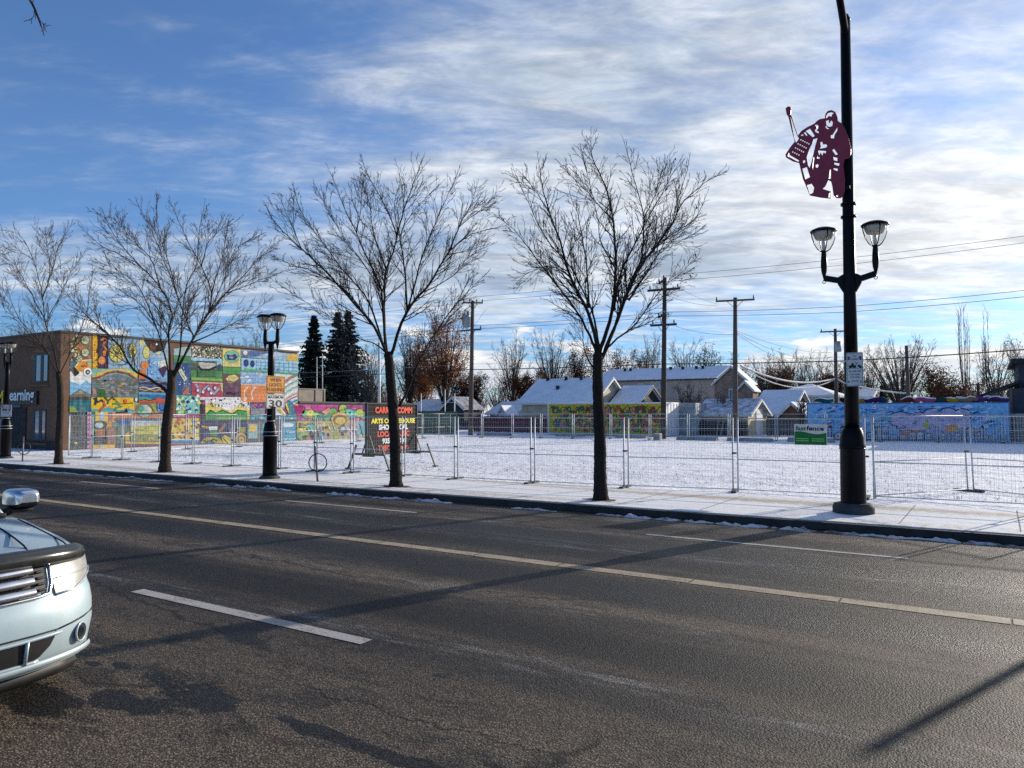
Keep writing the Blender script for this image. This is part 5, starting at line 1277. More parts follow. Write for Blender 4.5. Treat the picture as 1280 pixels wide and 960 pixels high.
cv.panel(); cv.rect(470, 376, 640, 475, (110, 75, 90)); cv.poly([(495, 430), (530, 395), (590, 385), (630, 420), (580, 460), (520, 450)], (215, 200, 110)); cv.ell(535, 460, 30, 14, (150, 110, 70)); cv.rect(470, 476, 640, 606, (100, 75, 95)); cv.line([(500, 575), (540, 570), (580, 580), (625, 565)], 26, (60, 20, 60)); cv.line([(545, 490), (560, 530), (530, 545), (590, 545), (560, 570)], 12, (150, 50, 110))
cv.panel(); cv.rect(650, 135, 1218, 215, (150, 185, 210), 45); cv.poly([(655, 150), (850, 150), (980, 170), (800, 205), (655, 215)], (75, 110, 165)); cv.ell(692, 167, 22, 24, (240, 225, 190)); cv.poly([(830, 190), (1000, 155), (1100, 180), (1000, 215)], (180, 205, 225)); cv.poly([(1095, 215), (1150, 180), (1218, 185), (1218, 262), (1110, 245)], (235, 185, 60)); cv.line([(655, 212), (1218, 258)], 6, (70, 80, 100))
cv.rect(650, 218, 1218, 345, (150, 205, 225), 36); cv.poly([(665, 350), (680, 320), (780, 335), (900, 350), (1218, 370), (1218, 390), (650, 352)], (90, 175, 120))
for a in ((698, 270, 26, 38), (762, 278, 22, 36)): cv.ell(*a, (30, 60, 130))
for i in range(9): cv.l = 8; x = 800+i*46; cv.line([(x, 238+i*3), (x, 355+i*3)], 5, (90, 140, 190))
for i in range(3): cv.l = 9; cv.line([(800, 262+i*34), (1216, 284+i*36)], 5, (90, 140, 190))
cv.l = 10; cv.specks(800, 320, 1210, 372, 12, 13, [(60, 110, 190), (90, 175, 120)], rg, .6)
cv.panel(); cv.rect(645, 350, 902, 490, (130, 175, 215), 12); cv.specks(650, 365, 895, 480, 30, 26, [(225, 228, 235), (195, 205, 220), (150, 180, 215)], rg, .5); cv.rect(645, 490, 900, 660, (240, 140, 75)); cv.line([(650, 485), (898, 492)], 9, (235, 200, 170))
for x in (690, 765, 835): cv.l = 5; cv.line([(x+28, 510), (x-12, 540), (x-22, 580), (x-8, 640)], 30, (190, 200, 205)); cv.line([(x+28, 510), (x-4, 545), (x-12, 580), (x, 640)], 8, (235, 235, 230))
cv.panel(); cv.rect(905, 365, 1216, 800, (205, 220, 215), 14)
for i, (c_, w_, y_) in enumerate([((190, 130, 110), 40, 410), ((235, 235, 225), 22, 440), ((110, 170, 150), 20, 470), ((240, 225, 200), 22, 500), ((120, 190, 200), 20, 530), ((245, 240, 235), 24, 560), ((220, 150, 110), 24, 595), ((180, 80, 150), 16, 622), ((235, 235, 235), 16, 640), ((40, 150, 175), 26, 665), ((235, 200, 60), 20, 700), ((240, 240, 240), 14, 720), ((30, 130, 170), 22, 745)]):
    cv.l = 2+i % 6; cv.line([(1214, y_-25), (1150, y_+5), (1070, y_+60)], w_*.7, c_)
cv.l = 8
for i, (c_, w_) in enumerate([((235, 190, 60), 26), ((240, 240, 240), 12), ((200, 60, 50), 14), ((30, 40, 60), 12), ((245, 215, 90), 16), ((70, 180, 200), 18)]): cv.l = 8+i % 3; cv.line([(1000+i*24, 700-8*i), (1080+i*14, 790)], w_, c_)
cv.l = 8; cv.poly([(890, 790), (920, 680), (940, 700), (905, 795)], (130, 40, 120)); cv.poly([(905, 795), (945, 700), (990, 760), (990, 800)], (40, 160, 190)); cv.poly([(1130, 790), (1120, 640), (1165, 660), (1200, 790)], (25, 130, 150)); cv.poly([(1165, 680), (1216, 700), (1216, 790), (1190, 740)], (190, 40, 110))
cv.panel(); cv.rect(5, 590, 235, 780, (130, 205, 205)); cv.specks(15, 600, 230, 770, 60, 17, [(30, 110, 170), (225, 225, 90), (70, 170, 90), (225, 235, 220), (40, 60, 90), (180, 215, 120)], rg); cv.rect(-30, 782, 232, 815, (200, 30, 105))
cv.panel(); cv.rect(238, 610, 735, 835, (225, 205, 215)); cv.poly([(238, 780), (238, 640), (290, 640), (292, 835), (238, 835)], (70, 45, 60)); cv.ell(268, 670, 20, 12, (190, 60, 130)); cv.poly([(292, 690), (360, 660), (470, 720), (560, 740), (640, 680), (735, 740), (735, 835), (292, 835)], (240, 215, 100)); cv.poly([(330, 640), (470, 610), (735, 620), (735, 720), (640, 665), (545, 755), (440, 715)], (240, 238, 235)); cv.specks(350, 620, 730, 715, 60, 10, [(25, 25, 30), (120, 110, 120), (250, 250, 250)], rg); cv.poly([(292, 790), (345, 735), (400, 765), (460, 735), (560, 775), (620, 735), (710, 750), (712, 835), (292, 835)], (55, 160, 70)); cv.poly([(400, 835), (440, 790), (600, 800), (700, 815), (700, 835)], (110, 190, 70)); cv.line([(300, 785), (345, 740), (400, 770), (460, 740), (560, 780), (620, 740), (708, 755)], 7, (25, 60, 30))
cv.panel(); cv.rect(740, 665, 890, 790, (110, 70, 130)); cv.specks(745, 670, 885, 720, 16, 18, [(60, 50, 120), (230, 160, 90), (60, 140, 150), (160, 70, 140)], rg); cv.rect(745, 725, 885, 788, (150, 140, 150)); cv.line([(745, 740), (885, 720)], 8, (90, 160, 160)); cv.rect(740, 792, 1200, 835, (80, 180, 200)); cv.specks(740, 795, 1195, 830, 34, 13, [(40, 130, 170), (210, 235, 240), (30, 60, 90)], rg, .6)
# crop three (70,490) x8 : ground-floor band of the wall
cv.set(70, 490, 8); cv.panel(); cv.rect(135, 200, 352, 630, (34, 36, 40)); [cv.line([(150+i*30, 210), (170+i*27, 275)], 5, c_) for i, c_ in enumerate([(60, 140, 140), (170, 90, 60), (60, 140, 90), (90, 90, 160), (150, 150, 60)])]; cv.rect(135, 290, 305, 610, (58, 62, 66)); cv.specks(140, 300, 300, 600, 24, 14, [(80, 85, 88), (40, 44, 48), (70, 90, 80)], rg); cv.ell(195, 510, 14, 12, (225, 215, 60)); cv.line([(195, 510), (165, 580)], 6, (110, 130, 60)); cv.rect(310, 200, 352, 575, (215, 170, 195)); cv.curl(330, 210, 332, 570, 0, 1, 6, (150, 60, 110)); [cv.ell(331, 230+i*48, 12, 16, (190, 70, 130)) for i in range(8)]
cv.panel(); cv.rect(352, 195, 592, 600, (200, 150, 60)); cv.rect(352, 195, 392, 600, (60, 130, 80)); cv.rect(392, 200, 520, 290, (240, 190, 50)); cv.ell(460, 240, 26, 44, (185, 215, 225)); cv.rect(520, 205, 560, 290, (170, 100, 70)); cv.rect(560, 200, 590, 300, (225, 150, 90)); cv.ell(440, 330, 70, 46, (70, 80, 85)); cv.ell(430, 332, 44, 30, (190, 205, 205)); cv.rect(390, 385, 500, 450, (180, 100, 70)); cv.rect(392, 450, 500, 520, (85, 75, 75)); cv.rect(512, 360, 585, 520, (165, 115, 105)); cv.rect(360, 525, 585, 572, (225, 180, 80)); cv.rect(430, 530, 470, 560, (160, 190, 190)); cv.line([(480, 300), (495, 400), (490, 480)], 10, (40, 38, 36))
cv.panel(); cv.rect(590, 205, 1105, 262, (235, 130, 40), 2); cv.rect(590, 262, 740, 600, (85, 110, 90)); cv.rect(620, 265, 735, 330, (40, 85, 165)); cv.ell(585, 325, 26, 36, (110, 140, 120)); cv.poly([(590, 540), (670, 480), (670, 600), (590, 600)], (70, 70, 70)); cv.poly([(690, 420), (730, 390), (740, 560), (690, 540)], (205, 175, 60)); cv.rect(690, 500, 1060, 520, (225, 195, 60)); cv.poly([(742, 285), (1060, 285), (1060, 500), (742, 500)], (185, 195, 190)); cv.poly([(742, 340), (850, 350), (930, 330), (1060, 320), (1060, 500), (742, 500)], (200, 195, 80)); cv.poly([(742, 430), (900, 420), (1060, 440), (1060, 500), (742, 500)], (150, 150, 70)); cv.specks(750, 350, 1055, 480, 30, 16, [(225, 210, 110), (140, 150, 80), (110, 130, 120)], rg, .6); cv.rect(690, 520, 1105, 585, (110, 65, 85)); cv.rect(590, 262, 1105, 285, (60, 90, 130))
cv.panel(); cv.rect(1062, 262, 1430, 480, (225, 200, 80)); cv.specks(1070, 270, 1425, 470, 70, 20, [(120, 110, 70), (240, 225, 150), (200, 90, 60), (70, 110, 130), (235, 180, 50)], rg); cv.rect(1062, 475, 1430, 520, (70, 140, 190)); cv.rect(1062, 520, 1430, 575, (165, 75, 65)); cv.line([(1062, 478), (1430, 476)], 6, (230, 230, 220))
cv.set(220, 490, 8); cv.panel(); cv.rect(228, 285, 705, 548, (52, 60, 105)); cv.line([(250, 540), (280, 490), (330, 470), (420, 480), (470, 520)], 40, (195, 175, 60)); cv.line([(265, 545), (300, 505), (350, 495)], 16, (60, 60, 50)); cv.rect(330, 345, 412, 380, (220, 225, 225)); cv.rect(335, 385, 412, 445, (60, 140, 70)); cv.line([(430, 400), (490, 320)], 30, (165, 110, 70)); cv.poly([(250, 330), (330, 345), (330, 370), (250, 350)], (190, 150, 60)); cv.poly([(450, 450), (490, 430), (560, 470), (545, 545), (480, 540)], (205, 190, 70)); cv.line([(455, 445), (540, 540)], 9, (60, 60, 60)); cv.ell(645, 470, 55, 68, (205, 180, 60)); cv.ell(650, 475, 42, 50, (150, 110, 60)); cv.ell(652, 478, 24, 30, (215, 185, 120)); cv.ell(652, 478, 10, 13, (160, 90, 60)); cv.rect(605, 350, 690, 400, (150, 150, 60)); cv.ell(540, 395, 18, 24, (110, 90, 80)); cv.specks(240, 470, 440, 545, 18, 16, [(90, 100, 150), (160, 150, 60), (50, 50, 60)], rg)
cv.panel(); cv.rect(708, 285, 1048, 530, (96, 96, 112)); cv.rect(722, 318, 815, 465, (150, 195, 195)); cv.ell(765, 360, 36, 40, (235, 195, 80)); cv.rect(862, 318, 950, 465, (95, 190, 205)); cv.rect(870, 430, 945, 465, (60, 130, 150)); cv.rect(822, 320, 832, 495, (170, 150, 130)); cv.rect(708, 500, 1048, 530, (90, 85, 105)); cv.rect(960, 470, 1040, 500, (50, 130, 160))
cv.panel(); cv.rect(1050, 295, 1198, 526, (80, 165, 205)); cv.ell(1120, 330, 60, 22, (225, 240, 240)); cv.ell(1140, 395, 50, 14, (190, 225, 235)); cv.rect(1050, 490, 1198, 526, (35, 80, 150)); cv.curl(1052, 470, 1196, 465, 6, 4, 9, (190, 225, 240))
mural = cv.mb.build('mural', M_MURAL, root)
p0 = AX(214, 587.5*1+0, Xw); pA = cv.P(0, 0)
cv.set(220, 420, 8); pa = cv.P(-20, 808); pb = cv.P(80, 790)
text('mural_lettering', 'LOVE', flat('pale_pink_paint', (.75, .6, .68)), root, (Xw+.03, pa.y, pa.z), (0, 1, 0), uz, pb.y-pa.y, pb.z-pa.z, .002, .02)

# ---- lower building behind it, with a graffiti wall, and the beige box on its roof
M_GREYW = pmat('grey_render', (.20, .19, .185), .9, 0, .2, 3, .2, 60)
Y0, Y1 = YE+.05, 41.2; zl = AX(400, 504, Xw).z
root = thing('low_building', (Xw, Y0, GZ), 'low flat-roofed building with a pink and green graffiti wall', 'building')
mb = MB(); mb.box((Xw-12, Y0, -.15), (Xw-.02, Y1, zl)); mb.build('wall', M_GREYW, root)
mb = MB(); mb.box((Xw-12.05, Y0+.07, zl+.002), (Xw+.10, Y1+.05, zl+.10)); mb.build('roof', M_ROOFD, root)
cg = Canvas(Xw-.02, 360, 480, 10.667); cg.rect(128, 265, 1600, 800, (205, 70, 150), 40); cg.panel()
cg.l = 2; cg.specks(130, 300, 1500, 560, 60, 40, [(190, 60, 140), (230, 120, 180)], rg)
cg.l = 7
for (x, y, c_) in ((235, 400, (110, 190, 120)), (300, 400, (235, 215, 60)), (370, 430, (120, 200, 90)), (440, 430, (50, 130, 90)), (520, 440, (110, 180, 140)), (650, 450, (235, 190, 90)), (730, 330, (180, 205, 90)), (860, 400, (90, 200, 180)), (950, 390, (195, 215, 80)), (1020, 420, (150, 200, 160)), (170, 350, (170, 30, 110)), (600, 380, (120, 190, 90)), (1150, 400, (110, 200, 160)), (1250, 420, (230, 190, 80)), (1400, 410, (140, 120, 190))):
    cg.ell(x, y, 62, 66, (28, 40, 40)); cg.ell(x, y, 53, 57, c_); cg.l = 7+(cg.l % 3)
cg.l = 11
cg.poly([(745, 330), (850, 330), (885, 370), (880, 400), (835, 460), (800, 462)], (30, 60, 60)); cg.poly([(755, 338), (845, 338), (875, 372), (872, 398), (830, 452), (803, 454)], (100, 215, 190)); cg.poly([(800, 370), (840, 372), (820, 420)], (40, 80, 80))
cg.poly([(440, 370), (530, 320), (570, 350), (500, 415)], (240, 150, 100)); [cg.line([(460+i*25, 365-i*12), (510+i*20, 405-i*16)], 6, (245, 225, 200)) for i in range(4)]
cg.ell(685, 470, 120, 95, (225, 180, 70)); cg.ell(685, 480, 95, 72, (150, 110, 60)); cg.ell(690, 490, 70, 50, (225, 195, 90))
cg.poly([(65, 280), (130, 290), (160, 330), (180, 290), (150, 400), (110, 440)], (180, 30, 110))
cg.l = 16; cg.rect(110, 490, 1600, 790, (175, 190, 110), 8)
for (x0, y0, x1, y1, c_) in ((125, 510, 240, 640, (215, 195, 90)), (110, 640, 190, 800, (120, 170, 120)), (240, 530, 360, 650, (90, 165, 150)), (270, 650, 350, 800, (130, 90, 120)), (190, 680, 260, 800, (140, 190, 80)), (390, 505, 560, 640, (205, 180, 110)), (380, 640, 480, 800, (70, 160, 180)), (480, 650, 560, 790, (190, 160, 150)), (600, 505, 760, 780, (170, 170, 110)), (690, 560, 770, 660, (150, 180, 200)), (780, 520, 920, 790, (190, 175, 185)), (930, 505, 1050, 790, (110, 190, 200)), (960, 680, 1000, 790, (215, 160, 70)), (1060, 505, 1200, 790, (120, 150, 120)), (1210, 505, 1350, 790, (190, 150, 100))):
    cg.l = 17; cg.rect(x0, y0, x1, y1, c_); cg.specks(x0+10, y0+10, x1-10, y1-10, 7, 26, [tuple(int(v*.6) for v in c_), tuple(min(255, int(v*1.18)) for v in c_), (60, 90, 90), (200, 120, 110)], rg)
cg.l = 24
for i in range(16): cg.l = 24+i % 3; x = 140+i*88; cg.curl(x, rg.uniform(500, 600), x+rg.uniform(60, 120), rg.uniform(600, 780), 20, 1, 8, rg.choice([(40, 60, 60), (60, 40, 60), (230, 230, 200)]), i)
cg.mb.build('mural', M_MURAL, root)
root = thing('rooftop_box', (Xw-2.5, 34, zl), 'beige plywood box on the roof above the graffiti wall', 'rooftop unit')
Xr = Xw-.9; A_ = AX(373, 490, Xr); B_ = AX(406, 500, Xr)
M_BEIGE = pmat('beige_cladding', (.30, .255, .20), .8, 0, .15, 2)
mb = MB(); mb.box((Xr-3, A_.y, zl+.104), (Xr, B_.y, AX(390, 487, Xr).z)); mb.build('wall', M_BEIGE, root)
mb = MB(); mb.box((Xr-3.04, A_.y-.04, AX(390, 487, Xr).z+.002), (Xr+.04, B_.y+.04, AX(390, 487, Xr).z+.06)); [mb.box((Xr+.003, yy, zl+.108), (Xr+.04, yy+.10, AX(390, 487, Xr).z)) for yy in (A_.y+(B_.y-A_.y)*.62, B_.y-.10)]; mb.build('trim', M_BEIGE, root)

# ---- generic house with a gable or hip roof
def wall_siding(name, c): 
    m, nt, bs = newmat(name); p = nt.node('ShaderNodeTexCoord').outputs['Object']; z = nt.node('ShaderNodeSeparateXYZ', {0: p}).outputs[2]
    w_ = nt.node('ShaderNodeMath', operation='FRACT'); nt.l.new(nt.m('MULTIPLY', z, 5.), w_.inputs[0])
    n = nt.noise(p, 1.5, 5, .6); col = nt.mix(nt.sstep(n, .3, .7), tuple(x*.8 for x in c), tuple(min(1, x*1.15) for x in c)); col = nt.mix(nt.sstep(w_.outputs[0], .0, .12, .5, 0.), col, tuple(x*.4 for x in c))
    nt.l.new(col, bs.inputs['Base Color']); bs.inputs['Roughness'].default_value = .8; bs.inputs['Specular IOR Level'].default_value = .2; return m
def house(name, label, x0, x1, y0, y1, eave, ridge, axis, wm, group='houses and garages behind the lot', oh=.35, roof='gable', trim=None, windows=(), door=None, vents=(), roofm=None, cat='house', z0=GZ):
    root = thing(name, ((x0+x1)/2, y0, z0), label, cat, group)
    rm = roofm or M_SNOWR; tm = trim or M_TRIMW
    mb = MB()
    mb.box((x0, y0, z0-.2), (x1, y1, eave))
    th = .12
    if roof == 'gable':
        if axis == 'x':
            ym = (y0+y1)/2
            for x in (x0, x1): mb.poly([(x, y0, eave), (x, y1, eave), (x, ym, ridge-.02)] if x == x1 else [(x, y1, eave), (x, y0, eave), (x, ym, ridge-.02)])
        else:
            xm = (x0+x1)/2
            for y in (y0, y1): mb.poly([(x1, y, eave), (x0, y, eave), (xm, y, ridge-.02)] if y == y1 else [(x0, y, eave), (x1, y, eave), (xm, y, ridge-.02)])
    mb.build('wall', wm, root)
    mb = MB(); tr_ = MB()
    if roof == 'gable':
        if axis == 'x':
            ym = (y0+y1)/2; sl_ = (ridge-eave)/(ym-y0); ez = eave-oh*sl_
            for s, ye in ((1, y0-oh), (-1, y1+oh)):
                P = [(x0-oh, ye, ez), (x1+oh, ye, ez), (x1+oh, ym, ridge), (x0-oh, ym, ridge)]
                Q = [(p[0], p[1], p[2]+th) for p in P]; f = [(4, 5, 6, 7), (0, 3, 2, 1), (0, 1, 5, 4), (1, 2, 6, 5), (3, 0, 4, 7)]
                mb.add(P+Q, f if s == 1 else [tuple(reversed(t)) for t in f])
            for x in (x0-oh-.03, x1+oh+.03):
                for ye in (y0-oh, y1+oh): tr_.beam((x, ye, ez-.03), (x, ym, ridge-.03), .05, .16)
            tr_.beam((x0-oh, y0-oh-.03, ez-.02), (x1+oh, y0-oh-.03, ez-.02), .05, .13)
        else:
            xm = (x0+x1)/2; sl_ = (ridge-eave)/(xm-x0); ez = eave-oh*sl_
            for s, xe in ((1, x0-oh), (-1, x1+oh)):
                P = [(xe, y0-oh, ez), (xe, y1+oh, ez), (xm, y1+oh, ridge), (xm, y0-oh, ridge)]
                Q = [(p[0], p[1], p[2]+th) for p in P]; f = [(4, 7, 6, 5), (0, 1, 2, 3), (0, 4, 5, 1), (1, 5, 6, 2), (3, 7, 4, 0)]
                mb.add(P+Q, f if s == 1 else [tuple(reversed(t)) for t in f])
            for xe in (x0-oh, x1+oh): tr_.beam((xe, y0-oh-.03, ez-.03), (xm, y0-oh-.03, ridge-.03), .05, .16)
    else:                                                             # hip
        xa, xb, ya, yb = x0-oh, x1+oh, y0-oh, y1+oh; ym = (y0+y1)/2; in_ = min((yb-ya)/2, (xb-xa)/2*.95)
        P = [(xa, ya, eave), (xb, ya, eave), (xb, yb, eave), (xa, yb, eave), (xa+in_, ym, ridge), (xb-in_, ym, ridge)]
        mb.add(P, [(0, 1, 5, 4), (1, 2, 5), (2, 3, 4, 5), (3, 0, 4), (3, 2, 1, 0)])
        tr_.box((xa, ya-.04, eave-.16), (xb, ya-.002, eave+.02)); tr_.box((xb+.002, ya, eave-.16), (xb+.04, yb, eave+.02))
    rf_ = mb.build('roof', rm, root); tr_.build('fascia', tm, root)
    for (vx, vt) in vents:
        ym = (y0+y1)/2
        if axis == 'x': vz = eave+(ridge-eave)*vt; vy = y0+(ym-y0)*vt
        else: vz = ridge-.3; vy = ym
        mb = MB(); mb.lathe([(.16, 0), (.16, .28), (.2, .30), (.2, .36), (.0, .38)], (vx, vy, vz+.05), 8); mb.build('vent', M_DARK, rf_)
    for (side, u0, u1, w0, w1) in windows:
        fr = MB(); pn = MB(); e = .03
        if side == 's': B_ = lambda u, w, d: (u, y0-d, w)
        else: B_ = lambda u, w, d: (x1+d, u, w)
        def bx(mb_, a0, a1, c0, c1, d0, d1):
            p, q_ = B_(a0, c0, d0), B_(a1, c1, d1); mb_.box(tuple(min(p[i], q_[i]) for i in range(3)), tuple(max(p[i], q_[i]) for i in range(3)))
        for (a0, a1, c0, c1) in ((u0-.08, u1+.08, w1, w1+.09), (u0-.08, u1+.08, w0-.09, w0), (u0-.08, u0, w0, w1), (u1, u1+.08, w0, w1), ((u0+u1)/2-.03, (u0+u1)/2+.03, w0, w1)): bx(fr, a0, a1, c0, c1, .003, .05)
        f_ = fr.build('window', M_TRIMW, root); bx(pn, u0, u1, w0, w1, .004, .02); pn.build('pane', M_GLASSW, f_)
    if door:
        side, u0, u1, w1, dm = door; mb = MB()
        if side == 's': mb.box((u0, y0-.04, z0), (u1, y0-.003, w1))
        else: mb.box((x1+.003, u0, z0), (x1+.04, u1, w1))
        d_ = mb.build('door', dm, root)
        mb = MB()
        if side == 's': mb.lathe([(.03, -.03), (.04, 0), (.03, .03)], (u1-.12, y0-.06, z0+1.0), 6)
        else: mb.lathe([(.03, -.03), (.04, 0), (.03, .03)], (x1+.06, u1-.12, z0+1.0), 6)
        mb.build('handle', M_STEEL, d_)
    return root
W_CREAM = wall_siding('cream_siding', (.50, .46, .34)); W_BEI = wall_siding('beige_grey_siding', (.42, .355, .30)); W_WH = wall_siding('white_siding', (.58, .58, .58)); W_DKB = wall_siding('dark_siding', (.045, .040, .040)); W_BRICKH = masonry('orange_brick', (.26, .15, .095), .24, .08, (.3, .27, .24)); W_YEL = wall_siding('pale_yellow_siding', (.54, .47, .29)); W_DARKH = wall_siding('charcoal_siding', (.060, .066, .085)); W_BRN = wall_siding('brown_wood', (.16, .085, .04))
# white garage with cream siding
gx0 = AY(652, 510, 57).x; gx1 = AY(741, 510, 57).x
gh = AY(695, 504.5, 57).z
house('garage', 'white garage with cream siding and a wide snowy roof behind the yellow container', gx0, gx1, 57, 64.0, gh+.2, AY(706, 474.5, 60.5).z, 'x', W_CREAM, vents=[(AY(683, 480, 60).x, .93), (AY(706, 480, 60).x, .93), (AY(725, 480, 60).x, .93), (AY(696, 490, 58.6).x, .5)], cat='garage')
hx0 = AY(768, 500, 60).x; hx1 = AY(797, 500, 60).x
house('garage', 'dark little garage with a snowy roof between the white garage and the long house', hx0, hx1, 60, 65.5, AY(780, 503, 60).z, AY(790, 483.5, 62.7).z, 'x', W_DKB, cat='garage', trim=pmat('dark_trim', (.03, .028, .026), .7))
# long two-storey house
lx0 = AY(745, 480, 76).x; lx1 = AY(893, 480, 76).x; le = (AY(800, 476.5, 76).z+AY(890, 472.5, 76).z)/2
house('long_house', 'long two-storey beige house with a snow-covered roof', lx0, lx1, 76, 85, le+.1, AY(830, 461, 80.5).z, 'x', W_BEI, windows=[('s', AY(814.5, 480, 76).x, AY(824, 480, 76).x, AY(819, 485, 76).z, AY(819, 478, 76).z), ('s', AY(799, 480, 76).x, AY(803, 480, 76).x, AY(800, 488, 76).z, AY(800, 480, 76).z)],
      vents=[(AY(x, 465, 80).x, .8) for x in (783, 790, 840, 855, 872, 880)], trim=pmat('dark_trim', (.03, .028, .026), .7))
# brick house
bx0 = AY(893, 480, 72).x; bx1 = AY(937, 480, 72).x
house('brick_house', 'brown brick house with two small snowy gables beside the long beige house', bx0, bx1, 72, 73.7, AY(915, 478, 72).z, AY(915, 458, 72).z, 'y', W_BRICKH, windows=[('s', AY(928, 480, 72).x, AY(933, 480, 72).x, AY(930, 497, 72).z, AY(930, 488, 72).z), ('s', AY(912, 480, 72).x, AY(918, 480, 72).x, AY(915, 498, 72).z, AY(915, 487, 72).z)], oh=.25)
house('porch', 'small snow-roofed brick porch at the front of the brick house', AY(922, 490, 70).x, AY(941, 490, 70).x, 70, 72-.05, AY(930, 487, 70).z, AY(930, 477, 70).z, 'y', W_BRICKH, oh=.2, cat='porch')
# cream gable garage
cx1 = AY(935, 520, 55).x; cx0 = AY(873, 520, 55).x
house('gable_garage', 'cream gable-ended garage with a white door behind the barriers', cx0, cx1, 55, 60.6, AY(905, 520, 55).z+.15, AY(940, 500, 57.8).z, 'x', W_YEL, door=('e', 57.2, 59.0, 2.1, M_WHITE), cat='garage', oh=.3, roofm=pmat('patchy_roof_snow', (.52, .53, .57), .9, 0, .5, 2.2))
# wide white house with hip roof, and the lower snowy roof before it
wx0 = AY(965, 500, 82).x; wx1 = AY(1036, 500, 82).x
house('white_house', 'wide white house with a low snow-covered hip roof', wx0, wx1, 82, 93, AY(1000, 494.5, 82).z, AY(1000, 480, 87).z, 'x', W_WH, roof='hip', oh=.8, windows=[('e', 85, 87, 1.2, 2.2)])
nx0 = AY(942, 510, 66).x; nx1 = AY(985, 510, 66).x
house('snow_roofed_house', 'low house with a broad bluish snow roof left of the wooden gable porch', nx0, nx1, 66, 76, AY(965, 517, 66).z, AY(960, 489, 71).z, 'x', W_DKB)
house('gable_porch', 'small brown wooden gable porch with a snow edge beside the blue container', AY(972, 520, 61).x, AY(1008, 520, 61).x, 61, 65.9, AY(990, 521, 61).z, AY(985, 504, 61).z, 'y', W_BRN, oh=.25, cat='porch')
# small white house left of the maroon fence, and the dark house behind the green fence
house('small_house', 'small white house with snowy roof left of the maroon fence', AY(612, 520, 66).x, AY(643, 520, 66).x, 66, 72, AY(628, 516, 66).z, AY(628, 503, 69).z, 'x', W_WH, windows=[('s', AY(620, 520, 66).x, AY(625, 520, 66).x, AY(620, 529, 66).z, AY(620, 522, 66).z), ('s', AY(634, 520, 66).x, AY(639, 520, 66).x, AY(620, 529, 66).z, AY(620, 523, 66).z)])
house('small_house_wing', 'gabled front wing of the small white house', AY(623, 520, 64).x, AY(633, 520, 64).x, 64, 65.9, AY(628, 516, 64).z, AY(628, 508, 64).z, 'y', W_WH, oh=.2, cat='house')
house('dark_house', 'dark house with snow-edged gable behind the green fence', AY(553, 510, 60).x, AY(580, 510, 60).x, 60, 63, AY(570, 510, 60).z, AY(569, 497, 60).z, 'y', W_DKB, oh=.25, roofm=pmat('thin_patchy_roof_snow', (.26, .27, .30), .9, 0, .6, 2.))
house('dark_house', 'dark low house with a snowy roof behind the message board', AY(505, 510, 62).x, AY(545, 510, 62).x, 62, 70, AY(530, 512, 62).z, AY(530, 500, 66).z, 'x', W_DKB, oh=.3)
house('far_house', 'brown far house with a thin snowy roof right of the no-stopping sign pole', AY(1050, 500, 96).x, AY(1088, 500, 96).x, 96, 104, AY(1070, 496, 96).z, AY(1070, 487, 100).z, 'x', W_BRN)
house('far_house', 'grey far house whose roof shows between the white house and the lamp post', AY(1030, 500, 104).x, AY(1056, 500, 104).x, 104, 112, AY(1040, 492, 104).z, AY(1040, 484, 108).z, 'x', W_BEI)
# dark house at the right edge
ex = AY(1262, 515, 51.5).x
root = thing('charcoal_house', (ex+3, 52, GZ), 'charcoal house with a sloping dark roof at the right edge', 'house', 'houses and garages behind the lot')
M_ROOFSH = pmat('dark_shingles', (.030, .030, .034), .9, 0, .3, 8, .3, 60)
zA = AY(1262, 480, 52).z; zB = AY(1266, 455, 54).z
mb = MB(); mb.box((ex+.1, 52, -.1), (ex+9, 62, zA-.25)); mb.box((AY(1273, 480, 54).x, 54, zA-.245), (ex+9, 61, zB)); mb.build('wall', W_DARKH, root)
mb = MB()
xl = AY(1213, 498, 52).x
mb.add([(xl, 51.6, AY(1213, 498, 52).z), (ex+.6, 51.6, zA+.25), (ex+.6, 62.4, zA+.25), (xl, 62.4, AY(1213, 498, 52).z), (xl, 51.6, AY(1213, 498, 52).z-.14), (ex+.6, 51.6, zA+.11), (ex+.6, 62.4, zA+.11), (xl, 62.4, AY(1213, 498, 52).z-.14)], [(0, 1, 2, 3), (7, 6, 5, 4), (0, 4, 5, 1), (1, 5, 6, 2), (2, 6, 7, 3), (3, 7, 4, 0)])
x0_ = AY(1264, 460, 53.4).x; mb.box((x0_, 53.4, zB+.002), (ex+9.4, 61.5, zB+.28))
mb.build('roof', M_ROOFSH, root)
mb = MB(); mb.box((ex+.02, 51.9, -.1), (ex+.16, 51.998, zA-.26)); mb.build('corner_trim', pmat('brown_trim', (.16, .11, .085), .7), root)

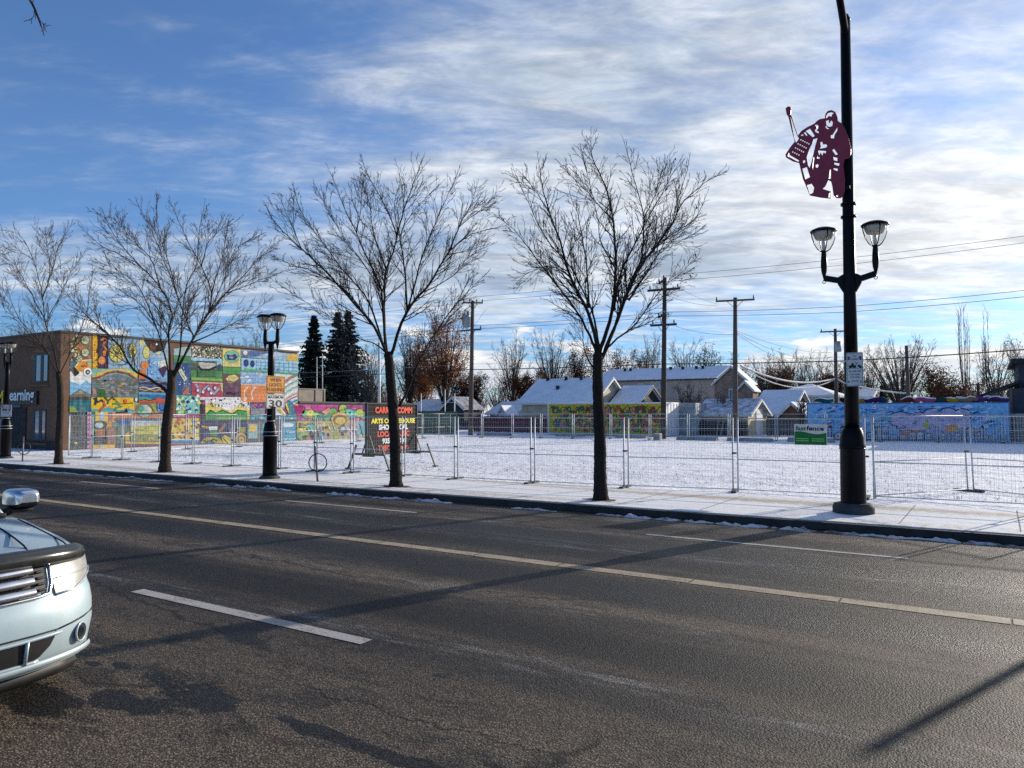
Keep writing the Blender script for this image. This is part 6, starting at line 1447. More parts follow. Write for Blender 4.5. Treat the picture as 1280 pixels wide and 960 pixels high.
# ---- fences and walls at the back of the lot
def board_fence(name, label, a, b, h, mat, group=None, board=.14):
    a = Vector(a); b = Vector(b); d = b-a; L = d.length; d.normalize(); n = Vector((-d.y, d.x, 0))
    root = thing(name, (a+b)/2, label, 'fence', group)
    mb = MB(); k = int(L/board)
    for i in range(k):
        c = a+d*(board*(i+.5))+Vector((0, 0, h/2+random.uniform(-.02, .02))); mb.obox(c, d*board*.46, n*.012, Vector((0, 0, h/2)))
    mb.build('boards', mat, root)
    mb = MB()
    for z in (.3, h-.3): mb.obox((a+b)/2+Vector((0, 0, z))+n*.034, d*L/2, n*.02, Vector((0, 0, .045)))
    mb.build('rail', mat, root); return root
M_MAR = pmat('maroon_boards', (.13, .026, .036), .8, 0, .25, 4); M_GRN = pmat('green_boards', (.036, .11, .075), .8, 0, .25, 3); M_GRYB = pmat('grey_boards', (.085, .078, .072), .9, 0, .3, 4); M_DKF = pmat('dark_fence_boards', (.030, .028, .028), .9, 0, .3, 4)
v = lambda p, z=GZ: Vector((p.x, p.y, z))
board_fence('wood_fence', 'maroon board fence left of the yellow container', v(AY(592, 540, 54)), v(AY(690, 540, 54)), AY(640, 520.5, 54).z-GZ, M_MAR, 'board fences')
board_fence('wood_fence', 'green board fence behind the message board', v(AY(505, 548, 46.5)), v(AY(571, 548, 46.5)), AY(540, 514.5, 46.5).z-GZ, M_GRN, 'board fences')
board_fence('wood_fence', 'dark slatted fence before the cream gable garage', v(AY(874, 545, 54.2)), v(AY(936, 545, 54.2)), AY(900, 527, 54.2).z-GZ, M_DKF, 'board fences')
board_fence('wood_fence', 'grey board fence between the cream garage and the blue container', v(AY(958, 545, 56)), v(AY(1010, 545, 56)), AY(980, 522, 56).z-GZ, M_GRYB, 'board fences')
board_fence('wood_fence', 'pale board fence right of the blue mural container', v(AY(1266, 545, 50.5)), v(AY(1330, 545, 50.5)), AY(1275, 517, 50.5).z-GZ, pmat('pale_boards', (.22, .20, .18), .85, 0, .2, 4), 'board fences')
root = thing('ball_court_fence', v(AY(550, 548, 48)), 'tall steel post-and-rail fence above the green boards', 'fence')
mb = MB(); tops = [(526, 492), (556, 487), (568, 492)]
for x, t in tops: p = AY(x, 548, 48); mb.tube([v(p), Vector((p.x, 48, AY(x, t, 48).z))], .045, 6)
mb.build('post', M_STEEL, root)
mb = MB(); p = AY(526, 503, 48); q_ = AY(568, 503, 48); mb.tube([p, q_], .03, 5); mb.build('rail', M_STEEL, root)
# leaning planks by the dark fence
for i, (xb_, xt) in enumerate(((896, 899.5), (901, 906))):
    root = thing('plank', v(AY(xb_, 545, 53.6)), ('left' if i == 0 else 'right')+' one of the two pale planks leaning on the dark slatted fence', 'plank')
    mb = MB(); p = v(AY(xb_, 545, 53.4)); t_ = AY(xt, 516, 54.05); mb.beam(p, t_, .16, .04, (.4, .35, .3)); mb.build('board', pmat('pale_lumber', (.36, .31, .25), .8, 0, .2, 5), root)

# ---- shipping containers
def container(name, label, x0, x1, y0, y1, h, sidem, endm, mural=None, z0=GZ+.02, framem=None):
    root = thing(name, ((x0+x1)/2, y0, z0), label, 'container', 'shipping containers across the back of the lot')
    mb = MB(); n = int((x1-x0-.24)/.11)                       # corrugated long sides
    def corr(mb, p, q, nrm, n, zz0, zz1, dep=.032):
        p = Vector(p); q = Vector(q); d = (q-p)/n
        prof = []
        for i in range(n):
            o = nrm*(-dep if i % 2 else 0.); prof += [p+d*(i+.12)+o, p+d*(i+.88)+o]
        P = [(a.x, a.y, zz0) for a in prof]+[(a.x, a.y, zz1) for a in prof]; K = len(prof)
        mb.add(P, [(i, i+1, i+1+K, i+K) for i in range(K-1)])
    corr(mb, (x0+.1, y0+.03, 0), (x1-.1, y0+.03, 0), Vector((0, -1, 0)), n, z0+.14, z0+h-.1)
    corr(mb, (x1-.1, y1-.03, 0), (x0+.1, y1-.03, 0), Vector((0, 1, 0)), n, z0+.14, z0+h-.1)
    corr(mb, (x0+.03, y1-.1, 0), (x0+.03, y0+.1, 0), Vector((-1, 0, 0)), 18, z0+.14, z0+h-.1)
    mb.build('side_panel', sidem, root)
    mb = MB(); mb.box((x0+.06, y0+.07, z0+h-.06), (x1-.06, y1-.07, z0+h-.02)); mb.build('roof', M_SNOWR, root)
    mb = MB()
    for x in (x0, x1-.1):
        for y in (y0, y1-.1): mb.box((x, y, z0), (x+.1, y+.1, z0+h))
    for z in (z0+.02, z0+h-.11):
        for y in (y0+.01, y1-.09): mb.box((x0+.1, y, z), (x1-.1, y+.08, z+.10))
        for x in (x0+.01, x1-.09): mb.box((x, y0+.1, z), (x+.08, y1-.1, z+.10))
    mb.build('frame', framem or endm, root)
    mb = MB()
    ym = (y0+y1)/2
    for (a, b) in ((y0+.11, ym-.01), (ym+.01, y1-.11)): mb.box((x1-.085, a, z0+.13), (x1-.02, b, z0+h-.12))
    d_ = mb.build('door', endm, root)
    mb = MB()
    for y in (y0+.4, ym-.3, ym+.3, y1-.4): mb.tube([(x1+.0, y, z0+.12), (x1+.0, y, z0+h-.12)], .018, 6)
    mb.build('lock_rod', M_STEEL, d_)
    if mural: mural(root)
    return root
YC = 50.2
hC = AY(760, 503, YC).z-GZ-.02
W_CON = pmat('white_container_paint', (.74, .74, .72), .6, 0, .12, 1.2)
W_CONB = pmat('pale_blue_container_paint', (.30, .40, .43), .6, 0, .3, 1.1, var2=(.45, .47, .46))
ycx0 = AY(684.5, 520, YC).x; ycx1 = AY(832.5, 520, YC).x+.02
def ymural(root):
    mb = MB(); r = random.Random(12); x0, x1 = ycx0+.12, ycx1-.13; z0, z1 = GZ+.16, GZ+hC-.12
    bgc = lambda x: rgb(170, 150, 30)
    L = [0]
    kk = [0]
    def pt(pts, c, e): kk[0] = (kk[0]+1) % 22; mb.poly([(x, YC-.012-e*.0025-kk[0]*.0001, z) for x, z in pts], tuple(v_*.9 for v_ in rgb(*c)))
    pt([(x0, z0), (x1, z0), (x1, z1), (x0, z1)], (205, 185, 45), 0)
    pal = [(40, 110, 60), (20, 120, 110), (200, 70, 35), (225, 130, 40), (210, 60, 80), (60, 140, 150), (230, 200, 60), (120, 60, 40), (90, 150, 60), (180, 190, 90), (150, 100, 160), (235, 150, 150)]
    for i in range(380):                                       # figures, plants and faces in thick outlines
        cx = r.uniform(x0+.2, x1-.2); cz = r.uniform(z0+.1, z1-.1); a = r.uniform(.07, .26); b_ = a*r.uniform(.6, 2.0); n = r.choice([5, 6, 8, 12]); ph = r.random()*6
        b_ = min(b_, (z1-z0)/2-.25); b_ = min(b_, .55); a = min(a, cx-x0-.03, x1-cx-.03); cz = min(max(cz, z0+b_*1.2+.02), z1-b_*1.2-.02)
        wob = [r.uniform(.55, 1.15) for _ in range(n)]
        q0 = [(cx+a*wob[k]*math.cos(ph+2*math.pi*k/n), cz+b_*wob[k]*math.sin(ph+2*math.pi*k/n)) for k in range(n)]
        q1 = [(cx+(x-cx)*.80, cz+(z-cz)*.80) for x, z in q0]; q2 = [(cx+(x-cx)*.42+.02, cz+(z-cz)*.42) for x, z in q0]
        e = 1+(i % 9)*3
        pt(q0, r.choice([(90, 75, 35), (95, 105, 40), (130, 60, 35), (40, 90, 60)]), e); pt(q1, r.choice(pal), e+1); pt(q2, r.choice(pal), e+2)
    for i in range(60):
        cx = r.uniform(x0+.2, x1-.5); cz = r.uniform(z0+.1, z1-.25); L_ = r.uniform(.2, .5); t = r.uniform(-.9, .9); dz = .05
        if not (z0 < cz+L_*math.sin(t) < z1-.06): continue
        pt([(cx, cz), (cx+L_*math.cos(t), cz+L_*math.sin(t)), (cx+L_*math.cos(t), cz+L_*math.sin(t)+dz), (cx, cz+dz)], r.choice(pal), 28+i % 3)
    mb.build('mural', M_PAINT, root)
container('container', 'white shipping container with a yellow mural of many small figures', ycx0, ycx1, YC, YC+2.6, hC, W_CON, W_CON, ymural)
pcx1 = AY(872.5, 520, 53.9).x
container('container', 'pale blue rust-streaked container end right of the yellow mural container', pcx1-6, pcx1, 53.4, 55.9, AY(866, 503.5, 53.4).z-GZ-.02, W_CONB, W_CONB)
YB = 50.0
hB = AY(1130, 503, YB).z-GZ-.02
bcx0 = AY(1008.5, 520, YB).x; bcx1 = AY(1262.5, 520, YB).x
def bmural(root):
    mb = MB(); r = random.Random(21)
    def P(px, py): p = AY(px, py, YB); return p.x, p.z
    kk = [0]
    def pt(pts, c, e): kk[0] = (kk[0]+1) % 20; mb.poly([(x, YB-.010-e*.0022-kk[0]*.0001, z) for x, z in pts], tuple(v_*.95 for v_ in rgb(*c)))
    def pp(pts, c, e): pt([P(*q_) for q_ in pts], c, e)
    x0, x1 = bcx0+.06, bcx1-.06; z0, z1 = GZ+.10, GZ+hB-.06
    pt([(x0, z0), (x1, z0), (x1, z1), (x0, z1)], (135, 185, 222), 0)
    for i in range(260):
        x = r.uniform(x0+.4, x1-.9); z = r.uniform(z0+.5, z1-.30); L = r.uniform(.25, .8); t = r.uniform(.2, .7); w_ = r.uniform(.04, .12)
        if z+L*math.sin(t)*.6+w_ > z1-.02: continue
        pt([(x, z), (x+L*math.cos(t), z+L*math.sin(t)*.6), (x+L*math.cos(t)*.8, z+L*math.sin(t)*.6+w_), (x-.04, z+w_)], r.choice([(85, 150, 210), (120, 185, 225), (165, 208, 232), (95, 175, 205), (60, 125, 195), (205, 222, 235)]), 1+i % 5)
    # pink cloud-tree in the middle, dark outlines
    for k, (dx, c_) in enumerate(((0, (45, 55, 85)), (2, (200, 178, 210)))):
        for (cx, cyy, rx, ry) in ((1165, 519, 13, 9), (1185, 518, 13, 9), (1203, 519, 12, 9), (1125, 524, 16, 10), (1147, 524, 14, 10), (1175, 529, 22, 9), (1200, 530, 14, 9), (1140, 534, 20, 7)):
            pp([(cx+(rx-dx)*math.cos(i*.4488), cyy+(ry-dx*.7)*math.sin(i*.4488)) for i in range(14)], c_, 7+k*4)
    for (a, b) in ((1166, 1172), (1180, 1187), (1130, 1135)): pp([(a, 530), (b, 530), (b, 545), (a, 545)], (185, 160, 200), 12)
    for i in range(34): 
        cx = r.uniform(1112, 1208); cyy = r.uniform(515, 540); pp([(cx, cyy), (cx+r.uniform(3, 8), cyy-1), (cx+r.uniform(3, 7), cyy+1.2), (cx-1, cyy+1.5)], r.choice([(150, 115, 180), (215, 185, 215), (80, 80, 130), (225, 190, 200)]), 13+i % 3)
    for (cx, cyy, rx, ry, c_) in ((1158, 531, 4, 6, (205, 190, 90)), (1190, 536, 9, 5, (235, 150, 70)), (1140, 541, 16, 4, (215, 130, 110)), (1215, 539, 9, 3, (210, 150, 150)), (1110, 522, 5, 4, (90, 175, 185))):
        pp([(cx+rx*math.cos(i*.5236), cyy+ry*math.sin(i*.5236)) for i in range(12)], c_, 16)
    for i in range(150):
        cx = r.uniform(1014, 1255); cyy = r.uniform(507, 540); w_ = r.uniform(2, 7); pp([(cx, cyy), (cx+w_, cyy-r.uniform(-.6, 1.6)), (cx+w_*.9, cyy+1.3), (cx-.6, cyy+1.0)], r.choice([(215, 205, 225), (190, 215, 230), (90, 170, 185), (170, 140, 195), (235, 225, 225), (60, 90, 150), (225, 170, 160)]), 15+i % 2)
    # little town along the bottom
    x = 1011.; i = 0
    while x < 1256:
        w_ = r.uniform(5, 11); h = r.uniform(4, 9)+(8 if i in (9, 20) else 0); e = 18+(i % 2)*2; bt = 549.0-(x-1011)*.0+ (x-1011)/250*1.0
        pp([(x, bt), (x+w_, bt), (x+w_, bt-h), (x+w_/2, bt-h-2.2), (x, bt-h)], (35, 38, 55), e); pp([(x+.8, bt-.4), (x+w_-.8, bt-.4), (x+w_-.8, bt-h+.3), (x+w_/2, bt-h-1.2), (x+.8, bt-h+.3)], r.choice([(215, 215, 220), (180, 190, 205), (205, 190, 200), (160, 170, 190), (220, 205, 190)]), e+1)
        for wx in (.3, .65): pp([(x+w_*wx, bt-h*.65), (x+w_*(wx+.14), bt-h*.65), (x+w_*(wx+.14), bt-h*.35), (x+w_*wx, bt-h*.35)], (50, 55, 75), 23)
        x += w_+r.uniform(.4, 3); i += 1
    for px in (1035, 1051, 1090, 1096, 1225):
        pp([(px, 549.3), (px+5, 549.3), (px+5, 534), (px+2.5, 531), (px, 534)], (40, 42, 62), 24); pp([(px+.8, 549), (px+4.2, 549), (px+4.2, 535), (px+.8, 535)], (170, 180, 200), 25)
    mb.build('mural', M_PAINT, root)
W_CONBL = pmat('blue_container_paint', (.07, .19, .34), .6, 0, .2, 1.2)
container('container', 'blue shipping container with a mural of a pink cloud tree over a little town', bcx0, bcx1, YB, YB+2.5, hB, W_CONBL, W_CONBL, bmural)
# bundles lying on its roof
zr = GZ+hB+.0
cols = [('teal', (20, 90, 95)), ('black', (22, 20, 26)), ('ochre', (165, 130, 40)), ('dark purple', (60, 35, 85)), ('navy', (30, 50, 90)), ('brick red', (120, 45, 40)), ('pink', (180, 80, 130)), ('dark green', (25, 75, 70)), ('mustard yellow', (205, 160, 30)), ('tan', (150, 120, 85)), ('violet', (110, 60, 125)), ('olive', (140, 120, 60)), ('plum', (90, 45, 95))]
xs_ = [1030, 1058, 1076, 1090, 1100, 1138, 1156, 1172, 1194, 1210, 1220, 1236, 1248]
M_BUN = vmat('painted_cloth', .8, .25, 2., .2)
for i, (x, (nm, c_)) in enumerate(zip(xs_, cols)):
    p = AY(x, 500, YB+.35+.25*(i % 3)); r = random.Random(i); yb = YB+.40+.25*(i % 3); L = r.uniform(.38, .62); zz_ = GZ+hB+.0
    root = thing('cloth_bundle', (p.x, yb, zz_), nm+' bundle lying on the blue mural container', 'bundle', 'bundles on the blue container roof')
    mb = MB(); nn_ = 9; pts = []; rad = []
    for k in range(nn_):
        t = k/(nn_-1); pts.append(Vector((p.x-L+2*L*t, yb+.05*math.sin(5*t+i), zz_+.17+.05*math.sin(7*t+i)))); rad.append(.175*(math.sin(math.pi*min(.97, max(.03, t)))**.35)*r.uniform(.85, 1.1))
    mb.tube(pts, rad, 10, col=tuple(v_*.8 for v_ in rgb(*c_))); bd = mb.build('bundle', M_BUN, root)
    if i % 3 != 1:
        mb = MB(); o = len(mb.v)
        for k in range(nn_):
            for j in range(5): a = math.radians(40+j*25); rr_ = rad[k]*1.04+.012*math.sin(j/4*math.pi); mb.v.append((pts[k].x, pts[k].y+rr_*math.cos(a), pts[k].z+rr_*math.sin(a)))
        for k in range(nn_-1):
            for j in range(4): a = k*5+j; mb.f.append((a, a+5, a+6, a+1)); mb.c.append((.8,)*3); mb.sm.append(True)
        mb.build('snow_cap', M_SNOWR, root)
mb = MB(); 
# ---- concrete barriers
def barrier(px, w_px, ytop, ybot, Y, label):
    a = AY(px-w_px/2, ybot, Y); b = AY(px+w_px/2, ybot, Y); z1 = AY(px, ytop, Y).z
    root = thing('concrete_barrier', ((a.x+b.x)/2, Y, GZ), label, 'barrier', 'low concrete barriers before the containers')
    pr = [(-.26, GZ-.03), (.26, GZ-.03), (.26, GZ+.06), (.12, GZ+.20), (.08, z1), (-.08, z1), (-.12, GZ+.20), (-.26, GZ+.06)]
    mb = MB(); P = [(a.x, Y+y, z) for y, z in pr]+[(b.x, Y+y, z) for y, z in pr]; N = len(pr)
    mb.add(P, [tuple(reversed(range(N))), tuple(range(N, 2*N))]+[(i, (i+1) % N, (i+1) % N+N, i+N) for i in range(N)]); mb.build('body', M_CONC, root)
    mb = MB(); mb.box((a.x+.03, Y-.09, z1+.003), (b.x-.03, Y+.09, z1+.05)); mb.build('snow_cap', M_SNOWR, root)
for a in ((618, 40, 545, 549.5, 45.5, 'concrete barrier before the maroon fence'), (713, 33, 546, 550, 46.5, 'concrete barrier under the left part of the yellow mural'), (790, 38, 547, 551, 45.5, 'concrete barrier under the right part of the yellow mural'), (872, 50, 548, 553.5, 44.5, 'concrete barrier before the pale blue container end'), (938, 56, 548.5, 554.5, 44.5, 'concrete barrier before the cream gable garage'), (1014, 58, 547.5, 555, 45, 'concrete barrier behind the green fence sign')): barrier(*a)
root = thing('concrete_block', v(AY(911-60, 552, 44)), 'short snowy concrete block at the foot of the crossarm pole', 'block'); p = AY(821.5, 552, 43.5); mb = MB(); mb.box((p.x-.22, 43.4, GZ-.02), (p.x+.2, 43.8, GZ+.36)); root.location = (p.x, 43.5, GZ); ORG[root.name] = Vector((p.x, 43.5, GZ)); mb.build('body', M_CONC, root)
mb = MB(); mb.box((p.x-.2, 43.42, GZ+.363), (p.x+.18, 43.78, GZ+.40)); mb.build('snow_cap', M_SNOWR, root)

# ================================================================== utility poles and wires
UG = 'wooden utility poles'
def upole(px, ybot_Y, top, r, label, arms, name='utility_pole', mat=None, xform=None):
    Y = ybot_Y; b = v(AY(px[0], 549, Y)); t = AY(px[1], top, Y)
    root = thing(name, b, label, 'utility pole', UG)
    mb = MB(); mb.tube([b-Vector((0, 0, .1)), b.lerp(t, .5), t], [r*1.2, r, r*.8], 9); mb.build('pole', mat or M_WOOD, root)
    for (z_px, half, ang, sx, th_) in arms:
        z = AY(px[1], z_px, Y).z; d = Vector((math.cos(ang), math.sin(ang), 0)); c = Vector((b.x+(t.x-b.x)*((z-b.z)/(t.z-b.z)), Y, z))-Vector((-d.y, d.x, 0))*(r+.05)
        mb = MB(); mb.beam(c-d*half, c+d*half, th_, th_*1.15); ar = mb.build('crossarm', mat or M_WOOD, root)
        for s_ in sx: mb = MB(); mb.lathe([(.03, 0), (.035, .05), (.06, .08), (.06, .12), (.03, .15), (.05, .18), (.02, .24)], c+d*half*s_+Vector((0, 0, th_*.55)), 7); mb.build('insulator', M_DARK, ar)
        mb = MB()
        for s_ in (-.45, .45): mb.beam(c+d*half*s_, c-Vector((0, 0, .55)), .03, .03)
        mb.build('brace', M_DARK, root)
    return root, b, t
pA, bA, tA = upole((588, 591), 45, 376, .155, 'wooden pole carrying a grey transformer, behind the message board elm', [(379, .75, math.radians(35), (-.9, -.3, .4, .95), .09), (413, .95, math.radians(0), (.95,), .09)])
mb = MB(); c = AY(583, 401, 44.6); mb.lathe([(.24, -.42), (.30, -.38), (.30, .38), (.27, .44), (.0, .46)], c, 16)
for i in range(14): a = i*.45; mb.obox((c.x+.315*math.cos(a), c.y+.315*math.sin(a), c.z), (.02*math.cos(a), .02*math.sin(a), 0), (-.008*math.sin(a), .008*math.cos(a), 0), (0, 0, .3))
tf = mb.build('transformer', pmat('transformer_grey', (.32, .34, .34), .5, .2, .1, 4), pA)
mb = MB(); [mb.lathe([(.05, 0), (.04, .12), (.06, .16), (.03, .22), (.02, .32)], (c.x+dx, c.y, c.z+.42), 8) for dx in (-.14, .06, .18)]; mb.build('bushing', M_DARK, tf)
pB, bB, tB = upole((829, 831), 45, 347, .155, 'dark wooden pole with two crossarms in front of the yellow container end', [(352, .85, math.radians(-58), (-.9, .9), .09), (362.5, 1.05, math.radians(6), (-.85, .85), .12), (395, .7, math.radians(-55), (-.9, .9), .10), (406.5, .85, math.radians(6), (-.8, .8), .12)], mat=pmat('dark_pole_wood', (.045, .038, .033), .9, 0, .3, 6, .5, 40, (4, 4, .3)))
pC, bC, tC = upole((919, 919), 50, 372, .16, 'wooden pole with a single crossarm behind the cream gable garage', [(376, 1.25, math.radians(12), (-.95, .95), .10)])
pD, bD, tD = upole((1046, 1044), 74, 411, .17, 'far wooden pole with a short crossarm behind the tall lamp post', [(414.5, 1.3, math.radians(8), (-.9, .9), .11)])
mb = MB(); c = AY(1047.5, 433, 73.6); mb.lathe([(.25, -.5), (.3, -.45), (.3, .45), (.0, .5)], c, 12); mb.build('transformer', pmat('transformer_grey', (.32, .34, .34), .5), pD)
upole((474, 474), 50, 428, .12, 'plain grey pole behind the message board elm trunk', [], mat=M_STEEL, name='steel_pole')
upole((1137, 1133), 62, 432, .14, 'plain wooden pole in front of the spreading elm', [])
upole((403, 403), 54, 442, .05, 'thin pale pole between the spruces', [], name='steel_pole', mat=M_STEEL)
upole((396, 396), 54, 446, .05, 'thin pale pole at the right edge of the narrow spruce', [], name='steel_pole', mat=M_STEEL)
upole((1223, 1223), 96, 478, .14, 'small far pole with a short crossarm between the poplars', [(481, .6, .1, (-.8, .8), .12)])
bE = Vector((15., 45.5, GZ)); mb = MB()
rootE = thing('utility_pole', bE, 'wooden pole beyond the right edge of the picture', 'utility pole', UG); mb.tube([bE, bE+Vector((0, 0, 11.2))], [.18, .13], 8); mb.build('pole', M_WOOD, rootE)
M_CAB = pmat('black_cable', (.010, .010, .011), .6, 0, .1, 4); M_CABW = pmat('snow_laden_cable', (.70, .69, .66), .8, 0, .2, 3); M_CABL = pmat('pale_service_cable', (.34, .33, .31), .7, 0, .2, 4)
def wire(label, pts, r=.014, sag=.25, mat=None, name='power_line', grp='overhead lines'):
    mb = MB(); path = []
    for a, b in zip(pts, pts[1:]):
        a = Vector(a); b = Vector(b); L = (b-a).length
        for i in range(10):
            t = i/10; path.append(a.lerp(b, t)-Vector((0, 0, sag*(L/15)*4*t*(1-t))))
    path.append(Vector(pts[-1])); mb.tube(path, r, 4, cap=False)
    o = mb.build(name, mat or M_CAB); tag(o, label, 'power line', grp); return o
WL = -75.
def P45(px, py, Y=45): return AY(px, py, Y)
R1 = AY(1280, 295, 45); R2 = AY(1280, 303, 45)
ext = lambda p, x: Vector((x, p.y, p.z+(x-p.x)*.01))
wire('highest overhead line from the transformer pole past the lamp heads', [Vector((WL, 45.2, 10.6)), AY(606, 370, 45), AY(847, 343, 45), R1+Vector((0, 0, 0)), ext(R1, 15)], .011, .12)
wire('second highest overhead line, just under the highest one', [Vector((WL, 44.6, 10.4)), AY(600, 376, 44.6), AY(852, 350, 44.6), AY(1280, 303.5, 44.6), ext(AY(1280, 303.5, 44.6), 15)], .011, .12)
wire('upper one of the pair of lines crossing at the lower crossarms', [Vector((WL, 45, 8.0)), AY(595, 407, 45), AY(836, 390, 45), AY(1060, 383, 45), AY(1280, 363, 45), Vector((15, 45, 7.9))], .013, .08)
wire('lower one of the pair of lines crossing at the lower crossarms', [Vector((WL, 44.7, 7.7)), AY(595, 411, 44.7), AY(838, 395, 44.7), AY(1060, 390, 44.7), AY(1280, 371, 44.7), Vector((15, 44.7, 7.6))], .013, .08)
wire('thick black telephone cable crossing low over the garage roofs', [Vector((WL, 44.8, 5.0)), AY(588, 462, 44.8), AY(829, 455, 44.8), AY(1060, 451, 44.8), AY(1280, 437, 44.8), Vector((15, 44.8, 5.3))], .028, .05)
wire('thin grey line just above the telephone cable', [Vector((WL, 45.3, 5.4)), AY(588, 455, 45.3), AY(829, 449, 45.3), AY(1044, 447, 60)], .010, .05, M_CABL)
wire('thin service line sagging from the two-crossarm pole to the single-crossarm pole', [AY(851, 361, 45), AY(898, 380, 50)], .010, .35)
wire('lower thin service line sagging from the two-crossarm pole', [AY(834, 369, 45), AY(896, 382, 50)], .010, .5)
wire('slack line from the lower crossarm to the single-crossarm pole', [AY(845, 408, 45), AY(918, 418, 50)], .010, .5)
wire('dark line running down from the single-crossarm pole to the far pole', [AY(922, 414, 50), AY(1040, 441, 74)], .016, .25)
wire('pale line running down from the single-crossarm pole to the far pole', [AY(922, 416, 50), AY(1040, 446, 74)], .022, .45, M_CABL)
wire('pale bundled line under the other lines to the far pole', [AY(922, 418, 50), AY(1040, 452, 74)], .020, .6, M_CABL)
wire('thick pale cable sagging from behind the brick house to the far pole', [AY(926, 457, 56), AY(1044, 473, 74)], .075, .62, M_CABW)
wire('second pale cable hanging below the thick sagging one', [AY(926, 458, 56), AY(1044, 474, 74)], .045, .95, M_CABW)
wire('pale cable sagging from the far pole towards the right behind the sign', [AY(1044, 472, 74), AY(1056, 479, 74), AY(1150, 492, 84)], .075, .3, M_CABW)
wire('thin guy line from the crossarm down to the transformer pole', [AY(608, 386, 45), AY(592, 408, 45)], .010, .0)
# ================================================================== parked car
def car():
    m, nt, bs = newmat('pale_silver_blue_paint')
    tcn = nt.node('ShaderNodeTexCoord').outputs['Object']
    dirt = nt.noise(tcn, 7, 6, .7); spots = nt.noise(tcn, 60, 2, .5); zsep = nt.node('ShaderNodeSeparateXYZ', {0: tcn}).outputs[2]
    lowd = nt.sstep(nt.m('ADD', zsep, nt.m('MULTIPLY', dirt, .3)), .62, .30)
    streak = nt.noise(nt.mapping(tcn, (9, 9, 1.2)), 2.0, 5, .6)
    col = nt.mix(nt.sstep(streak, .45, .75, 0., .3), (.355, .455, .495), (.34, .385, .39)); col = nt.mix(nt.m('MULTIPLY', lowd, .6), col, (.25, .25, .235)); col = nt.mix(nt.sstep(spots, .74, .78, 0., .35), col, (.20, .17, .14))
    nt.l.new(col, bs.inputs['Base Color']); bs.inputs['Metallic'].default_value = .15; bs.inputs['Roughness'].default_value = .45; bs.inputs['Coat Weight'].default_value = .5; bs.inputs['Coat Roughness'].default_value = .16
    PAINT = m
    CHROME = pmat('dusty_chrome', (.74, .75, .77), .27, 1., .12, 9); SMOKE = pmat('smoked_plastic', (.022, .024, .022), .22, 0, .35, 14, spec=.6); BLK = pmat('black_plastic', (.012, .012, .013), .55, 0, .3, 10)
    HL = pmat('hazy_headlight_lens', (.30, .30, .27), .32, 0, .15, 14, spec=.7, coat=.6); HLIN = pmat('headlight_reflector', (.36, .36, .33), .35, .3, .1, 20); LINE = pmat('panel_gap', (.010, .011, .012), .8)
    GLS = pmat('car_glass', (.015, .018, .02), .05, 0, .2, 2, spec=.9, coat=.5)
    X0, Y0 = -4.84, 1.885
    root = thing('parked_car', (X0-2.4, Y0, 0), 'pale silver-blue wagon parked at the near kerb, with a smoked hood deflector', 'car')
    W = .935; LEN = 5.05
    def front(y, z):            # how far the nose lies behind its foremost point
        t = min(.999, abs(y)/W)
        D = .50; p = 2.5
        b = D*(1-(1-t**p)**(1/p))
        zz = [(.15, .13), (.22, .085), (.28, .05), (.36, .02), (.48, .0), (.60, .008), (.68, .028), (.715, .055), (.80, .085), (.90, .13), (.97, .185), (1.0, .24)]
        if z <= zz[0][0]: g = zz[0][1]
        elif z >= zz[-1][0]: g = zz[-1][1]
        else:
            for (a, ga), (b2, gb) in zip(zz, zz[1:]):
                if a <= z <= b2: g = ga+(gb-ga)*(z-a)/(b2-a); break
        return -(b+g)
    def P(x, y, z): return Vector((X0+x, Y0+y, z))
    # plan outline, half: t from nose centre to tail centre
    ys = [0, .10, .2, .3, .4, .5, .58, .66, .72, .78, .83, .87, .90, .92, .932]
    xs = [-.75, -1.0, -1.3, -1.7, -2.2, -2.7, -3.2, -3.7, -4.1, -4.5, -4.75]
    tail = [(.90, -4.92), (.80, -5.0), (.6, -5.04), (.3, -5.05), (0, -5.05)]
    zl = [.27, .30, .33, .38, .48, .60, .68, .715, .80, .86]
    def tuck(z, x): return (-.035 if z < .25 else -.012 if z < .4 else 0)-(.02*max(0, (z-.6))/.3)
    def shoulder(x):            # height where the flank turns into bonnet / window sill
        return .86+.19*min(1, max(0, (-x-.15)/1.25))
    def half(z, sgn):
        pts = []
        for y in ys: pts.append(P(front(y, z), sgn*(y+tuck(z, 0)*(y/W)), z))
        for x in xs: pts.append(P(x, sgn*(W+tuck(z, x)), z))
        for (y, x) in tail: pts.append(P(x+(.05 if z > .7 else 0), sgn*(y+tuck(z, x)), z))
        return pts
    mb = MB(); nrows = len(zl); ncol = len(ys)+len(xs)+len(tail)
    for sgn in (1, -1):
        rows = [half(z, sgn) for z in zl]
        top = []
        for i, p in enumerate(rows[-1]):
            x = p.x-X0; zs = shoulder(x); q = p.copy(); q.z = zs+.0
            if i < len(ys): q = P(front(ys[i], .90), sgn*ys[i]*.985, .90+.02*(1-ys[i]/W))
            top.append(q)
        rows.append(top)
        o = len(mb.v)
        for r_ in rows: mb.v.extend(tuple(p) for p in r_)
        for k in range(len(rows)-1):
            for i in range(ncol-1):
                f = (o+k*ncol+i, o+k*ncol+i+1, o+(k+1)*ncol+i+1, o+(k+1)*ncol+i)
                mb.f.append(f if sgn == 1 else tuple(reversed(f))); mb.c.append((.5,)*3); mb.sm.append(True)
        if sgn == 1: topL = top
        else: topR = top
    # bonnet and deck
    o = len(mb.v); M_ = 16
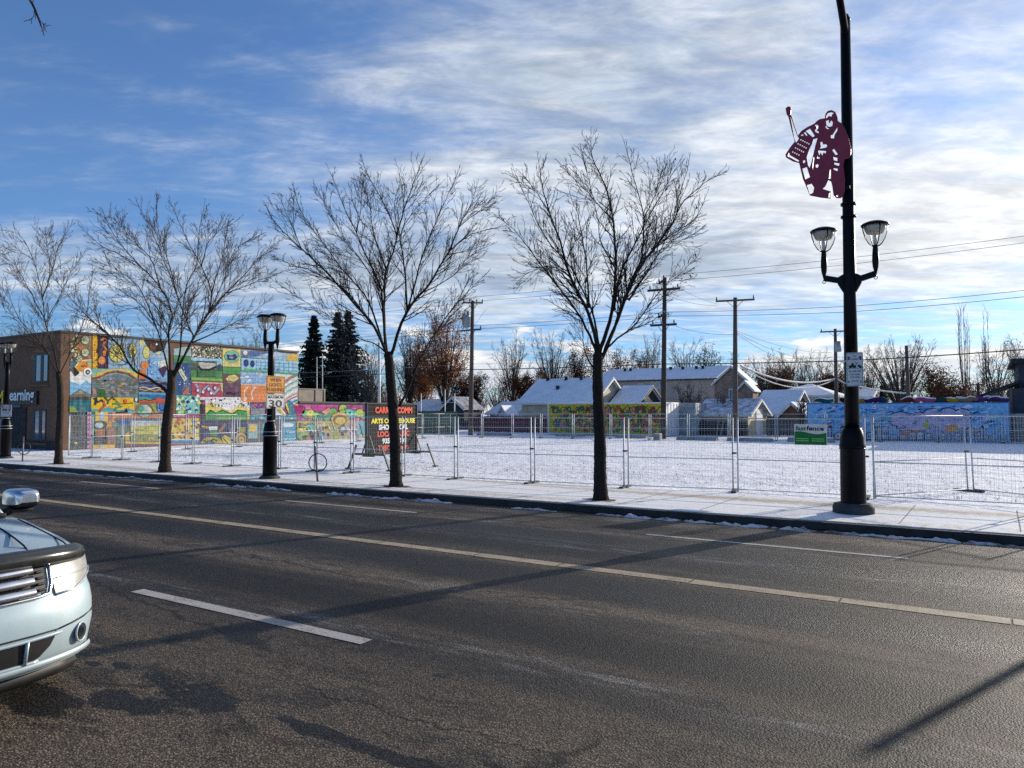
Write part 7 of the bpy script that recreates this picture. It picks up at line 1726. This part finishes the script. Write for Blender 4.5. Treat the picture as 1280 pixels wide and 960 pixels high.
    for i in range(ncol):
        a, b = topL[i], topR[i]; x = a.x-X0
        for j in range(M_+1):
            s_ = j/M_; q = a.lerp(b, s_); u = 2*s_-1; w_ = abs(a.y-b.y)/(2*W)
            crown = (.075*(1-abs(u)**3.2))*min(1, w_*1.1)*(1 if x > -1.5 else .5)+.012*math.exp(-((abs(u)-.60)/.10)**2)*min(1, w_)*(x < -.2)
            nose = min(1, max(0, (-x-.06)/.35))**.6
            mb.v.append((q.x, q.y, q.z+crown*nose))
    for i in range(ncol-1):
        for j in range(M_):
            a = o+i*(M_+1)+j; mb.f.append((a, a+1, a+M_+2, a+M_+1)); mb.c.append((.5,)*3); mb.sm.append(True)
    mb.build('body', PAINT, root)
    # cabin
    def ring(z, xf, xr, w_, zf=None):
        return [P(xf, w_*.62, z), P(xf-.14, w_*.92, z), P(xf-.35, w_, z), P((xf+xr)/2, w_*1.005, z), P(xr+.3, w_*.97, z), P(xr+.05, w_*.8, z), P(xr, w_*.5, z)]
    lv = [ring(1.05, -1.26, -4.9, .86), ring(1.14, -1.42, -4.86, .85), ring(1.30, -1.88, -4.72, .79), ring(1.50, -2.28, -4.52, .70), ring(1.57, -2.55, -4.35, .62)]
    mb = MB(); full = []
    for r_ in lv:
        L = r_; R_ = [Vector((p.x, 2*Y0-p.y, p.z)) for p in reversed(r_)]
        full.append(L+R_)
    N = len(full[0]); o = 0
    for r_ in full: mb.v.extend(tuple(p) for p in r_)
    for k in range(len(full)-1):
        for i in range(N):
            j = (i+1) % N; mb.f.append((k*N+i, k*N+j, (k+1)*N+j, (k+1)*N+i)); mb.c.append((.5,)*3); mb.sm.append(False)
    mb.f.append(tuple((len(full)-1)*N+i for i in range(N))); mb.c.append((.5,)*3); mb.sm.append(False)
    mb.build('cabin', PAINT, root)
    def lerpr(k, t, i): return full[k][i].lerp(full[k+1][i], t)
    mb = MB(); e = Vector((.012, 0, .010)); n1_ = N-1
    def quadrow(idx0, idx1, sh):
        for k in (0, 1, 2):
            a = [full[k][idx0], full[k][idx1], full[k+1][idx1], full[k+1][idx0]]; c = sum(a, Vector())/4
            mb.poly([c+(p-c)*(1.0)+sh for p in a])
    quadrow(N-1, 0, e); quadrow(0, 1, e); quadrow(N-2, N-1, e)
    mb.build('windshield', GLS, root)
    mb = MB()
    for (i0, i1) in ((2, 3), (3, 4)):
        for sg in (0, 1):
            a0, a1 = (i0, i1) if sg == 0 else (N-1-i0, N-1-i1); sh = Vector((0, .012 if sg == 0 else -.012, .0))
            for k in (1, 2):
                a = [full[k][a0], full[k][a1], full[k+1][a1], full[k+1][a0]]; c = sum(a, Vector())/4
                mb.poly([c+(p-c)*.93+sh for p in a])
    mb.build('side_window', GLS, root)
    # A-pillar edge and cowl
    mb = MB(); mb.tube([full[k][1]+Vector((.02, .012, .012)) for k in range(4)], .022, 6); mb.build('pillar', PAINT, root); mb = MB(); mb.tube([full[k][N-2]+Vector((.02, -.012, .012)) for k in range(4)], .022, 6); mb.build('pillar', PAINT, root)
    mb = MB(); mb.tube([P(-1.30, .78, 1.085), P(-1.18, .4, 1.12), P(-1.16, 0, 1.13), P(-1.18, -.4, 1.12), P(-1.30, -.78, 1.085)], .022, 6); mb.build('cowl', BLK, root)
    mb = MB(); mb.tube([P(-1.24, .62, 1.12), P(-1.30, .3, 1.17), P(-1.40, -.1, 1.20)], .011, 5); mb.tube([P(-1.20, .10, 1.14), P(-1.28, -.25, 1.18), P(-1.34, -.55, 1.17)], .011, 5); mb.build('wiper', BLK, root)
    # fascia patches: (y, z) outlines laid on the nose, pushed out by d
    def patch(name, mat, rows, d, parent=root, sides=(1, -1)):
        """rows: list of (z, y0, y1)"""
        mb = MB(); n = 12
        for sg in sides:
            o = len(mb.v)
            for (z, y0, y1) in rows:
                for j in range(n+1):
                    y = y0+(y1-y0)*j/n; mb.v.append(tuple(P(front(y, z)+d*(1-.35*abs(y)/W), sg*(y+.6*d*max(0, abs(y)-.5)/W), z)))
            for k in range(len(rows)-1):
                for j in range(n):
                    a = o+k*(n+1)+j; f = (a, a+1, a+n+2, a+n+1); mb.f.append(f if sg == 1 else tuple(reversed(f))); mb.c.append((.5,)*3); mb.sm.append(True)
        return mb.build(name, mat, parent)
    def bar(mb, z, y0, y1, r, d, sg=1, n=14, ry=1.):
        mb.tube([P(front(y0+(y1-y0)*j/n, z)+d, sg*(y0+(y1-y0)*j/n), z) for j in range(n+1)], r, 8)
    # lower grille opening
    patch('lower_intake', BLK, [(.345, 0, .42), (.36, 0, .45), (.41, 0, .51), (.465, 0, .54)], .006)
    mb = MB()
    for sg in (1, -1): bar(mb, .48, 0, .58, .012, .006, sg); bar(mb, .335, 0, .44, .012, .006, sg)
    for y in (-.36, .36): mb.tube([P(front(y, .335)+.014, y, .335), P(front(y, .48)+.014, y, .48)], .012, 6)
    mb.build('intake_trim', PAINT, root)
    # main grille
    gr = patch('grille', BLK, [(.735, 0, .49), (.76, 0, .50), (.90, 0, .515), (.925, 0, .51)], .012)
    mb = MB()
    for z, r_ in ((.757, .026), (.820, .027), (.883, .026)):
        o = 0
        for sg in (1, -1):
            n = 14
            for (dz0, dz1, d0, d1) in ((-r_*.85, r_*.85, .048, .030),):
                st = len(mb.v)
                for j in range(n+1):
                    y = .425*j/n
                    for (dz, dd) in ((-r_*.95, .030), (-r_*.75, .062), (r_*.8, .036), (r_*.95, .012)): mb.v.append(tuple(P(front(y, z)+dd, sg*y, z+dz)))
                for j in range(n):
                    for i in range(3):
                        a = st+j*4+i; f = (a, a+4, a+5, a+1); mb.f.append(f if sg == 1 else tuple(reversed(f))); mb.c.append((.5,)*3); mb.sm.append(i == 1)
    mb.build('chrome_bar', CHROME, gr)
    mb = MB()
    for sg in (1, -1):
        mb.tube([P(front(y, z)+.018, sg*y, z) for y, z in ((0, .715), (.25, .715), (.44, .716), (.515, .725), (.537, .78), (.542, .86), (.542, .925))], .012, 8)
    mb.build('chrome_surround', CHROME, gr)
    for sg in (1, -1):
        for i in range(5): mb = MB(); bar(mb, .755+.035*i, .44, .50, .008, .022, sg, 4); mb.build('side_slot', BLK, gr)
    # headlights
    for s1 in (1, -1):
      hl = patch('headlight', HL, [(.705, .565, .62), (.715, .562, .70), (.745, .56, .78), (.78, .558, .85), (.80, .558, .882), (.86, .558, .892), (.915, .558, .89)], .014, root, (s1,))
      mb = MB()
      for sg in (s1,):
        ring_ = [(.562, .712), (.70, .715), (.78, .745), (.85, .78), (.885, .80)]
        mb.tube([P(front(y, z)+.012, sg*(y+.006), z-.006) for y, z in ring_], .008, 6)
      mb.build('headlight_trim', CHROME, hl)
      mb = MB()
      for sg in (s1,): mb.tube([P(front(y, .805)+.018, sg*(y+.004), .805+.0*y) for y in (.562, .64, .72, .80, .86, .88)], .004, 5)
      mb.build('lens_divider', HLIN, hl)
      for (y_, z_, r_, nm) in ():
        cc = P(front(y_, z_)+.020, s1*(y_+.006), z_); nn_ = Vector((1, s1*.35, .25)).normalized(); u_ = nn_.orthogonal().normalized(); w2 = nn_.cross(u_)
        mb = MB(); mb.tube([cc+(u_*math.cos(a)+w2*math.sin(a))*r_ for a in [i*math.pi/9 for i in range(19)]], .0045, 5, cap=False)
        mb.poly([cc+(u_*math.cos(a)+w2*math.sin(a))*r_*.5+nn_*.003 for a in [i*math.pi/9 for i in range(18)]]); mb.build(nm, HLIN, hl)
    # bumper crease lines
    mb = MB()
    for sg in (1, -1):
        mb.tube([P(front(y, z)+.002, sg*y, z) for y, z in ((.56, .500), (.66, .510), (.76, .521), (.86, .532), (.92, .541))]+[P(-.8, sg*.938, .555)], .006, 5)
        mb.tube([P(front(y, z)+.002, sg*y, z) for y, z in ((0, .502), (.2, .502), (.4, .501), (.56, .500))], .006, 5)
        mb.tube([P(front(.56, z)+.002, sg*(.55-.13*(.50-z)/.16), z) for z in (.50, .45, .39, .345)], .005, 5)
    mb.build('panel_gap', LINE, root)
    # fog lamps
    for sg in (1, -1):
        c = P(front(.735, .43)+.006, sg*.735, .43); nrm = Vector((.82, sg*.57, 0)).normalized(); u = Vector((-nrm.y, nrm.x, 0)); w_ = Vector((0, 0, 1))
        mb = MB(); mb.tube([c+(u*math.cos(a)+w_*math.sin(a))*.058+nrm*.006 for a in [i*math.pi/12 for i in range(25)]], .0065, 6, cap=False); f_ = mb.build('fog_lamp', PAINT, root)
        mb = MB(); mb.poly([c+(u*math.cos(a)+w_*math.sin(a))*.058+nrm*.006 for a in [i*math.pi/12 for i in range(24)]]); mb.build('lens', BLK, f_)
        mb = MB(); mb.poly([c+(u*math.cos(a)+w_*math.sin(a))*.034+nrm*.009 for a in [i*math.pi/12 for i in range(24)]]); mb.build('bulb', GLS, f_)
    # chin spoiler
    mb = MB(); n = 20
    for sg in (1, -1):
        st = len(mb.v)
        for j in range(n+1):
            y = .86*j/n
            for (z, dd) in ((.332, .0), (.318, .018), (.296, .018), (.27, -.03)): mb.v.append(tuple(P(front(y, z)+dd+.012, sg*y, z)))
        for j in range(n):
            for i in range(3):
                a = st+j*4+i; f = (a, a+1, a+5, a+4); mb.f.append(f if sg == -1 else tuple(reversed(f))); mb.c.append((.5,)*3); mb.sm.append(True)
    mb.build('chin_lip', PAINT, root)
    mb = MB()
    for sg in (1, -1): mb.tube([P(front(y, .2)-.05, sg*y, .225) for y in (0, .2, .4, .6, .75)], .055, 6)
    mb.build('air_dam', BLK, root)
    mb = MB(); mb.box((X0-4.85, Y0-.78, .19), (X0-.55, Y0+.78, .33)); mb.build('underbody', BLK, root)
    # plate bracket recess
    mb = MB(); mb.obox(P(.012, -.02, .60), (.012, 0, 0), (0, .17, 0), (0, 0, .065)); mb.build('plate_bracket', pmat('grey_plate_bracket', (.26, .30, .32), .5), root)
    # smoked bonnet deflector
    pts = []
    for j in range(41):
        u = -1+2*j/40; y = u*.80; z = .955-.030*abs(u)**2.2; x = front(min(.86, abs(y)), .90)+.035-.02*abs(u)**6; pts.append(P(x, y, z))
    mb = MB(); n = len(pts)
    pr = [(.015, -.050), (.036, -.030), (.042, .0), (.030, .028), (.0, .046), (-.035, .052), (-.04, .044), (0, .030), (.012, 0), (.0, -.035)]
    for p in pts:
        y = p.y-Y0; nr = Vector((1, .9*math.copysign(max(0, (abs(y)-.45))/.5, y), 0)).normalized()
        for (a, b) in pr: q = p+nr*a; mb.v.append((q.x, q.y, q.z+b))
    K = len(pr)
    for j in range(n-1):
        for i in range(K):
            i2 = (i+1) % K; mb.f.append((j*K+i, (j+1)*K+i, (j+1)*K+i2, j*K+i2)); mb.c.append((.5,)*3); mb.sm.append(True)
    mb.f.append(tuple(range(K))); mb.c.append((.5,)*3); mb.sm.append(False); mb.f.append(tuple(reversed(range((n-1)*K, n*K)))); mb.c.append((.5,)*3); mb.sm.append(False)
    mb.build('hood_deflector', SMOKE, root)
    # bonnet creases
    mb = MB()
    def hood(x, y):
        u = abs(y)/(W*.985); s_ = shoulder(x); return s_+.075*(1-u**3.2)*min(1, max(0, (-x-.06)/.35))**.6+.012*math.exp(-((u-.60)/.10)**2)+.002
    for sg in (1, -1):
        mb.tube([P(x, sg*y, hood(x, y)) for x, y in ((-.30, .50), (-.45, .53), (-.65, .56), (-.85, .585), (-1.05, .60), (-1.2, .61))], .006, 5)
        mb.tube([P(x, sg*y, hood(x, y)-.002) for x, y in ((-.40, .80), (-.60, .85), (-.85, .868), (-1.1, .872), (-1.3, .872))], .005, 5)
    mb.build('hood_crease', LINE, root)
    # mirrors
    for sg in (1, -1):
        c = P(-1.62, sg*1.035, 1.165)
        pr = [(.13, .50), (.115, .78), (.07, .95), (-.03, 1.), (-.09, .97)]; n = 20
        def shell(a0, a1, grow_):
            mb = MB(); o = 0
            for (dx, s_) in pr:
                for i in range(n+1):
                    a = a0+(a1-a0)*i/n; ca = math.copysign(abs(math.cos(a))**.45, math.cos(a)); sa = math.copysign(abs(math.sin(a))**.55, math.sin(a))
                    mb.v.append((c.x+dx+grow_, c.y+(.098*s_+grow_)*ca-sg*.012*sa*0, c.z+(.074*s_+grow_)*sa))
            for k in range(len(pr)-1):
                for i in range(n): mb.f.append((k*(n+1)+i, k*(n+1)+i+1, (k+1)*(n+1)+i+1, (k+1)*(n+1)+i)); mb.c.append((.5,)*3); mb.sm.append(True)
            mb.f.append(tuple(reversed(range(n+1)))); mb.c.append((.5,)*3); mb.sm.append(False)
            return mb
        mb = shell(0, 2*math.pi, 0.); mb.f.append(tuple(range((len(pr)-1)*(n+1), len(pr)*(n+1)))); mb.c.append((.5,)*3); mb.sm.append(False)
        mi = mb.build('mirror', BLK, root)
        shell(-.30, math.pi+.30, .004).build('mirror_cap', CHROME, mi)
        mb = MB(); mb.lathe([(.07, -.012), (.10, .0), (.105, .015)], (c.x+.01, c.y-sg*.02, c.z-.088), 14); mb.tube([c+Vector((.02, -sg*.06, -.07)), P(-1.58, sg*.90, 1.07)], .032, 7); mb.build('mirror_base', BLK, mi)
    # wheels
    TY = pmat('tyre_rubber', (.018, .018, .018), .85, 0, .3, 12, .4, 80); RM = pmat('alloy_rim', (.42, .43, .45), .35, .8, .1, 6)
    for x in (-.98, -3.86):
        for sg in (1, -1):
            c = P(x, sg*.83, .335)
            mb = MB(); mb.poly([c+Vector((.40*math.cos(a), sg*.107, .40*math.sin(a))) if (c.z+.40*math.sin(a)) > .275 else c+Vector((.40*math.cos(a), sg*.107, .275-c.z)) for a in [i*math.pi/16 for i in range(32)]]); mb.build('wheel_arch', BLK, root)
            mb = MB(); n = 28
            pr = [(.20, -.10), (.30, -.112), (.333, -.09), (.335, 0), (.333, .09), (.30, .112), (.20, .10)]
            for (r_, yy) in pr:
                for i in range(n): a = 2*math.pi*i/n; mb.v.append((c.x+r_*math.cos(a), c.y+yy+sg*.02, c.z+r_*math.sin(a)))
            for k in range(len(pr)-1):
                for i in range(n): j = (i+1) % n; mb.f.append((k*n+i, k*n+j, (k+1)*n+j, (k+1)*n+i)); mb.c.append((.5,)*3); mb.sm.append(True)
            wh = mb.build('wheel', TY, root)
            mb = MB(); yo = c.y+sg*.115
            mb.tube([Vector((c.x+.20*math.cos(a), yo, c.z+.20*math.sin(a))) for a in [i*math.pi/12 for i in range(25)]], .014, 6, cap=False)
            for i in range(7): a = i*2*math.pi/7; mb.beam((c.x, yo, c.z), (c.x+.20*math.cos(a), yo, c.z+.20*math.sin(a)), .03, .045)
            mb.build('rim', RM, wh)
    return root
car()
# ================================================================== small things on the road
M_LEAFB = pmat('flattened_brown_leaves', (.13, .088, .05), .9, 0, .5, 20)
rng = random.Random(8); mb = MB()
for (px, py, n, sp) in ((215, 850, 60, .14), (195, 862, 40, .10), (232, 842, 24, .08), (275, 858, 50, .10), (290, 862, 30, .08)):
    c = G(px, py)
    for i in range(n):
        p = c+Vector((rng.gauss(0, sp), rng.gauss(0, sp*.35), .004+rng.random()*.012)); a = rng.random()*6.28; L = rng.uniform(.005, .016); u = Vector((math.cos(a), math.sin(a), rng.uniform(-.2, .5)))*L; w_ = Vector((-math.sin(a), math.cos(a), 0))*L*.4
        mb.add([p-u, p+w_, p+u, p-w_], [(0, 1, 2, 3)])
o = mb.build('leaf_litter', M_LEAFB); tag(o, 'brown leaf bits and grit lying on the damp patch of road', 'litter', kind='stuff')
# dry tufts poking through the snow of the lot
M_GRASS = pmat('dry_grass', (.13, .105, .06), .9, 0, .4, 3); mb = MB()
for i in range(4500):
    t = rng.random()**1.6; y = 17.2+27*t; x = rng.uniform(-31, 6+y*.25); p = Vector((x, y, GZ-.004)); n = rng.randint(1, 3)
    for k in range(n):
        d = Vector((rng.uniform(-.5, .5), rng.uniform(-.5, .5), 1)).normalized(); L = rng.uniform(.025, .10); w_ = Vector((rng.uniform(-1, 1), rng.uniform(-1, 1), 0)).normalized()*.005; q = p+Vector((rng.gauss(0, .03), rng.gauss(0, .03), 0))
        mb.add([q-w_, q+w_, q+d*L], [(0, 1, 2)])
o = mb.build('dry_grass', M_GRASS); tag(o, 'sparse dry grass blades poking through the snow of the lot', 'grass', kind='stuff')
